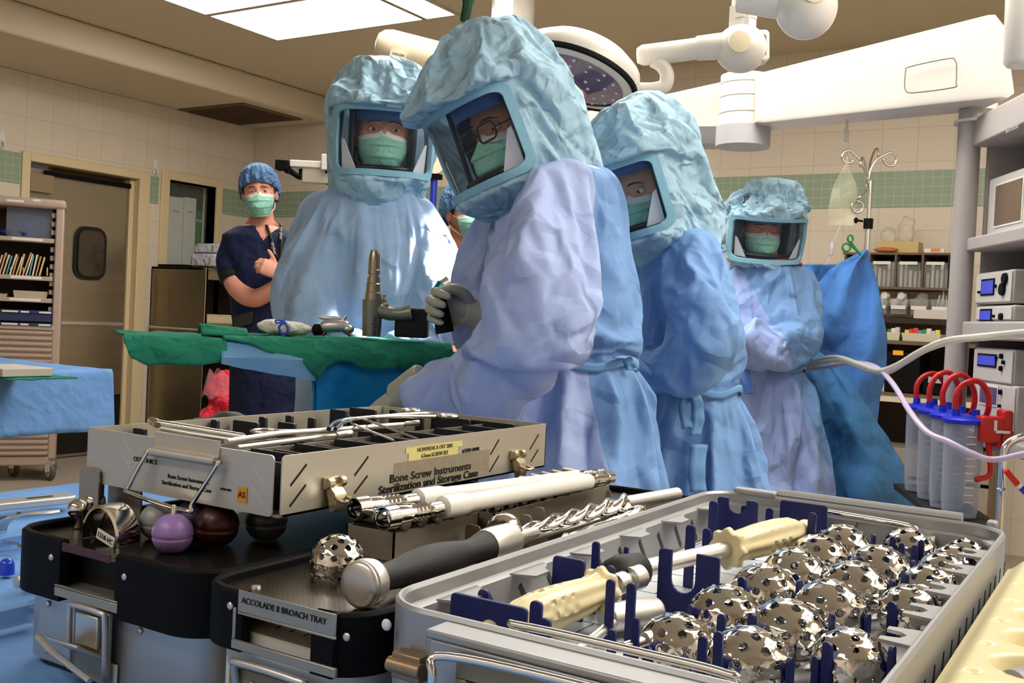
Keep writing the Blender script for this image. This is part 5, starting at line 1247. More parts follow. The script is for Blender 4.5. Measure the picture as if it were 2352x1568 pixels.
m = MB(); m.tube(smooth_path([(-.02, 0, -.04), (-.012, 0, -.09), (-.01, 0, -.14), (-.05, 0, -.155)], 5), .008, 10); obj('red_tube', m, REDT, t, smooth=180)
m = MB(); m.tube(smooth_path([W(2385, 1000, 2.75), W(2352, 1002, 2.75), W(2315, 1020, 2.75), W(2303, 1060, 2.75), W(2299, 1120, 2.75), W(2296, 1190, 2.75), (W(2296, 1190, 2.75).xy.to_3d())], 6), .012, 12); tag(obj('bent_rail', m, CHROME, smooth=180), 'bent chrome rail at the right edge below the tower', 'rail')
m = MB(); m.cyl(W(2310, 1080, 2.7), W(2337, 1112, 2.7), .008); t = tag(obj('probe', m, REDT), 'red and blue tipped probe cable at the right edge', 'cable')
m = MB(); m.cyl(W(2337, 1112, 2.7), W(2343, 1118, 2.7), .0085); obj('white_band', m, WHITEP, t); m = MB(); m.tube([W(2343, 1118, 2.7), W(2375, 1150, 2.7), W(2420, 1200, 2.7)], .008, 10); obj('blue_grip', m, LIDB, t)
# hoses looping across
HOSE = clearmat('hose_clear', (214, 212, 200), .5, .12, .4); HOSV = clearmat('hose_violet', (200, 186, 214), .6, .15, .35)
def hose(lb, tab, r, mt): m = MB(); m.tube(smooth_path([W(*q) for q in tab], 8), r, 10); tag(obj('suction_hose', m, mt, smooth=180), lb, 'hose', 'hoses looping to the tower')
hose('clear hose looping up to the right edge across the tower', [(1840, 845, 4.1), (1880, 826, 4.0), (1925, 820, 3.85), (1980, 838, 3.6), (2020, 850, 3.4), (2060, 838, 3.2), (2110, 808, 3.05), (2170, 782, 2.95), (2250, 772, 2.85), (2352, 762, 2.75), (2420, 755, 2.7)], .0085, HOSE)
hose('second clear hose running close beside another to the right edge', [(1840, 850, 4.1), (1890, 832, 4.0), (1935, 828, 3.85), (1985, 846, 3.6), (2035, 856, 3.4), (2080, 832, 3.2), (2130, 803, 3.05), (2200, 782, 2.95), (2270, 776, 2.85), (2352, 768, 2.75), (2420, 760, 2.7)], .0075, HOSE)
hose('pale violet hose sagging across the canisters', [(1840, 852, 4.1), (1900, 842, 4.0), (1960, 833, 3.8), (2010, 842, 3.5), (2050, 880, 3.2), (2090, 945, 2.98), (2130, 992, 2.87), (2180, 1015, 2.8), (2230, 1040, 2.76), (2280, 1055, 2.74), (2352, 1042, 2.7), (2420, 1025, 2.7)], .0085, HOSV)
# ---------------------------------------------------------------- IV pole, bag, drapes
DI = 4.7; t = thing('iv_pole', 'steel pole with curled hooks at the top, behind the hanging blue drape', 'pole', (W(1990, 590, DI).x, W(1990, 590, DI).y, 0))
b0 = W(1990, 590, DI); zt = W(1993, 415, DI).z
m = MB(); m.cyl((b0.x, b0.y, .03), (b0.x, b0.y, W(1990, 510, DI).z), .013); wo('lower_tube', m, STEEL, t)
m = MB(); m.cyl((b0.x, b0.y, W(1990, 510, DI).z), (b0.x, b0.y, zt), .0085); wo('upper_tube', m, STEEL, t)
m = MB(); m.cyl((b0.x, b0.y, W(1990, 525, DI).z), (b0.x, b0.y, W(1990, 502, DI).z), .021); m.cyl(W(1982, 508, DI), W(1970, 506, DI), .005); m.ell(W(1966, 506, DI), (.01, .01, .014)); wo('clamp_collar', m, BLACKP, t)
def spiral(px, py, r, a0, a1): return [(px + r * math.cos(math.radians(a0 + (a1 - a0) * i / 14)), py + r * math.sin(math.radians(a0 + (a1 - a0) * i / 14)), DI) for i in range(15)]
for pts in ([(1991, 420, DI), (1988, 395, DI), (1977, 370, DI), (1963, 355, DI)] + spiral(1948, 360, 14, -20, -330), [(1995, 420, DI), (1999, 392, DI), (2012, 368, DI), (2030, 356, DI)] + spiral(2044, 366, 15, -120, 190), [(1992, 430, DI), (1990, 425, DI - .05), (1988, 385, DI - .1), (1982, 362, DI - .14), (1977, 372, DI - .16), (1977, 384, DI - .16)], [(1996, 430, DI), (1998, 380, DI + .05), (2008, 348, DI + .1), (2016, 342, DI + .12), (2018, 362, DI + .12)], [(1992, 425, DI), (1988, 440, DI - .05), (1972, 455, DI - .08)] + spiral(1969, 475, 13, -120, 220)):
    m = MB(); m.tube(smooth_path([W(*q) for q in pts], 3), .0055, 8); wo('hook', m, CHROME, t, smooth=180)
m = MB(); m.tube([(b0.x - .25, b0.y, .03), (b0.x + .25, b0.y, .03)], .018, 8); m.tube([(b0.x, b0.y - .25, .03), (b0.x, b0.y + .25, .03)], .018, 8); wo('pole_base', m, STEEL, t)
p = W(1945, 390, DI); t = thing('iv_bag', 'limp clear fluid bag with a thin line hanging from the pole hook', 'bag', p, TH)
def bg(u, v):
    w_ = .012 + .055 * sm(0, .55, v) - .012 * sm(.7, 1, v); a = u * 2 * PI
    return V(((w_ + .006 * math.sin(v * 9)) * math.cos(a) - .01 * v, .012 * math.sin(a) * (1 - .3 * v) + .006 * math.sin(v * 11 + a), .03 - .285 * v))
m = MB(); m.grid(bg, 24, 30, wrap=True); obj('bag_body', m, clearmat('bag_clear', (206, 206, 176), .18, .12, .5), t, 180)
m = MB(); m.tube(smooth_path([(0, 0, .06), (.0, 0, .03)], 3), .003, 6); obj('hanger', m, STEEL, t)
m = MB(); m.tube(smooth_path([(-.015, 0, -.25), (-.03, 0, -.3), (-.045, 0, -.33)], 4), .003, 6); m.tube(smooth_path([(-.052, 0, -.4), (-.075, 0, -.45), (-.1, 0, -.55)], 4), .003, 6); obj('line', m, clearmat('line_clear', (200, 200, 190), .5, .1, .4), t, 180)
m = MB(); m.tube([(-.045, 0, -.33), (-.047, 0, -.335), (-.052, 0, -.39), (-.053, 0, -.4)], [.004, .011, .011, .004], 12); obj('drip_chamber', m, clearmat('chamber', (190, 190, 200), .35, .08, .4), t, 180)
DRB = fabric('drape_deep_blue', (74, 126, 200), crease=.02, bs=5, trans=.06); DRB2 = fabric('drape_steel_blue', (70, 128, 186), crease=.025, bs=5, trans=.06)
def hang(nm, lb, rows, mt, amp=.05, fq=9, nu=70):
    tab = [(r[2],) + r for r in rows]
    def f(u, v):
        y = rows[0][2] + (rows[-1][2] - rows[0][2]) * v; l, r_, _, d = interp(tab, y); px = l + (r_ - l) * u
        return W(px, y, d + amp * math.sin(u * fq + y * .012) * sm(0, .25, v) + .05 * noise.noise(V((u * 4, v * 5, d))) - .12 * math.sin(u * PI))
    m = MB(); m.grid(f, nu, 70); return tag(obj(nm, m, mt, smooth=180, solid=.003), lb, 'drape')
hang('hanging_drape', 'deep blue surgical drape clamped to the pole and falling behind the far right figure', [(1985, 1994, 574, 4.55), (1950, 1996, 592, 4.55), (1925, 2000, 606, 4.55), (1900, 2008, 625, 4.55), (1872, 2018, 660, 4.55), (1850, 2028, 720, 4.5), (1835, 2037, 770, 4.5), (1830, 2036, 850, 4.5), (1830, 2020, 920, 4.5), (1850, 2012, 1000, 4.45), (1850, 2025, 1090, 4.4), (1850, 2040, 1240, 4.4)], DRB)
hang('hanging_drape', 'flat blue drape edge stretched behind the far right shoulder', [(1790, 1919, 607, 4.72), (1790, 1925, 625, 4.72), (1790, 1922, 660, 4.72), (1790, 1900, 720, 4.7), (1790, 1880, 800, 4.7)], DRB, .02)
hang('table_drape', 'steel blue patient table drape sloping down to the right of the far right figure', [(1815, 1838, 786, 4.35), (1820, 1875, 800, 4.3), (1825, 1930, 845, 4.28), (1830, 1975, 905, 4.25), (1840, 2010, 960, 4.22), (1850, 2045, 1015, 4.2), (1860, 2075, 1070, 4.18), (1870, 2091, 1130, 4.15), (1870, 2098, 1180, 4.15), (1870, 2110, 1270, 4.15)], DRB2, .06, 7)
t = thing('clamp', 'green ring-handled clamp gripping the peak of the blue drape', 'clamp', W(1975, 590, 4.45), TH)
GRC = mat('clamp_green', (22, 112, 56), .4)
for pts in ([(1984, 592), (1960, 568), (1952, 560)] + [(1944 + 9 * math.cos(a), 568 + 9 * math.sin(a)) for a in [-.6 - 6 * i / 12 for i in range(13)]], [(1984, 592), (1962, 566), (1955, 556)] + [(1953 + 6 * math.cos(a), 548 + 8 * math.sin(a)) for a in [1.3 - 6 * i / 12 for i in range(13)]]):
    m = MB(); m.tube(smooth_path([Matrix.Rotation(-TH, 3, 'Z') @ (W(x, y, 4.42) - V(t.location)) for x, y in pts], 3), .0045, 8); obj('clamp_arm', m, GRC, t, 180)
# ---------------------------------------------------------------- supply shelves on the back wall
BRW = mat('shelf_brown', (104, 84, 66), .6); ADR = YB - .28
SH = thing('supply_shelf', 'brown wall shelf of clear tilt bins right of the pole', 'shelf', (-1.4, YB - .14, 1.49))
z0, z1 = pY(2100, 660, ADR).z, pY(2100, 580, ADR).z; sx0, sx1 = pY(1935, 600, ADR).x, pY(2185, 600, ADR).x
m = MB(); m.box(sx0, ADR, z1 - .012, sx1, YB - .002, z1); wo('shelf_top', m, BRW, SH); m = MB(); m.box(sx0, ADR, z0 - .012, sx1, YB - .002, z0); wo('shelf_bottom', m, BRW, SH)
m = MB(); m.box(sx0, YB - .012, z0, sx1, YB - .002, z1); wo('shelf_back', m, BRW, SH)
BIN = clearmat('bin_clear', (206, 204, 198), .18, .12, .4); xs = [pY(px, 620, ADR).x for px in (1940, 1996, 2056, 2118, 2180)]
for x in xs + [sx1 - .006]: m = MB(); m.box(x - .006, ADR, z0, x + .006, YB - .002, z1 - .012); wo('divider', m, BRW, SH)
SUP = [mat('pack_%d' % i, c_, .6) for i, c_ in enumerate(((222, 220, 214), (200, 204, 208), (232, 228, 216), (190, 186, 178)))]
for k in range(4):
    a, b = xs[k] + .01, xs[k + 1] - .01
    bn = thing('supply_bin', f'clear supply bin in the brown wall shelf, {("behind the drape peak", "left of the middle", "middle", "right-hand")[k]} one', 'bin', ((a + b) / 2, ADR + .02, z0 + .001), group='clear bins in the wall shelf')
    m = MB(); hw = (b - a) / 2; hz_ = z1 - z0 - .02; m.prism([(0, 0), (-.02, hz_ * .8), (-.024, hz_ * .8), (-.004, -.0)], -hw, hw, lambda u, v, w_: (w_, u + .004, v)); obj('bin_front', m, BIN, bn)
    m = MB(); m.box(-hw * .8, -.028, hz_ * .72, hw * .75, -.024, hz_ * .82); obj('bin_label', m, PAPER, bn)
    for j in range(5):
        m = MB(); m.box(-hw + .008 + j * hw * .38, .02 + .01 * j, .004, -hw + .004 + (j + .8) * hw * .38, .03 + .012 * j, hz_ * (.45 + .4 * rnd.random())); tag(obj('supply_pack', m, SUP[(j + k) % 4], loc=bn.location), f'paper packet standing in a clear bin, {("first", "second", "third", "fourth", "fifth")[j]} from its left, in the {("hidden", "left", "middle", "right")[k]} bin', 'packet', 'packets in the wall shelf bins')
z0b, z1b = pY(2100, 722, ADR).z, pY(2100, 672, ADR).z; xb = [pY(px, 700, ADR).x for px in (2012, 2040, 2086, 2134, 2182)]
m = MB(); m.box(sx0, ADR + .05, z0b - .016, sx1, YB - .002, z0b - .004); RK = tag(obj('rail_shelf', m, BRW), 'second brown wall shelf under the tilt bins', 'shelf')
for k in range(4):
    a, b = xb[k] + .004, xb[k + 1] - .006; bn = thing('supply_bin', f'open clear bin on the second wall shelf, {("leftmost", "second from left", "second from right", "rightmost")[k]}', 'bin', ((a + b) / 2, ADR + .06, z0b - .003), group='open clear bins on the second wall shelf'); hw = (b - a) / 2; hz_ = (z1b - z0b)
    m = MB(); m.loft([[V((x, y, z)) for x, y in ((-hw + o, -.05 + o), (hw - o, -.05 + o), (hw - o, .12 - o), (-hw + o, .12 - o))] for o, z in ((.008, 0), (0, hz_ * .75), (.003, hz_ * .75), (.011, .004))]); obj('bin_shell', m, BIN, bn)
    m = MB(); m.box(-hw + .01, -.053, hz_ * .25, hw - .01, -.05, hz_ * .42); obj('bin_label', m, PAPER, bn)
    for j in range(4):
        c = V((-hw * .55 + hw * .38 * j, -.01 + .03 * (j % 2), hz_ * .55 + .02 * (j % 3))); m = MB()
        if k < 2: m.lathe([(.008, -.014), (.021, -.014), (.021, .014), (.008, .014)], c, (.3, .8, .5 * (j % 2)), 18); nm, lb, ct = 'tape_roll', 'white tape roll in an open clear bin', 'tape roll'
        elif k == 2: m.ell(c, (.03, .02, .025), 10, 8); nm, lb, ct = 'tubing_pouch', 'crumpled clear pouch in an open bin', 'pouch'
        else: m.tube([c + V((0, 0, -.04)), c + V((.02 - .01 * j, 0, .05))], .004, 6); nm, lb, ct = 'plastic_tube', 'thin clear plastic tube leaning in the rightmost open bin', 'tube'
        tag(obj(nm, m, SUP[2] if k < 2 else BIN if k == 2 else SUP[1], loc=bn.location, smooth=40), lb, ct, nm.replace('_', ' ') + 's in the open bins')
p = pY(2150, 724, ADR - .04); m = MB(); m.box(p.x - .12, ADR - .03, p.z - .02, p.x + .1, ADR + .05, p.z + .03); tag(obj('label_board', m, mat('board_cream', (204, 198, 186), .6)), 'pale label board hung on the right end of the second wall shelf', 'board')
# on top of the wall shelf
p, q = pY(2020, 555, ADR + .08), pY(2110, 582, ADR + .08); ZFB = p.z; m = MB(); m.box(p.x, ADR + .06, z1 + .001, q.x, ADR + .2, p.z); tag(obj('file_box', m, mat('file_yellow', (206, 184, 124), .7)), 'yellow card file box on top of the wall shelf', 'box')
p = pY(2035, 578, ADR + .02); m = MB(); m.ell((0, 0, .016), (.07, .03, .015), 16, 8); tag(obj('orange_pouch', m, mat('pouch_orange', (196, 110, 72), .5), smooth=180, loc=(p.x, p.y, z1 + .001)), 'orange pouch lying in front of the yellow file box', 'pouch')
p = pY(2148, 578, ADR + .02); m = MB(); m.box(-.055, -.02, 0, .05, .03, .022); t = tag(obj('glove_box', m, WHITEP, loc=(p.x, p.y, z1 + .001)), 'small white and orange box at the right end of the wall shelf top', 'box'); m = MB(); m.box(-.02, -.021, .004, .03, .031, .0225); obj('box_print', m, mat('print_orange', (228, 130, 60), .5), t)
for k, (px, h) in enumerate(((2042, .1), (2082, .16))):
    p = pY(px, 552, ADR + .12); m = MB(); m.ell((0, 0, 0), (.05, .03, h / 2), 16, 12); u = union(m, .012, 1); u.v = [w_ * (1 + .35 * noise.noise(w_ * 30)) for w_ in u.v]; tag(obj('plastic_pouch', u, clearmat('pouch_clear', (220, 210, 186), .25, .15, .5), smooth=180, loc=(p.x, p.y, ZFB + h / 2 - .012)), ('crumpled clear pouch on the left of the yellow file box', 'tall crumpled clear pouch on the right of the yellow file box')[k], 'pouch')
# brown counter below with trays and cases
CO_ = thing('supply_counter', 'dark brown supply counter below the wall shelves', 'counter', (-1.4, YB - .22, 0)); yc = YB - .5
zc1, zc2, zc3 = pY(2100, 784, yc).z, pY(2100, 905, yc).z, pY(2100, 1000, yc).z; cxa, cxb = sx0 + .1, sx1 + .3
for z in (zc1, zc2): m = MB(); m.box(cxa, yc, z - .02, cxb, YB - .002, z); wo('shelf', m, BRW, CO_)
m = MB(); m.box(cxa, YB - .02, 0, cxb, YB - .002, z0b - .05); wo('back_panel', m, mat('panel_brown', (92, 74, 58), .6), CO_)
for x in (cxa, cxb - .02): m = MB(); m.box(x, yc, 0, x + .02, YB - .002, zc1); wo('side_panel', m, BRW, CO_)
for j in range(3): m = MB(); m.box(cxa + .02, yc - .004, .1 + .17 * j, cxb - .02, yc + .3, .25 + .17 * j); wo('drawer', m, mat('drawer_grey', (150, 136, 122), .5), CO_, bevel=.004)
m = MB(); m.box(cxa + .02, yc - .03, zc2 - .05, cxb - .02, yc + .02, zc2 - .02); wo('counter_edge', m, mat('edge_cream', (210, 196, 168), .5), CO_)
for k, (a, b) in enumerate(((2030, 2066), (2070, 2160))):
    p, q = pY(a, 765, yc), pY(b, 765, yc); m = MB(); m.loft([[V((x, y, zc1 + z)) for x, y in ((p.x + o, yc + .01 + o), (q.x - o, yc + .01 + o), (q.x - o, yc + .2 - o), (p.x + o, yc + .2 - o))] for o, z in ((.006, .001), (0, .045), (.003, .045), (.009, .005))]); tag(obj('sorting_tray', m, mat('sort_cream', (206, 196, 174), .6)), ('small cream sorting tray half behind the drape', 'wide cream sorting tray with coloured packets')[k], 'tray')
    for j in range(3 if k == 0 else 8):
        x = p.x + .012 + j * ((q.x - p.x - .02) / (3 if k == 0 else 8)); m = MB(); m.box(x, yc + .03, zc1 + .008, x + (q.x - p.x) / (4 if k == 0 else 9.5), yc + .06, zc1 + .062 + .006 * (j % 3)); tag(obj('coloured_packet', m, mat('cp_%d' % ((j + k * 3) % 7), [(60, 140, 60), (224, 220, 210), (200, 200, 196), (226, 214, 80), (226, 60, 40), (222, 66, 44), (90, 150, 200)][(j + k * 3) % 7], .5)), f'small coloured packet, {("first", "second", "third", "fourth", "fifth", "sixth", "seventh", "eighth")[j]} in the {("small", "wide")[k]} sorting tray', 'packet', 'coloured packets in the sorting trays')
p, q = pY(2035, 850, yc + .05), pY(2115, 850, yc + .05); m = MB(); m.box(p.x, yc + .02, zc2 + .001, q.x, yc + .3, pY(2070, 808, yc).z); t = tag(obj('black_case', m, BLACKP, bevel=.008), 'black case with a yellow plate on the supply counter', 'case')
a, b = pY(2050, 804, yc), pY(2073, 816, yc); m = MB(); m.box(a.x, yc + .014, b.z, b.x, yc + .02, a.z); obj('yellow_plate', m, mat('plate_yellow', (238, 176, 30), .5), t)
p, q = pY(2120, 850, yc + .02), pY(2190, 850, yc + .02); m = MB(); m.box(p.x, yc + .02, zc2 + .001, q.x, yc + .3, pY(2150, 858, yc).z); t = tag(obj('label_printer', m, BLACKP, bevel=.01), 'low black printer at the right of the supply counter', 'printer'); m = MB(); m.box(p.x + .03, yc + .012, pY(2150, 880, yc).z, q.x, yc + .02, pY(2150, 866, yc).z); obj('printer_slot', m, GREYP, t)
m = MB(); m.box(cxa + .1, yc + .03, zc2 + .001, p.x - .02, yc + .3, zc2 + .04); tag(obj('paper_stack', m, mat('stack_white', (206, 194, 176), .7)), 'stack of papers under the black case on the supply counter', 'papers')
# small far pieces
p = W(1405, 290, 4.85); t = thing('wall_monitor', 'grey display with a blue and red picture, between two hoods', 'monitor', (p.x, p.y, p.z), TH + .15)
m = MB(); m.box(-.085, 0, -.12, .085, .05, .075); obj('monitor_case', m, mat('case_grey', (178, 170, 158), .45), t, bevel=.01)
for x0, x1, z0_, z1_, mt_, nm in ((-.07, .062, -.105, .03, mat('pic_dark', (40, 20, 30), .3, emit=.4), 'screen'), (-.04, .0, -.1, .028, mat('pic_blue', (30, 20, 190), .3, emit=1), 'blue_band'), (-.07, -.038, -.1, -.05, mat('pic_red', (200, 20, 50), .3, emit=1), 'red_band')):
    m = MB(); m.box(x0, -.004 if nm == 'screen' else -.006, z0_, x1, -.001 if nm == 'screen' else -.0045, z1_); obj(nm, m, mt_, t)
text('QUANTUM', .012, frame((.02, -.0015, .052), (1, 0, 0), (0, 0, 1)), GREYP, t)
m = MB(); m.tube([(0, .05, 0), (0, .12, .04), (0, .14, .1)], .03, 12); obj('hanger_post', m, ENA, t)
D4 = 4.3; p = W(700, 385, D4); t = thing('imaging_bracket', 'white and black jointed bracket arm behind the facing figure', 'bracket', (W(860, 500, D4).x, W(860, 500, D4).y, 0), TH)
def q6(px, py, dd=0): return Matrix.Rotation(-TH, 3, 'Z') @ (W(px, py, D4 + dd) - V(t.location))
def bx6(nm, px0, py0, px1, py1, th, mt): a, b = q6(px0, py1), q6(px1, py0); m = MB(); m.box(a.x, -th, a.z, b.x, th, b.z); return obj(nm, m, mt, t, bevel=.004)
bx6('end_block', 635, 370, 667, 391, .03, BLACKP); bx6('bar', 667, 372, 745, 384, .018, ENA); bx6('clamp_plate', 740, 357, 762, 392, .03, ENA); bx6('panel', 694, 388, 900, 420, .012, mat('panel_grey', (176, 166, 150), .4)); bx6('knob', 748, 391, 760, 400, .015, BLACKP); bx6('pivot', 655, 391, 669, 398, .02, BLACKP)
m = MB(); m.tube([q6(665, 392), q6(690, 408)], .012, 8); m.tube([q6(686, 404), q6(760, 418)], .014, 8); m.cyl(q6(693, 388), q6(693, 408), .012); obj('link_arm', m, BLACKP, t)
a = q6(860, 420); m = MB(); m.cyl((a.x, 0, .03), (a.x, 0, a.z + .05), .03); m.tube([(a.x - .3, 0, .03), (a.x + .3, 0, .03)], .03, 8); m.tube([(a.x, -.25, .03), (a.x, .25, .03)], .03, 8); obj('floor_stand', m, STEEL, t)
p = W(995, 460, 5.3); t = thing('gas_stand', 'deep blue pole with a round gauge behind the facing figure', 'pole', (p.x, p.y, 0))
m = MB(); m.cyl((p.x, p.y, .03), (p.x, p.y, W(1000, 400, 5.3).z), .018); wo('blue_pole', m, mat('pole_blue', (30, 48, 160), .35), t)
c = W(1000, 378, 5.28); m = MB(); m.lathe([(.05, 0), (.05, .025), (.0001, .028)], c, -CF, 24); wo('gauge', m, ENC, t, smooth=40); m = MB(); m.cyl((c.x, c.y, W(1000, 402, 5.3).z), (c.x, c.y, c.z), .014); m.box(p.x - .05, p.y - .03, W(1000, 412, 5.3).z, p.x + .03, p.y + .03, W(1000, 400, 5.3).z); wo('clamp_collar', m, BLACKP, t)
m = MB(); m.tube([(p.x - .2, p.y, .03), (p.x + .2, p.y, .03)], .02, 8); m.tube([(p.x, p.y - .2, .03), (p.x, p.y + .2, .03)], .02, 8); wo('pole_base', m, STEEL, t)
# ---------------------------------------------------------------- the instrument table
TZ = .86
DRAPE = fabric('drape_blue', (112, 158, 218), crease=.007, bs=9, trans=.05)
DARKSLOT = mat('slot_dark', (18, 17, 17), .6)
t = thing('instrument_table', 'instrument table under the blue drape that carries all the trays', 'table', (-.4, .4, 0))
m = MB(); m.box(-1.25, -.9, .81, .8, 1.02, .848); obj('table_top', m, STEEL, t)
for x in (-1.2, .75):
    for y in (-.85, .97):
        m = MB(); m.cyl((x, y, 0), (x, y, .81), .02); obj('leg', m, STEEL, t)
def dr(u, v):
    x, y = -1.72 + 2.6 * u, -.56 + 2.02 * v
    z = TZ + .004 * noise.noise(V((x * 5, y * 5, 0))) - .001
    ex = max(0, -1.66 - x, x - .82, y - 1.42, -.5 - y)
    if ex > 0: z -= ex * 7 * (.9 + .2 * noise.noise(V((x * 9, y * 9, 3))))
    return V((x, y, z - .003))
m = MB(); m.grid(dr, 90, 80)
tag(obj('table_drape', m, DRAPE, smooth=180, solid=.002), 'light blue cloth drape spread over the instrument table', 'drape')

# ---- grey tray full of reamer domes
GT = wX0, wY0, wX1, wY1 = -.437, .535, -.112, 1.18
TR = thing('reamer_tray', 'large grey metal tray holding rows of shiny perforated domes', 'tray', (-.27, .85, TZ))
TRAYG = mat('tray_grey', (158, 158, 158), .42, .45, var=.03, vs=60)
m = MB(); rrloft(m, *GT, .045, [(.004, TZ + .002), (0, TZ + .006), (0, .996), (.002, .9985), (.004, .9985), (.006, .996), (.006, .987), (.012, .984), (.012, .946)])
wo('tray_body', m, TRAYG, TR)
for k in range(15):                                  # slots in the right wall
    y = .62 + k * .036
    m = MB(); m.prism([(y, .93), (y + .004, .93), (y + .016, .97), (y + .012, .97)], wX1, wX1 + .0005, lambda u, v, w_: (w_, u, v)); wo('slot', m, DARKSLOT, TR)
for k in range(11):                                  # slanted slots of the left wall
    y = .62 + k * .046
    m = MB(); m.prism([(y, .972), (y + .003, .975), (y + .022, .952), (y + .019, .949)], wX0 + .0121, wX0 + .0128, lambda u, v, w_: (w_, u, v)); wo('slot', m, mat('slot_shade', (70, 66, 60), .5, .5), TR)
for y in [.60 + k * .1 for k in range(6)]:           # little ledges on the left wall
    m = MB(); m.prism([(wX0 + .01, y), (wX0 + .03, y + .008), (wX0 + .03, y + .03), (wX0 + .022, y + .036), (wX0 + .016, y + .05), (wX0 + .01, y + .052)], .9835, .9855); wo('ledge_tab', m, TRAYG, TR)
for y in (.72, .80, .885, .975, 1.06):
    a = [(wX1 - .006, y), (wX1 - .034, y + .004), (wX1 - .034, y + .012), (wX1 - .022, y + .015), (wX1 - .019, y + .024), (wX1 - .024, y + .03), (wX1 - .034, y + .032), (wX1 - .034, y + .04), (wX1 - .006, y + .044)]
    m = MB(); m.prism(a, .983, .9855); wo('ledge_tab', m, TRAYG, TR)
for k in range(5):                                   # layout sheet on the tray floor
    pass
m = MB(); m.box(wX0 + .014, wY0 + .05, .9462, -.303, wY1 - .03, .947); sheet = wo('layout_sheet', m, mat('sheet_white', (214, 218, 222), .5), TR)
BLUEINK = mat('blue_ink', (52, 70, 140), .6)
for k in range(12):
    y = .66 + .04 * k
    m = MB(); m.box(-.42, y, .947, -.31, y + .0012, .9472); m.box(-.42 + .05 * (k % 2), y, .947, -.4188 + .05 * (k % 2), y + .04, .9472); wo('printed_line', m, BLUEINK, sheet)
# front plate with flange, bail handle and label holder
m = MB(); m.box(-.372, .512, .99, -.135, .536, .9955); m.box(-.368, .512, .925, -.14, .518, .99); fp = wo('front_plate', m, TRAYG, TR, bevel=.0015)
m = MB(); m.box(-.385, .531, .93, -.361, .5345, .985); wo('front_recess', m, mat('recess_grey', (150, 152, 154), .45, .5), TR, bevel=.001)
m = MB(); m.tube(smooth_path([(-.352, .515, .93), (-.352, .5, .94), (-.352, .494, .975), (-.346, .5, .987), (-.24, .505, .9885), (-.15, .5, .987), (-.143, .494, .975), (-.143, .5, .93)], 6), .0028, 10); wo('bail_handle', m, CHROME, TR, smooth=180)
m = MB(); m.tube(smooth_path([(-.33, .552, .94), (-.33, .55, .992), (-.325, .548, .9985), (-.24, .548, .9995), (-.19, .548, .9985), (-.185, .55, .992), (-.185, .552, .94)], 6), .0028, 10); wo('bail_handle', m, CHROME, TR, smooth=180)
BRASSY = mat('label_frame_tan', (150, 128, 98), .4, .6, var=.15, vs=40)
m = MB(); m.box(-.345, .508, .972, -.15, .5115, .987); m.box(-.345, .508, .93, -.337, .5115, .972); lf = wo('label_frame', m, BRASSY, TR, bevel=.001)
m = MB(); m.box(-.337, .5085, .93, -.15, .5112, .971); wo('label_backing', m, mat('label_tan', (176, 154, 122), .45, .4, var=.2, vs=30), lf)
for x, z in ((-.329, .965), (-.292, .963), (-.255, .961), (-.218, .96)):
    m = MB(); m.ell((x, .5085, z), (.004, .0018, .004), 14, 8); wo('rivet', m, SATIN, lf)
m = MB(); m.box(-.336, .507, .90, -.17, .5085, .954); wo('label_card', m, PAPER, lf)
wtext('A', .02, frame((-.322, .5066, .945), (1, 0, 0), (0, 0, 1)), INK, lf)
m = MB(); m.box(-.405, .522, .955, -.382, .534, .972); m.cyl((-.407, .522, .964), (-.38, .522, .964), .005); wo('latch', m, BRASSY, TR, bevel=.001)
m = MB(); m.ell((-.4215, .5365, .9825), (.004, .002, .004), 12, 8); wo('rivet', m, PAPER, TR)
# back wall: outer rail, inner handle and bracket
m = MB(); m.tube([(-.36, 1.188, 1.0), (-.16, 1.188, 1.0)], .006, 10); wo('back_rail', m, TRAYG, TR)
m = MB(); m.tube(smooth_path([(-.345, 1.166, .9), (-.345, 1.166, .985), (-.335, 1.162, .992), (-.26, 1.16, .991), (-.208, 1.158, .989), (-.2, 1.158, .982), (-.2, 1.158, .96)], 5), .003, 10); wo('bail_handle', m, CHROME, TR, smooth=180)
m = MB(); m.box(-.216, 1.158, .955, -.182, 1.167, .981); wo('handle_bracket', m, STEEL, TR, bevel=.001)
m = MB(); m.prism([(-.02 * math.cos(a) - .285, .985 - .024 * math.sin(a)) for a in [PI * i / 12 for i in range(13)]], 1.164, 1.1665, lambda u, v, w_: (u, w_, v)); wo('plug_plate', m, TRAYG, TR)
for x0, x1 in ((-.44, -.36), (-.165, -.125)):
    m = MB(); m.box(x0 + .03, 1.172, .996, x1, 1.19, 1.003); wo('corner_lip', m, TRAYG, TR, bevel=.002)
# navy plates and posts
def plate(px0, px1, pt, pb, Y, slot=None, tk=.0035):
    a, b = pY(px0, pb, Y), pY(px1, pt, Y); z1 = pY((px0 + px1) / 2, pt, Y).z; z0 = .9475
    x0, x1 = a.x, pY(px1, (pt + pb) / 2, Y).x
    w_ = x1 - x0; r = min(.0035, w_ * .45)
    pol = [(x0, z0), (x1, z0)] + [(x1 - r + r * math.cos(q), z1 - r + r * math.sin(q)) for q in (0, .5, 1, PI / 2)] + [(x0 + r + r * math.cos(q), z1 - r + r * math.sin(q)) for q in (PI / 2, 2.1, 2.6, PI)]
    if slot:
        c, sw, sd = x0 + w_ * slot[0], w_ * slot[1], (z1 - z0) * slot[2]
        n = len(pol); ins = [(c + sw, z1)] + [(c + sw * math.cos(q), z1 - sd + sw - sw * math.sin(q)) for q in [PI * i / 8 for i in range(9)]] + [(c - sw, z1)]
        pol = pol[:6] + ins + pol[6:]
    m = MB(); m.prism(pol, Y, Y + tk, lambda u, v, w_: (u, w_, v)); wo('holder_plate', m, NAVYP, TR, smooth=30, bevel=.0006)
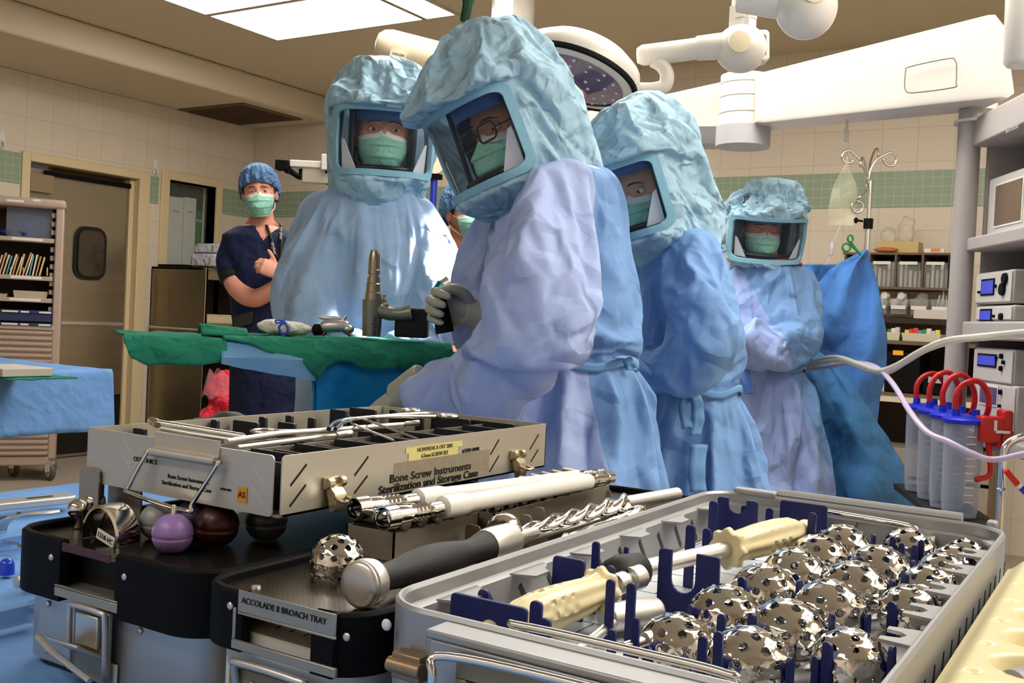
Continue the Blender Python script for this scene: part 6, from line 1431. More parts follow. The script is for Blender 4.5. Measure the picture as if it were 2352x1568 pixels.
plate(1030, 1208, 1378, 1470, .60); plate(1095, 1121, 1354, 1400, .63); plate(1213, 1242, 1380, 1450, .595); plate(1236, 1262, 1420, 1460, .585)
plate(1266, 1341, 1281, 1350, .735); plate(1355, 1374, 1243, 1330, .765); plate(1386, 1409, 1299, 1380, .74); plate(1386, 1408, 1330, 1440, .69); plate(1432, 1456, 1338, 1470, .68)
plate(1447, 1466, 1418, 1480, .635); plate(1392, 1412, 1445, 1490, .61); plate(1428, 1440, 1255, 1340, .82)
plate(1505, 1650, 1268, 1420, .80, (.42, .2, .62)); plate(1570, 1594, 1205, 1300, .90); plate(1609, 1630, 1213, 1300, .93)
plate(1640, 1737, 1145, 1290, 1.06, (.5, .22, .25)); plate(1621, 1645, 1150, 1290, 1.03); plate(1695, 1720, 1160, 1290, 1.075); plate(1757, 1774, 1166, 1200, 1.12)
plate(1786, 1898, 1154, 1260, 1.13); plate(1852, 1873, 1177, 1245, 1.055)
# domes
HOLES = []
def dome_mesh():
    bm = bmesh.new(); bmesh.ops.create_icosphere(bm, subdivisions=6, radius=1)
    bmesh.ops.delete(bm, geom=[v for v in bm.verts if v.co.z < -.5], context='VERTS')
    rnd = random.Random(3); cs = []
    for ring, (el, n, of) in enumerate(((84, 1, 0), (63, 5, .2), (41, 9, .5), (19, 12, .1), (-3, 13, .6), (-22, 12, .3))):
        for k in range(n):
            a = 2 * PI * (k + of) / n + ring * .35; e = math.radians(el + rnd.uniform(-4, 4)); cs.append(V((math.cos(e) * math.cos(a), math.cos(e) * math.sin(a), math.sin(e))))
    hr = .112
    for v in bm.verts:
        d, c = min(((v.co - q).length, q) for q in cs)
        if abs(d - hr) < .014:
            t_ = (v.co - c).normalized(); v.co = (c + t_ * hr).normalized()
    dele = [v for v in bm.verts if min((v.co - q).length for q in cs) < hr - .008]
    bmesh.ops.delete(bm, geom=dele, context='VERTS')
    for v in bm.verts:      # every cutting edge stands up on one side of its hole
        d, c = min(((v.co - q).length, q) for q in cs)
        up = V((0, 0, 1)) - c * c.z; up = up.normalized() if up.length > .01 else V((1, 0, 0))
        k = math.exp(-((d - hr) / .07) ** 2); s_ = max(0, (v.co - c).normalized().dot(up)) if d > 1e-4 else 0
        v.co += v.co.normalized() * (k * (.034 * s_ - .01)) + v.co.normalized() * .008 * noise.noise(v.co * 2.3)
    ed = [e for e in bm.edges if e.is_boundary]
    r = bmesh.ops.extrude_edge_only(bm, edges=ed)
    for v in [g for g in r['geom'] if isinstance(g, bmesh.types.BMVert)]: v.co *= .955
    bmesh.ops.recalc_face_normals(bm, faces=bm.faces)
    me = bpy.data.meshes.new('reamer_dome'); bm.to_mesh(me); bm.free()
    me.polygons.foreach_set('use_smooth', [True] * len(me.polygons)); me.set_sharp_from_angle(angle=math.radians(50)); me.materials.append(CHROME); return me
DM = dome_mesh()
cols = ((-.268, 'left'), (-.211, 'middle'), (-.155, 'right'))
ords = ('front', 'second from the front', 'third from the front', 'fourth from the front', 'fifth from the front', 'sixth from the front', 'rear')
spots = [(-.269, .671, .0265), (-.269, .767, .028), (-.268, .86, .028), (-.266, .941, .0288), (-.266, 1.021, .0288), (-.262, 1.095, .0284), (-.218, .672, .027), (-.217, .756, .0285), (-.208, .84, .0285), (-.208, .925, .0285), (-.207, 1.015, .0285), (-.203, 1.135, .0275),
         (-.163, .723, .025), (-.157, .804, .0245), (-.155, .888, .0245), (-.155, .975, .0255), (-.155, 1.055, .0255), (-.152, 1.12, .0245), (-.15, 1.15, .023)]
spots[-1] = (-.15, 1.152 - .0, .0225); spots[-2] = (-.153, 1.1, .0235); spots[-3] = (-.155, 1.045, .0245); spots[-6] = (-.163, .722, .025)
cnt = {}
for x, y, R in spots:
    c = 0 if x < -.24 else 1 if x < -.18 else 2; k = cnt.get(c, 0); cnt[c] = k + 1
    n_ = (6, 6, 7)[c]; od = 'rearmost' if k == n_ - 1 else ords[k] if k else 'frontmost'
    t = thing('reamer_dome', f'polished perforated steel dome, {od} in the {cols[c][1]} column of the grey tray', 'reamer dome', (x, y, .9475), group='perforated domes in the grey tray')
    o = link('dome_shell', DM, [], t, (0, 0, .0155)); o.scale = (R * 1.06, R * 1.06, R * 1.02); o.rotation_euler = (0, 0, k * 1.3 + c)
    m = MB(); m.cyl((0, 0, .0), (0, 0, .012), .006); m.box(-R * .9, -.003, .002, R * .9, .003, .005); m.box(-.003, -R * .9, .002, .003, R * .9, .005); obj('cross_bar', m, STEEL, t)
    for a in ((-2.2, .5) if k % 2 else (-1.9, -.2)):      # a pair of navy pegs beside each dome
        q = V((x + (R + .0035) * math.cos(a), y + (R + .0035) * math.sin(a), 0)); h = .972 + .006 * ((k + c) % 3)
        if wX0 + .02 < q.x < wX1 - .02:
            m = MB(); m.prism(rrect(-.0035, .9475, .0035, h, .003, 3), -.0015, .0015, lambda u, v, w_: (q.x + u * math.cos(a + PI / 2) - w_ * math.sin(a + PI / 2), q.y + u * math.sin(a + PI / 2) + w_ * math.cos(a + PI / 2), v)); wo('holder_peg', m, NAVYP, TR)
for px, py, Y in ((1655, 1435, .72), (1648, 1480, .62), (1612, 1490, .62), (1815, 1330, .95), (2010, 1320, 1.0), (2050, 1250, 1.11), (2070, 1265, 1.09), (2100, 1270, 1.08), (2115, 1258, 1.09), (2035, 1275, 1.09)):
    q = pY(px, py, Y); m = MB(); m.prism(rrect(q.x - .003, .9475, q.x + .003, q.z + .008, .0028, 3), Y, Y + .003, lambda u, v, w_: (u, w_, v)); wo('holder_peg', m, NAVYP, TR)
# ---- instruments in the grey tray
def cream_handle(mb, p0, p1, R):
    M, L_, o = along(p0, p1); n = 48; rg = []
    prof = [(0, .01), (.004, .3), (.02, .46), (.06, .52), (.1, .46), (.14, .5), (.2, .72), (.3, .9), (.45, 1.0), (.6, 1.0), (.75, .92), (.86, .84), (.93, .92), (.955, 1.12), (.965, 1.15), (.99, 1.13), (1, 1.05), (1.001, .3)]
    ts = sorted(set([p[0] for p in prof] + [i / 70 for i in range(71)]))
    for t in ts:
        r = interp(prof, t)[0] * R; lob = .07 * sm(.15, .3, t); row = []
        for j in range(n):
            a = 2 * PI * j / n; k = 1 + lob * math.cos(8 * a) + (.02 if t > .95 else 0) * math.cos(8 * a)
            if .36 < t < .62:
                ph = (t - .36) / .26 * 3 % 1
                if math.cos(8 * a) > .2 and ph > .55 and (j // 6) % 2 == 0: k *= .9
            row.append(o + M.to_3x3() @ V((r * k * math.cos(a), L_ * t, r * k * math.sin(a))))
        rg.append(row)
    mb.loft(rg)
t = thing('cup_inserter', 'cream grooved handle instrument at the front left of the grey tray', 'surgical instrument', (-.37, .64, .947))
m = MB(); cream_handle(m, (-.381, .596, .972), (-.36, .735, .978), .0158); wo('handle', m, CREAM, t, smooth=40)
m = MB(); bar(m, (-.36, .735, .978), (-.352, .785, .980), [(0, .006), (.3, .006), (.31, .009), (.55, .009), (.56, .006), (.7, .006), (.71, .0105), (1, .0105), (1.01, .002)]); wo('shaft', m, STEEL, t)
t = thing('cup_impactor', 'cream grooved handle with steel shaft and black knob, rear of grey tray', 'surgical instrument', (-.33, .92, .947))
m = MB(); cream_handle(m, (-.292, 1.075, .9885), (-.328, .925, .9835), .0165); wo('handle', m, CREAM, t, smooth=40)
m = MB(); bar(m, (-.328, .925, .9835), (-.362, .80, .981), [(0, .0075), (1, .0075), (1.001, .009), (1.03, .009)]); wo('shaft', m, STEEL, t)
m = MB(); bar(m, (-.36, .806, .981), (-.371, .764, .98), [(0, .012), (.05, .0145), (.6, .0165), (.85, .0145), (1, .0075), (1.01, .001)]); wo('knob', m, BLACKM, t, smooth=60)
t = thing('tube_wrench', 'satin steel tube with a thin handle rod beside the front dome', 'surgical instrument', (-.335, .68, .947))
m = MB(); bar(m, (-.346, .707, .963), (-.322, .757, .963), [(0, .007), (.1, .0115), (.95, .0115), (1, .01), (1.001, .007), (.5, .006)]); wo('tube', m, SATIN, t)
m = MB(); m.cyl((-.338, .715, .962), (-.331, .62, .955), .0045); wo('rod', m, STEEL, t)
m = MB(); bar(m, pY(1432, 1484, .63), pY(1500, 1464, .655), [(0, .003), (.7, .003), (.72, .0055), (1, .0055)]); tag(obj('steel_pin', m, STEEL), 'short steel pin lying in front of the frontmost left dome', 'surgical instrument')
# ---------------------------------------------------------------- case, ball tray, broach tray, cream tray
CASEM = mat('case_steel', (198, 192, 178), .4, .6, var=.05, vs=4, bump=.0004, bs=60, aniso=(6, 1, 60))
SHEETM = mat('sheet_steel', (160, 150, 134), .36, .6, var=.06, vs=12)
DARKN = mat('holder_black', (14, 16, 26), .5, var=.1)
# ---- black-banded tray of trial heads
def band_tray(name, label, x0, x1, y0, y1, body, z0, zb, zt, gap):
    t = thing(name, label, 'tray', ((x0 + x1) / 2, (y0 + y1) / 2, TZ))
    m = MB(); rrloft(m, x0 + .012, y0 + .012, x1 - .012, y1 - .012, .03, [(.003, z0 + .002), (0, z0 + .004), (0, zb + .012)], cap1=True); wo('lower_body', m, body, t)
    # black band, open in the middle of its near side
    g0, g1 = gap
    pth = rrect(x0, y0, x1, y1, .04, 8)
    i0 = max(i for i in range(len(pth)) if False) if False else 0
    pts = [(g1, y0)] + [q for q in pth[:9]] + pth[9:18] + pth[18:27] + pth[27:36] + [(g0, y0)]
    cx, cy = (x0 + x1) / 2, (y0 + y1) / 2
    rg = []
    for q in pts:
        a = V((q[0], q[1], 0)); inw = V((cx - a.x, cy - a.y, 0))
        ins = V((min(max(a.x, x0 + .012), x1 - .012), min(max(a.y, y0 + .012), y1 - .012), 0))
        if (ins - a).length < 1e-4: ins = a + V((0, .01, 0)) if a.y < cy else a
        d = (ins - a).normalized() * .009
        rg.append([a + V((0, 0, zb)), a + V((0, 0, zt - .002)), a + d * .3 + V((0, 0, zt)), a + d * .8 + V((0, 0, zt)), a + d + V((0, 0, zt - .002)), a + d + V((0, 0, zb))])
    m = MB(); m.loft(rg); wo('black_band', m, BLACKP, t)
    for gx, s_ in ((g0, -1), (g1, 1)):
        m = MB(); m.ell((gx + s_ * .012, y0 - .0003, (zb + zt) / 2 + .01), (.003, .0015, .003), 12, 8); wo('band_screw', m, SATIN, t)
    return t
BT = band_tray('trial_head_tray', 'low steel tray with a thick black band, holding coloured trial heads under the case', -.88, -.612, .55, 1.1, ALU, TZ, .925, .979, (-.795, -.72))
PERFD = mat('lid_dark', (46, 42, 38), .25, .7, var=.1)
m = MB(); rrloft(m, -.872, .558, -.62, 1.092, .034, [(0, .968), (0, .972)]); wo('top_sheet', m, PERFD, BT)
m = MB(); m.box(-.79, .548, .971, -.725, .5495, .978); m.box(-.79, .548, .9705, -.725, .56, .9715); wo('front_flange', m, mat('flange_plum', (92, 56, 54), .4, .6), BT, bevel=.0005)
m = MB(); m.box(-.80, .549, .93, -.715, .551, .938); m.box(-.80, .549, .9385, -.715, .552, .94); wo('lower_rail', m, SHEETM, BT, bevel=.0005)
m = MB(); m.box(-.798, .575, .925, -.717, .577, .968); wo('dark_opening', m, DARKSLOT, BT)
m = MB(); m.box(-.775, .552, .866, -.728, .556, .926); wo('latch_plate', m, SHEETM, BT, bevel=.001)
m = MB(); m.prism([(-.026, .0), (.02, 0), (.02, .003), (-.024, .003)], -.775, -.732, lambda u, v, w_: (w_, .54 + u * .6, .893 + v - u * .4)); m.box(-.768, .548, .895, -.738, .552, .922); lt = wo('latch', m, STEEL, BT, bevel=.001)
m = MB(); m.tube([(-.80, .535, .897), (-.775, .532, .89), (-.72, .53, .878)], .0028, 8); wo('latch_bar', m, SATIN, lt)
m = MB(); m.tube(smooth_path([(-.777, .551, .87), (-.777, .549, .92), (-.772, .548, .927), (-.735, .548, .927), (-.73, .549, .92), (-.73, .551, .87)], 4), .0025, 8); wo('bail_handle', m, SATIN, BT, smooth=180)
m = MB(); m.box(-.762, .559, .862, -.725, .5605, .882); lb = wo('paper_label', m, PAPER, BT)
wtext('Robota', .006, frame((-.742, .5585, .872), (1, 0, 0), (0, 0, 1)), mat('grey_ink', (120, 116, 112), .7), lb)
for x, z in ((-.826, .915), (-.826, .873), (-.70, .868), (-.70, .916)):
    m = MB(); m.ell((x, .561, z), (.003, .0015, .003), 10, 6); wo('rivet', m, STEEL, BT)
# trial heads
def ballth(px, py, R, rgb, label, pin):
    p = pz(px, py, .973)
    t = thing('trial_ball', label, 'trial ball', p, group='round trial heads in the black-banded tray')
    m = MB(); prof = []
    for i in range(25):
        a = -PI / 2 * .62 + (PI / 2 + PI / 2 * .62) * i / 24; h = R * math.sin(a); r = R * math.cos(a)
        if abs(h + R * .12) < R * .05: r *= .955
        prof.append((r, h + R * math.sin(PI / 2 * .62)))
    m.lathe(prof, (0, 0, .0005), (0, 0, 1), 48); obj('head_ball', m, mat('head_' + '_'.join(map(str, rgb)), rgb, .35, var=.03), t, smooth=30)
    if pin:
        m = MB(); top = R * (1 + math.sin(PI / 2 * .62)); m.lathe([(R * .13, top - R * .1), (R * .13, top + R * .38), (R * .08, top + R * .46), (.0001, top + R * .48)], n=14); obj('pin', m, CHROME, t)
    else:
        m = MB(); top = R * (1 + math.sin(PI / 2 * .62)); m.lathe([(R * .14, top - R * .05), (R * .13, top + R * .02), (.0001, top + R * .02)], n=14); obj('cap', m, GREYP, t)
ballth(395, 1265, .0178, (146, 116, 176), 'lilac trial head with a steel pin, at the front', True)
ballth(362, 1233, .0172, (150, 148, 146), 'grey trial head behind the lilac one', False)
ballth(446, 1238, .0197, (18, 24, 60), 'blue trial head under the case, shade put into its dark colour', False)  # heads under the case: the shade there is mixed into their colours
ballth(497, 1248, .0197, (62, 20, 20), 'red trial head under the case, shade put into its dark colour', False)
ballth(610, 1236, .0197, (66, 62, 66), 'grey trial head under the near corner of the case, shade put into its colour', False)
# chrome arch with paper tag, chrome knobs, upright plates
t = thing('chrome_arch', 'mirror chrome arch-shaped trial component with a paper tag', 'surgical instrument', pz(262, 1238, .973))
m = MB(); rg = []
for i in range(25):
    a = PI * i / 24; c, s_ = math.cos(a), math.sin(a)
    rg.append([V((c * .024 + ox * c, oy - .004, .0 + s_ * .03 + ox * s_)) for ox, oy in ((0, -.012), (.003, -.011), (.0035, 0), (.003, .011), (0, .012), (-.0015, 0))])
m.loft(rg); obj('arch_band', m, CHROME, t, smooth=60)
m = MB(); m.prism([(.0225 * math.cos(PI * i / 16), .0285 * math.sin(PI * i / 16)) for i in range(17)], .002, .0045, lambda u, v, w_: (u, w_, v)); obj('arch_web', m, CHROME, t)
m = MB(); m.box(-.002, -.0185, .004, .022, -.0172, .013); q = obj('paper_tag', m, PAPER, t); q.rotation_euler = (0, .25, 0)
o = text('1218-VC', .006, frame((.01, -.0187, .0085), (1, 0, 0), (0, 0, 1)), INK, q)
for px, py, lb in ((180, 1182, 'round chrome knob at the near left corner of the black-banded tray'), (217, 1165, 'round chrome knob behind another knob, left of the chrome arch')):
    p = pz(px, py, .985); t = thing('chrome_ball', lb, 'ball', (p.x, p.y, .973))
    m = MB(); m.ell((0, 0, .018), (.0105, .0105, .0095), 24, 16); obj('ball', m, CHROME, t, smooth=180)
    m = MB(); m.cyl((0, 0, 0), (0, 0, .012), .0045); obj('stem', m, CHROME, t)
for px, py, wd, h, lb in ((203, 1190, .03, .052, 'tall upright dark steel plate behind the chrome knobs'), (285, 1190, .05, .034, 'low upright dark steel plate behind the chrome arch')):
    p = pz(px, py, .975); m = MB(); m.prism(rrect(-wd / 2, 0, wd / 2, h, .004, 3), -.001, .001, lambda u, v, w_: (u, w_, v)); m.prism(rrect(-.012, 0, .0, h * .8, .003, 3), 0, .0015, lambda u, v, w_: (-wd / 2 + .02 + w_, -u, v))
    tag(obj('upright_plate', m, SHEETM, loc=(p.x, p.y, .9725)), lb, 'plate')
# ---- bone screw case
X0, X1, Y0, Y1, Z0, Z1 = -.883, -.624, .638, 1.093, 1.0105, 1.0636
CS = thing('instrument_case', 'open brushed metal bone screw instrument case with a wire handle, on the left trays', 'case', (-.75, .86, Z0))
m = MB()
m.box(X0, Y0, Z0, X1, Y1, Z0 + .002); wo('case_floor', m, SHEETM, CS)
m = MB(); m.prism(rrect(X0, Z0, X1 - .006, Z1, .004, 3), Y0 - .0015, Y0, lambda u, v, w_: (u, w_, v)); fw = wo('front_wall', m, CASEM, CS)
m = MB(); m.prism(rrect(Y0 + .003, Z0, Y1, Z1, .004, 3), X1 - .0015, X1, lambda u, v, w_: (w_, u, v)); sw = wo('side_wall', m, CASEM, CS)
m = MB(); m.box(X0, Y1 - .0015, Z0, X1, Y1, Z1); m.box(X0, Y0, Z0, X0 + .0015, Y1, Z1); wo('far_wall', m, CASEM, CS)
def slit(par, fr, u0, v0, u1, v1, mt):
    d = V((u1 - u0, v1 - v0, 0)).normalized(); n = V((-d.y, d.x, 0)) * .0011
    m = MB(); m.prism([(u0 + n.x, v0 + n.y), (u1 + n.x, v1 + n.y), (u1 - n.x, v1 - n.y), (u0 - n.x, v0 - n.y)], 0, .0003, fr); wo('slit', m, mt, par)
SL = mat('slit_light', (206, 200, 190), .4, .5)
fF = lambda u, v, w_: (u, Y0 - .0015 - w_, v); fS = lambda u, v, w_: (X1 + w_, u, v)
def PF(px, py): q = pY(px, py, Y0 - .0015); return q.x, q.z
def PS(px, py): q = pX(px, py, X1); return q.y, q.z
for a, b in (((283, 1003), (303, 1042)), ((283, 1045), (302, 1085)), ((581, 1067), (607, 1115)), ((579, 1114), (605, 1163))): slit(fw, fF, *PF(*a), *PF(*b), SL)
for a, b in (((704, 1066), (667, 1115)), ((702, 1113), (665, 1163)), ((846, 1048), (814, 1092)), ((844, 1092), (813, 1133)), ((1146, 1009), (1126, 1044)), ((1146, 1046), (1124, 1083)), ((1237, 997), (1217, 1032)), ((1236, 1032), (1219, 1060))): slit(sw, fS, *PS(*a), *PS(*b), DARKSLOT)
def wordsF(s_, px, py, size, par=fw, m_=INK, al='CENTER', sx=1): x, z = PF(px, py); wtext(s_, size, frame((x, Y0 - .0018, z), (1, 0, 0), (0, 0, 1)), m_, par, align=al, sx=sx)
def wordsS(s_, px, py, size, par=sw, m_=INK, al='CENTER', sx=1, bold=0): y, z = PS(px, py); wtext(s_, size, frame((X1 + .0004, y, z), (0, 1, 0), (0, 0, 1)), m_, par, align=al, sx=sx, bold=bold)
wordsF('Bone Screw Instruments', 432, 1101, .0055); wordsF('Sterilization and Storage Case', 428, 1117, .0055); wordsF('OSTEONICS', 307, 1053, .0062, al='LEFT'); wordsF('#2302-0008', 519, 1124, .0028)
wordsS('Bone Screw Instruments', 993, 1084, .0112, sx=1.27, bold=.02); wordsS('Sterilization and Storage Case', 991, 1105, .0112, sx=1.27, bold=.02); wordsS('#2302-0008', 1081, 1033, .0056, sx=1.2)
x, z = PF(557, 1136); m = MB(); m.box(x - .006, Y0 - .0022, z - .0066, x + .006, Y0 - .0016, z + .0066); lb = wo('orange_tag', m, mat('tag_orange', (214, 142, 40), .5), CS); wtext('AS', .0072, frame((x, Y0 - .0025, z), (1, 0, 0), (0, 0, 1)), INK, lb, sx=1.1)
TAPE = mat('tape_yellow', (222, 212, 140), .6, var=.08, vs=60); RESID = mat('tape_residue', (150, 140, 120), .8, var=.2, vs=90)
def stick(a, b, mt, nm, w_=.0004):
    y0, z0 = PS(*a); y1, z1 = PS(*b); m = MB(); m.box(X1, y0, z1, X1 + w_, y1, z0); return wo(nm, m, mt, CS)
stick((905, 1064), (1122, 1078), RESID, 'tape_residue', .0003)
y0, _ = PS(930, 1060); y1, _ = PS(1060, 1040)
m = MB(); m.box(X1, y0, 1.0505, X1 + .0007, y1, 1.0565); t1 = wo('label_tape', m, TAPE, CS)
m = MB(); m.box(X1, y0 + .005, 1.0428, X1 + .0006, y1 - .008, 1.0508); t2 = wo('label_tape', m, TAPE, CS)
wtext('HOWMEDICA OST 2005', .0058, frame((X1 + .001, (y0 + y1) / 2, 1.053), (0, 1, 0), (0, 0, 1)), mat('faded_ink', (110, 108, 70), .7), t1); wtext('6.5mm SCREW SET', .0058, frame((X1 + .001, (y0 + y1) / 2, 1.0462), (0, 1, 0), (0, 0, 1)), _MATS['faded_ink'], t2)
# folded sheet with the wire handle
hx0, hz = PF(358, 1036); hx1, hz1 = PF(505, 1068); hz = (hz + hz1) / 2 + .002
m = MB(); m.prism([(0, .018), (.0012, .018), (.0012, .006), (.003, .003)] + [(.0055 + .0042 * math.cos(a), .0 + .0042 * math.sin(a)) for a in [2.2 - 4.6 * i / 10 for i in range(11)]] + [(.0015, -.003), (0, 0)], hx0, hx1, lambda u, v, w_: (w_, Y0 - .0015 - u, hz + v)); wo('handle_bracket', m, CASEM, CS, smooth=50)
bx0, bz = PF(322, 1128); bx1, bz1 = PF(470, 1172)
m = MB(); m.tube(smooth_path([(hx0 - .002, Y0 - .007, hz), (hx0 - .004, Y0 - .009, hz - .003), (bx0 + .004, Y0 - .017, bz + .008), (bx0 + .007, Y0 - .018, bz + .001), (bx1 - .004, Y0 - .018, bz1 + .001), (bx1 + .001, Y0 - .017, bz1 + .008), (hx1 + .004, Y0 - .009, hz - .003), (hx1 + .002, Y0 - .007, hz)], 5), .0021, 10); wo('wire_handle', m, CHROME, CS, smooth=180)
NICK = mat('latch_nickel', (196, 184, 152), .3, .9, var=.1)
for px, py in ((760, 1118), (1182, 1052)):
    y, z = PS(px, py)
    m = MB(); m.box(X1, y - .012, z - .001, X1 + .004, y + .014, z + .01); m.cyl((X1 + .004, y - .011, z + .005), (X1 + .004, y - .003, z + .005), .005); m.cyl((X1 + .004, y + .006, z + .005), (X1 + .004, y + .013, z + .005), .005); lt = wo('latch', m, NICK, CS, bevel=.0008)
    m = MB(); m.prism([(.003, .004), (.012, -.004), (.014, -.012), (.012, -.02), (.006, -.022), (.004, -.01), (.001, -.004)], y - .008, y + .008, lambda u, v, w_: (X1 + u, w_, z + v)); wo('latch_lever', m, NICK, lt, bevel=.0006)
    m = MB(); m.tube(smooth_path([(X1 + .012, y - .007, z - .008), (X1 + .022, y - .007, z - .01), (X1 + .024, y, z - .01), (X1 + .022, y + .007, z - .01), (X1 + .012, y + .007, z - .008)], 4), .0017, 8); wo('latch_loop', m, NICK, lt, smooth=180)
# inside of the case: dividers and black holders
m = MB(); m.box(-.711, Y0 + .01, Z0, -.7097, Y1 - .01, 1.056); wo('divider', m, SHEETM, CS)
m = MB(); m.box(-.797, Y0 + .08, Z0, -.7957, Y1 - .04, 1.0485); wo('divider', m, SHEETM, CS)
for k in range(15):
    y = Y0 + .017 + k * .029; m = MB(); m.prism(rrect(-.708, Z0 + .002, -.63, 1.0545 + .0035 * (k % 2), .0025, 2), y, y + .003, lambda u, v, w_: (u, w_, v)); wo('holder_plate', m, DARKN, CS)
for k, (x, y, w_, h) in enumerate(((-1.015, .80, .02, 1.038), (-1.02, .92, .012, 1.041), (-1.0, .955, .045, 1.039), (-1.0, .985, .012, 1.043), (-.99, 1.02, .03, 1.034), (-1.015, 1.05, .012, 1.040), (-1.01, 1.09, .012, 1.035), (-1.0, 1.135, .03, 1.045), (-.99, 1.145, .012, 1.036), (-1.0, 1.19, .05, 1.044), (-.99, 1.25, .012, 1.04), (-.95, 1.235, .06, 1.035), (-.88, 1.25, .07, 1.038), (-.82, 1.262, .09, 1.037), (-.9, .79, .05, 1.03), (-.87, .765, .035, 1.03), (-.845, .757, .03, 1.03), (-.88, .93, .06, 1.027), (-.87, 1.07, .07, 1.028), (-.9, 1.12, .05, 1.03))):
    x, y, w_, h = x * .857, y * .857, w_ * .857, Z0 + (h - .98) * .857
    m = MB(); m.prism(rrect(x - w_ / 2, Z0 + .002, x + w_ / 2, h, .0022, 2), y, y + .0042, lambda u, v, q_: (u, q_, v)); wo('holder_plate', m, DARKN, CS)
def inst(name, label, parts, group=None):
    root = None
    for nm, pts, r, mt in parts:
        m = MB(); m.tube(pts, r, 12)
        if root is None: root = tag(obj(name, m, mt, smooth=50), label, 'surgical instrument', group)
        else: obj(nm, m, mt, root, smooth=50)
    return root
P_ = lambda px, py, z: pz(px, py, Z0 + (z - .98) * .857)
inst('screwdriver_shaft', 'long steel hexagonal shaft lying across the left end of the case', [('', [P_(348, 966, 1.047), P_(360, 971, 1.047), P_(365, 972, 1.047), P_(560, 1003, 1.04)], [.0045, .0045, .0036, .0036], CHROME), ('end_ball', [P_(356, 974, 1.049), P_(362, 976, 1.049)], .003, CHROME)])
inst('depth_gauge', 'graduated steel rod resting beside the long shaft in the case', [('', [P_(372, 984, 1.042), P_(440, 996, 1.04), P_(545, 1012, 1.036)], .0026, SATIN)])
inst('steel_rod', 'steel rod running along the middle of the case towards its far end', [('', [P_(520, 1014, 1.038), P_(640, 996, 1.038), P_(800, 985, 1.036), P_(955, 972, 1.036)], [.003, .0034, .0034, .0028], SATIN), ('rod_tip', [P_(930, 974, 1.0365), P_(960, 971, 1.0365)], .0038, CHROME)])
inst('steel_rod', 'thin steel rod nearest the printed side of the case', [('', [P_(545, 1028, 1.033), P_(700, 1008, 1.033), P_(805, 996, 1.033)], .0026, SATIN), ('rod_collar', [P_(770, 1000, 1.033), P_(805, 995, 1.033)], .0042, STEEL)])
def ringp(c, r, M=None): return [c + V((r * math.cos(a), r * math.sin(a), .0)) for a in [2 * PI * i / 24 for i in range(25)]]
inst('forceps', 'steel clamp with finger rings lying over the far end of the case', [('', smooth_path([P_(755, 985, 1.044), P_(775, 968, 1.046), P_(830, 960, 1.047), P_(960, 950, 1.047), P_(1010, 952, 1.046), P_(1050, 955, 1.046)], 5), .0024, CHROME), ('jaw', smooth_path([P_(770, 985, 1.044), P_(800, 966, 1.046), P_(870, 957, 1.047), P_(1000, 956, 1.046)], 5), .0022, CHROME), ('finger_ring', ringp(P_(945, 942, 1.046), .012), .002, CHROME), ('finger_ring', ringp(P_(1030, 955, 1.046), .012), .002, CHROME)])
inst('wire_loop', 'thin bent steel wire loop across the middle of the case', [('', smooth_path([P_(905, 1012, 1.036), P_(815, 975, 1.041), P_(810, 965, 1.044), P_(835, 963, 1.045), P_(960, 1008, 1.036)], 6), .0014, CHROME)])
inst('ring_gauge', 'steel ring-ended gauge lying behind the rods in the case', [('', ringp(P_(610, 990, 1.036), .015), .0016, CHROME), ('gauge_arm', [P_(640, 990, 1.037), P_(690, 990, 1.037)], .002, CHROME)])
m = MB(); m.lathe([(.0, 0), (.012, .002), (.016, .014), (.0155, .035), (.008, .045), (.005, .07)], P_(565, 978, 1.024), (-.2, -.95, .1), 20); tag(obj('driver_grip', m, BLACKM, smooth=60), 'black bulbous driver grip in the left half of the case', 'surgical instrument')
# ---- broach tray
MT = band_tray('broach_tray', 'perforated steel broach tray with black end caps, between the ball tray and the grey tray', -.607, -.442, .53, 1.2, mat('tray_white', (206, 202, 190), .4), TZ, .938, .982, (-.55, -.462))
MT['label'] = 'perforated steel broach tray with black corners, left of the grey dome tray'
def perf(name, rgb):
    mm_ = mat(name, rgb, .3, .9, var=.05)
    nt = mm_.node_tree; N = nt.nodes; L = nt.links; b = N['Principled BSDF']
    tc = N['Texture Coordinate']; sc_ = N.new('ShaderNodeVectorMath'); sc_.operation = 'SCALE'; sc_.inputs['Scale'].default_value = 1 / .0052
    L.new(tc.outputs['Object'], sc_.inputs[0])
    fr_ = N.new('ShaderNodeVectorMath'); fr_.operation = 'FRACTION'; L.new(sc_.outputs[0], fr_.inputs[0])
    sb = N.new('ShaderNodeVectorMath'); sb.operation = 'SUBTRACT'; sb.inputs[1].default_value = (.5, .5, 0); L.new(fr_.outputs[0], sb.inputs[0])
    ml = N.new('ShaderNodeVectorMath'); ml.operation = 'MULTIPLY'; ml.inputs[1].default_value = (1, 1, 0); L.new(sb.outputs[0], ml.inputs[0])
    ln = N.new('ShaderNodeVectorMath'); ln.operation = 'LENGTH'; L.new(ml.outputs[0], ln.inputs[0])
    lt_ = N.new('ShaderNodeMath'); lt_.operation = 'GREATER_THAN'; lt_.inputs[1].default_value = .2; L.new(ln.outputs['Value'], lt_.inputs[0])
    old = b.inputs['Base Color'].links[0].from_socket; mx = N.new('ShaderNodeMix'); mx.data_type = 'RGBA'; mx.inputs[6].default_value = (.01, .01, .01, 1)
    L.new(lt_.outputs[0], mx.inputs[0]); L.new(old, mx.inputs[7]); L.new(mx.outputs[2], b.inputs['Base Color'])
    return mm_
m = MB(); rrloft(m, -.6, .537, -.449, 1.193, .034, [(0, .971), (0, .9745)]); wo('perforated_sheet', m, perf('perforated_steel', (92, 84, 74)), MT)
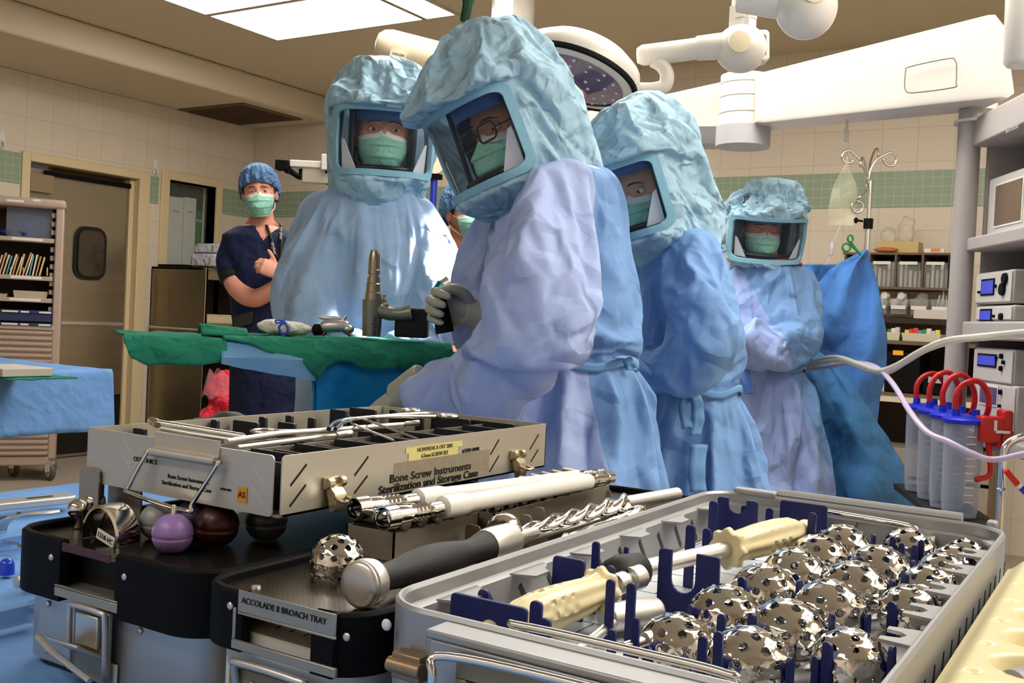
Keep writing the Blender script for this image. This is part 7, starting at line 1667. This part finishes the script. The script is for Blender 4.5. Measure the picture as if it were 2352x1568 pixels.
m = MB(); m.box(-.553, .5285, .968, -.459, .5297, .984); m.box(-.553, .5285, .966, -.459, .5305, .968); lf = wo('label_flange', m, SHEETM, MT, bevel=.0008)
wtext('ACCOLADE II BROACH TRAY', .0062, frame((-.508, .5282, .977), (1, 0, 0), (0, 0, 1)), INK, lf)
m = MB(); m.box(-.558, .528, .94, -.457, .531, .947); m.box(-.558, .5285, .947, -.555, .531, .97); wo('lower_rail', m, SHEETM, MT, bevel=.0008)
m = MB(); m.box(-.556, .56, .945, -.459, .562, .971); wo('inner_wall', m, SHEETM, MT)
for k in range(6):
    m = MB(); m.prism([(-.545 + .014 * k, .95), (-.543 + .014 * k, .95), (-.531 + .014 * k, .957), (-.533 + .014 * k, .957)], .5595, .5599, lambda u, v, w_: (u, w_, v)); wo('slot', m, DARKSLOT, MT)
m = MB(); m.box(-.565, .534, .862, -.48, .54, .925); hp_ = wo('handle_plate', m, BRASSY, MT, bevel=.001)
m = MB(); m.tube(smooth_path([(-.555, .54, .88), (-.555, .53, .925), (-.548, .526, .932), (-.49, .526, .932), (-.484, .53, .925), (-.484, .54, .88)], 4), .003, 8); wo('bail_handle', m, SATIN, MT, smooth=180)
for x in (-.54, -.515, -.49):
    m = MB(); m.ell((x, .533, .915), (.003, .0015, .003), 10, 6); wo('rivet', m, SATIN, MT)
def screw(px, py): 
    p = pz(px, py, .975); m = MB(); m.lathe([(.004, 0), (.0035, .0012), (.0001, .0014)], (p.x, p.y, .9745), n=14); wo('tray_screw', m, SATIN, MT)
screw(588, 1347); screw(806, 1418)
# single dome on the broach tray
t = thing('reamer_dome', 'single perforated steel dome standing by itself on the broach tray', 'reamer dome', (-.548, .63, .9755), group=None)
o = link('dome_shell', DM, [], t, (0, 0, .0115)); o.scale = (.0225, .0225, .0225)
m = MB(); m.cyl((0, 0, 0), (0, 0, .008), .006); m.box(-.021, -.003, .0, .021, .003, .003); obj('cross_bar', m, STEEL, t)
# steel compartments full of broaches
def comp_box(lb, y0, y1, x0, x1, zt):
    t = thing('broach_rack', lb, 'rack', ((x0 + x1) / 2, (y0 + y1) / 2, .9745), group='steel racks of broaches')
    for nm, q in (('side_wall', (x1 - .0015, y0, x1, y1)), ('side_wall', (x0, y0, x0 + .0015, y1)), ('end_wall', (x0, y0, x1, y0 + .0015)), ('end_wall', (x0, y1 - .0015, x1, y1))):
        m = MB(); m.box(q[0], q[1], .9748, q[2], q[3], zt); wo(nm, m, SHEETM, t)
    n = max(3, round((y1 - y0) / .027))
    for k in range(n):
        y = y0 + (k + .5) * (y1 - y0) / n
        m = MB(); m.prism(rrect(y - .0095, .985, y + .0095, zt + .006, .004, 3), x1 - .012, x1 - .0105, lambda u, v, w_: (w_, u, v)); wo('saddle', m, SHEETM, t)
    return t
comp_box('front steel rack of rasp-toothed broaches', .70, .832, -.6, -.546, 1.0); comp_box('rear steel rack of rasp-toothed broaches', .838, 1.09, -.6, -.532, 1.0)
RASP = mat('rasp_steel', (180, 174, 168), .22, 1, var=.1, vs=300)
def rasp_mesh():
    m = MB(); n, k = 28, 80; rg = []
    for i in range(k):
        t_ = i / (k - 1); r = .0095 * (1 - .35 * t_) * (1 if t_ > .02 else .6)
        rg.append([V((-.026 + .055 * t_, r * math.cos(2 * PI * j / n) * (1 + .16 * ((i + j) % 2) - .08), r * math.sin(2 * PI * j / n) * .9 * (1 + .16 * ((i + j) % 2) - .08))) for j in range(n)])
    m.loft(rg); me = bpy.data.meshes.new('rasp'); me.from_pydata(m.v, [], m.f); me.materials.append(RASP); return me
RM = rasp_mesh()
ys = [.715 + .0248 * k for k in range(5)] + [.852 + .0255 * k for k in range(10)]
for k, y in enumerate(ys):
    o = link('broach', RM, []); o.location = (-.573 if k < 5 else -.566, y, 1.0055); o.rotation_euler = (k * .7, 0, 0)
    tag(o, 'toothed steel broach lying across the ' + ('front' if k < 5 else 'rear') + f' rack, {("nearest", "second", "third", "fourth", "fifth", "sixth", "seventh", "eighth", "ninth", "tenth")[k if k < 5 else k - 5]} from its near end', 'broach', 'rasp-toothed broaches in the racks')
# two white sleeves with steel fittings
WSL = mat('sleeve_white', (238, 234, 226), .4, var=.01)
for (a, b, c, d), lb in ((((955, 1148), (1300, 1100), (820, 1172), (1345, 1093)), 'white plastic sleeve with ribbed steel ends, behind its twin on the broach racks'), (((1012, 1166), (1308, 1113), (815, 1196), (1350, 1102)), 'white plastic sleeve with ribbed steel ends, nearer of the pair on the broach racks')):
    p0, p1 = pz(*a, 1.0155), pz(*b, 1.0155); p1 = p0 + (p1 - p0).normalized() * .25; d_ = (p1 - p0).normalized()
    t = thing('drill_sleeve', lb, 'surgical instrument', (p0 + p1) / 2 - V((0, 0, .009)), group='white sleeves on the broach racks')
    m = MB(); bar(m, p0, p1, [(0, .005), (.002, .0075), (.01, .0105), (.12, .0108), (.16, .0088), (.99, .0085), (1, .007), (1.001, .004)], 24); wo('sleeve', m, WSL, t, smooth=40)
    m = MB(); s0 = p0 - d_ * .075; bar(m, s0, p0 + d_ * .01, [(.2, .002), (.19, .0085), (0, .009), (0, .0105), (.16, .0105), (.17, .0075), (.2, .0085), (.36, .0085), (.38, .0065)] + [(.42 + .03 * k, .0078 if k % 2 else .0066) for k in range(9)] + [(.72, .0068), (1, .0068)], 24); wo('ribbed_fitting', m, CHROME, t, smooth=30)
    m = MB(); bar(m, p1, p1 + d_ * .045, [(0, .006), (.2, .006), (.22, .0075), (.5, .0075), (.52, .0055), (.75, .0055), (.76, .007), (1, .007), (1.001, .003)], 20); wo('end_fitting', m, CHROME, t, smooth=30)
# black-handled instrument
t = thing('broach_driver', 'black contoured grip with a domed steel end cap, lying along the broach tray', 'surgical instrument', (-.474, .66, .9745))
h0, h1 = V((-.476, .572, .9925)), V((-.482, .775, .9905))
m = MB(); bar(m, h0, h1, [(-.014, .001), (-.013, .0115), (-.009, .0152), (.0, .0172), (.008, .0172), (.01, .0166), (.014, .0166), (.016, .0176), (.05, .0178), (.07, .017), (.075, .0105)], 32); wo('end_cap', m, SATIN, t, smooth=60)
m = MB(); bar(m, h0, h1, [(.07, .0125), (.13, .0098), (.22, .0112), (.32, .0138), (.42, .0152), (.52, .0148), (.62, .0125), (.7, .0105), (.76, .011), (.82, .0135), (.86, .0145)], 32); wo('grip', m, BLACKM, t, smooth=60)
m = MB(); bar(m, h0, h1, [(.85, .0148), (.89, .0158), (.95, .0158), (1.06, .0152), (1.07, .012), (1.08, .006), (1.3, .005)], 32); wo('collar', m, SATIN, t, smooth=40)
m = MB(); bar(m, (-.495, .79, .994), (-.497, .805, .994), [(0, .013), (.3, .0165), (1, .0165), (1.001, .012), (.4, .012)], 28); tag(obj('steel_cup', m, CHROME, smooth=40), 'open steel cup on edge behind the black grip', 'surgical instrument')
# brackets, twisted reamer and rods in the broach tray
def bracket(x, y, w_, h, lb, rot=0):
    m = MB(); m.prism(rrect(-w_ / 2, 0, w_ / 2, h, min(.004, w_ * .3), 3), -.0008, .0008, lambda u, v, q_: (u * math.cos(rot) - q_ * math.sin(rot), u * math.sin(rot) + q_ * math.cos(rot), v)); wo('bracket', m, SHEETM, MT).location = V((x, y, .9745)) - V(MT.location)
for px, py, w_, h, r in ((1000, 1240, .035, .024, 1.4), (1040, 1235, .02, .024, .1), (1085, 1245, .016, .02, .1), (1155, 1245, .03, .022, 1.4), (1205, 1240, .012, .028, .2), (1235, 1225, .012, .03, .2), (1280, 1225, .018, .024, .8), (1175, 1210, .012, .022, .3), (1395, 1180, .006, .03, .2), (1500, 1155, .03, .016, 1.4)):
    p = pz(px, py, .978); bracket(max(-.6, min(p.x, -.455)), p.y, w_, h, '', r)
p0, p1, p2 = pz(1178, 1222, .992), pz(1432, 1156, .994), pz(1555, 1134, .994)
t = thing('twist_reamer', 'twisted steel reamer with a plain thick shank, along the broach tray', 'surgical instrument', (p0 + p1) / 2 - V((0, 0, .017)))
M_, L_, o_ = along(p0, p1); m = MB(); rg = []
for i in range(90):
    q = i / 89; r = .0038 + .0055 * q
    rg.append([o_ + M_.to_3x3() @ V((r * (1 + .3 * math.cos(3 * (2 * PI * j / 30))) * math.cos(2 * PI * j / 30 + q * 12), L_ * q, r * (1 + .3 * math.cos(3 * (2 * PI * j / 30))) * math.sin(2 * PI * j / 30 + q * 12))) for j in range(30)])
m.loft(rg); wo('fluted_end', m, CHROME, t, smooth=60)
m = MB(); bar(m, p1, p2, [(0, .004), (.02, .0078), (1, .0078), (1.001, .004)], 20); wo('shank', m, SATIN, t, smooth=40)
for (a, b, r), lb in ((((1180, 1250), (1430, 1175), .0028), 'thin polished rod below the twisted reamer'), (((1290, 1240), (1475, 1170), .0036), 'polished rod with a wide collar nearest the grey tray'), (((1190, 1240), (1330, 1200), .0022), 'thin polished rod between two brackets of the broach tray')):
    m = MB(); bar(m, pz(*a, .984), pz(*b, .984), [(0, r * .6), (.05, r * 1.6), (.08, r), (.9, r), (.92, r * 1.9), (1, r * 1.9)], 16); tag(obj('steel_rod', m, CHROME, smooth=40), lb, 'surgical instrument')
m = MB(); bar(m, pz(1475, 1172, .99), pz(1440, 1186, .988), [(0, .004), (.3, .006), (.6, .003), (1, .002)], 16); tag(obj('steel_hook', m, CHROME, smooth=40), 'short polished hook at the end of the twisted reamer', 'surgical instrument')
# ---- cream tray at the right edge
def wells(x, y):
    z = .985; e = sm(0, .018, x + .104); z -= .012 * (1 - e)
    for cx, cy, rx, ry, dp in CW:
        q = math.hypot((x - cx) / rx, (y - cy) / ry); z -= dp * (1 - sm(.62, 1.0, q))
    return z
CW = [(-.045, .52 + .07 * k, .034, .029, .024) for k in range(8)] + [(.06, .53 + .09 * k, .05, .032, .03) for k in range(7)] + [(-.083, .555 + .07 * k, .005, .005, .004) for k in range(7)]
t = thing('cream_tray', 'cream moulded plastic tray with rows of wells at the right edge', 'tray', (.06, .78, TZ))
m = MB(); m.grid(lambda u, v: V((-.104 + .3 * u, .47 + .62 * v, wells(-.104 + .3 * u, .47 + .62 * v))), 110, 200); wo('tray_top', m, CREAM, t, smooth=180)
m = MB(); m.loft([[V((x, y, z)) for x, y in ((-.104 + o_, .47 + o_), (.196 - o_, .47 + o_), (.196 - o_, 1.09 - o_), (-.104 + o_, 1.09 - o_))] for o_, z in ((.006, TZ), (.004, .9), (0, .973))]); wo('tray_base', m, CREAM, t)
p = pz(2345, 1535, .985); m = MB(); bar(m, p + V((-.004, -.02, -.008)), p + V((.03, .04, -.008)), [(0, .002), (.05, .011), (1, .011), (1.001, .004)], 24); tag(obj('trial_cone', m, mat('trial_grey', (150, 148, 152), .45), smooth=50), 'grey rounded trial piece lying in a well of the cream tray', 'trial piece')
# ---- left side of the table: clear blue trays and loose steel
CLB = clearmat('clear_blue', (120, 176, 226), .2, .1, .6)
def clear_tray(px0, py0, px1, py1, lb, h=.02):
    a, b = pz(px0, py0, TZ + .003), pz(px1, py1, TZ + .003)
    x0, x1, y0, y1 = min(a.x, b.x), max(a.x, b.x), min(a.y, b.y), max(a.y, b.y)
    t = thing('clear_tray', lb, 'tray', ((x0 + x1) / 2, (y0 + y1) / 2, TZ + .003), group='clear blue trays')
    m = MB(); rrloft(m, x0, y0, x1, y1, .015, [(.012, TZ + .003), (.006, TZ + h), (0, TZ + h), (0, TZ + h + .001), (.0075, TZ + h + .001), (.0135, TZ + .0045)], cap0=False, cap1=True); wo('tray_shell', m, CLB, t, smooth=40)
    m = MB(); m.box(x0 + .014, y0 + (y1 - y0) * .45, TZ + .005, x1 - .014, y0 + (y1 - y0) * .47, TZ + h * .7); wo('tray_rib', m, CLB, t); return t
clear_tray(-120, 1290, 70, 1240, 'clear blue plastic tray with screws at the far left of the table'); clear_tray(-160, 1490, 80, 1420, 'clear blue plastic tray nearest the camera at the left of the table', .022)
m = MB(); bar(m, pz(35, 1337, TZ + .012), pz(130, 1318, TZ + .012), [(0, .004), (.02, .007), (1, .007)], 18); tag(obj('steel_tube', m, SATIN, smooth=40), 'marked steel tube lying beside the black-banded tray', 'surgical instrument')
p = pz(15, 1318, TZ + .003); m = MB(); m.lathe([(.009, 0), (.0085, .012), (.006, .017), (.0001, .019)], p, n=20); t = tag(obj('blue_cap', m, mat('cap_blue', (30, 66, 190), .2), smooth=50), 'small deep blue domed cap on the left of the table', 'cap')
for k, (px, py) in enumerate(((8, 1245), (45, 1255), (70, 1405))):
    q = pz(px, py, TZ + .01); m = MB(); bar(m, q, q + V((.03, .004, .002)), [(0, .004), (.2, .004), (.21, .002), (1, .0018)], 12); tag(obj('bone_screw', m, CHROME, smooth=40), ('steel screw at the outer end of the far clear blue tray', 'steel screw nearer the black-banded tray in the far clear blue tray', 'steel screw in the nearest clear blue tray')[k], 'screw')
t = thing('retractor', 'long flat satin steel retractor bar at the far left of the table', 'surgical instrument', pz(60, 1160, TZ))
a, b = pz(-80, 1168, TZ + .016), pz(168, 1143, TZ + .016); M_, L_, o_ = along(a, b)
m = MB(); m.prism(rrect(0, -.017, L_, .017, .008, 4), -.006, .006, lambda u, v, w_: o_ + M_.to_3x3() @ V((v, u, w_))); wo('bar', m, SATIN, t, bevel=.002)
m = MB(); m.prism(rrect(L_ * .55, -.004, L_ * .8, .004, .003, 3), .0061, .0066, lambda u, v, w_: o_ + M_.to_3x3() @ V((v, u, w_))); wo('slot', m, DARKSLOT, t)
t = thing('bent_bracket', 'curved perforated steel arm between the retractor and the black-banded tray', 'surgical instrument', pz(60, 1190, TZ))
m = MB(); c = smooth_path([pz(2, 1222, TZ + .003), pz(6, 1202, TZ + .02), pz(25, 1186, TZ + .035), pz(70, 1176, TZ + .04), pz(125, 1172, TZ + .04)], 6); m.loft([[q + V((0, -.008, 0)), q + V((0, .008, 0)), q + V((.001, .008, -.003)), q + V((.001, -.008, -.003))] for q in c]); wo('arm', m, STEEL, t, smooth=40)
for k in (6, 10, 15):
    m = MB(); m.ell(c[k] + V((-.0012, -.0, 0)), (.003, .004, .003), 10, 6); wo('hole', m, DARKSLOT, t)
run_sims(22)
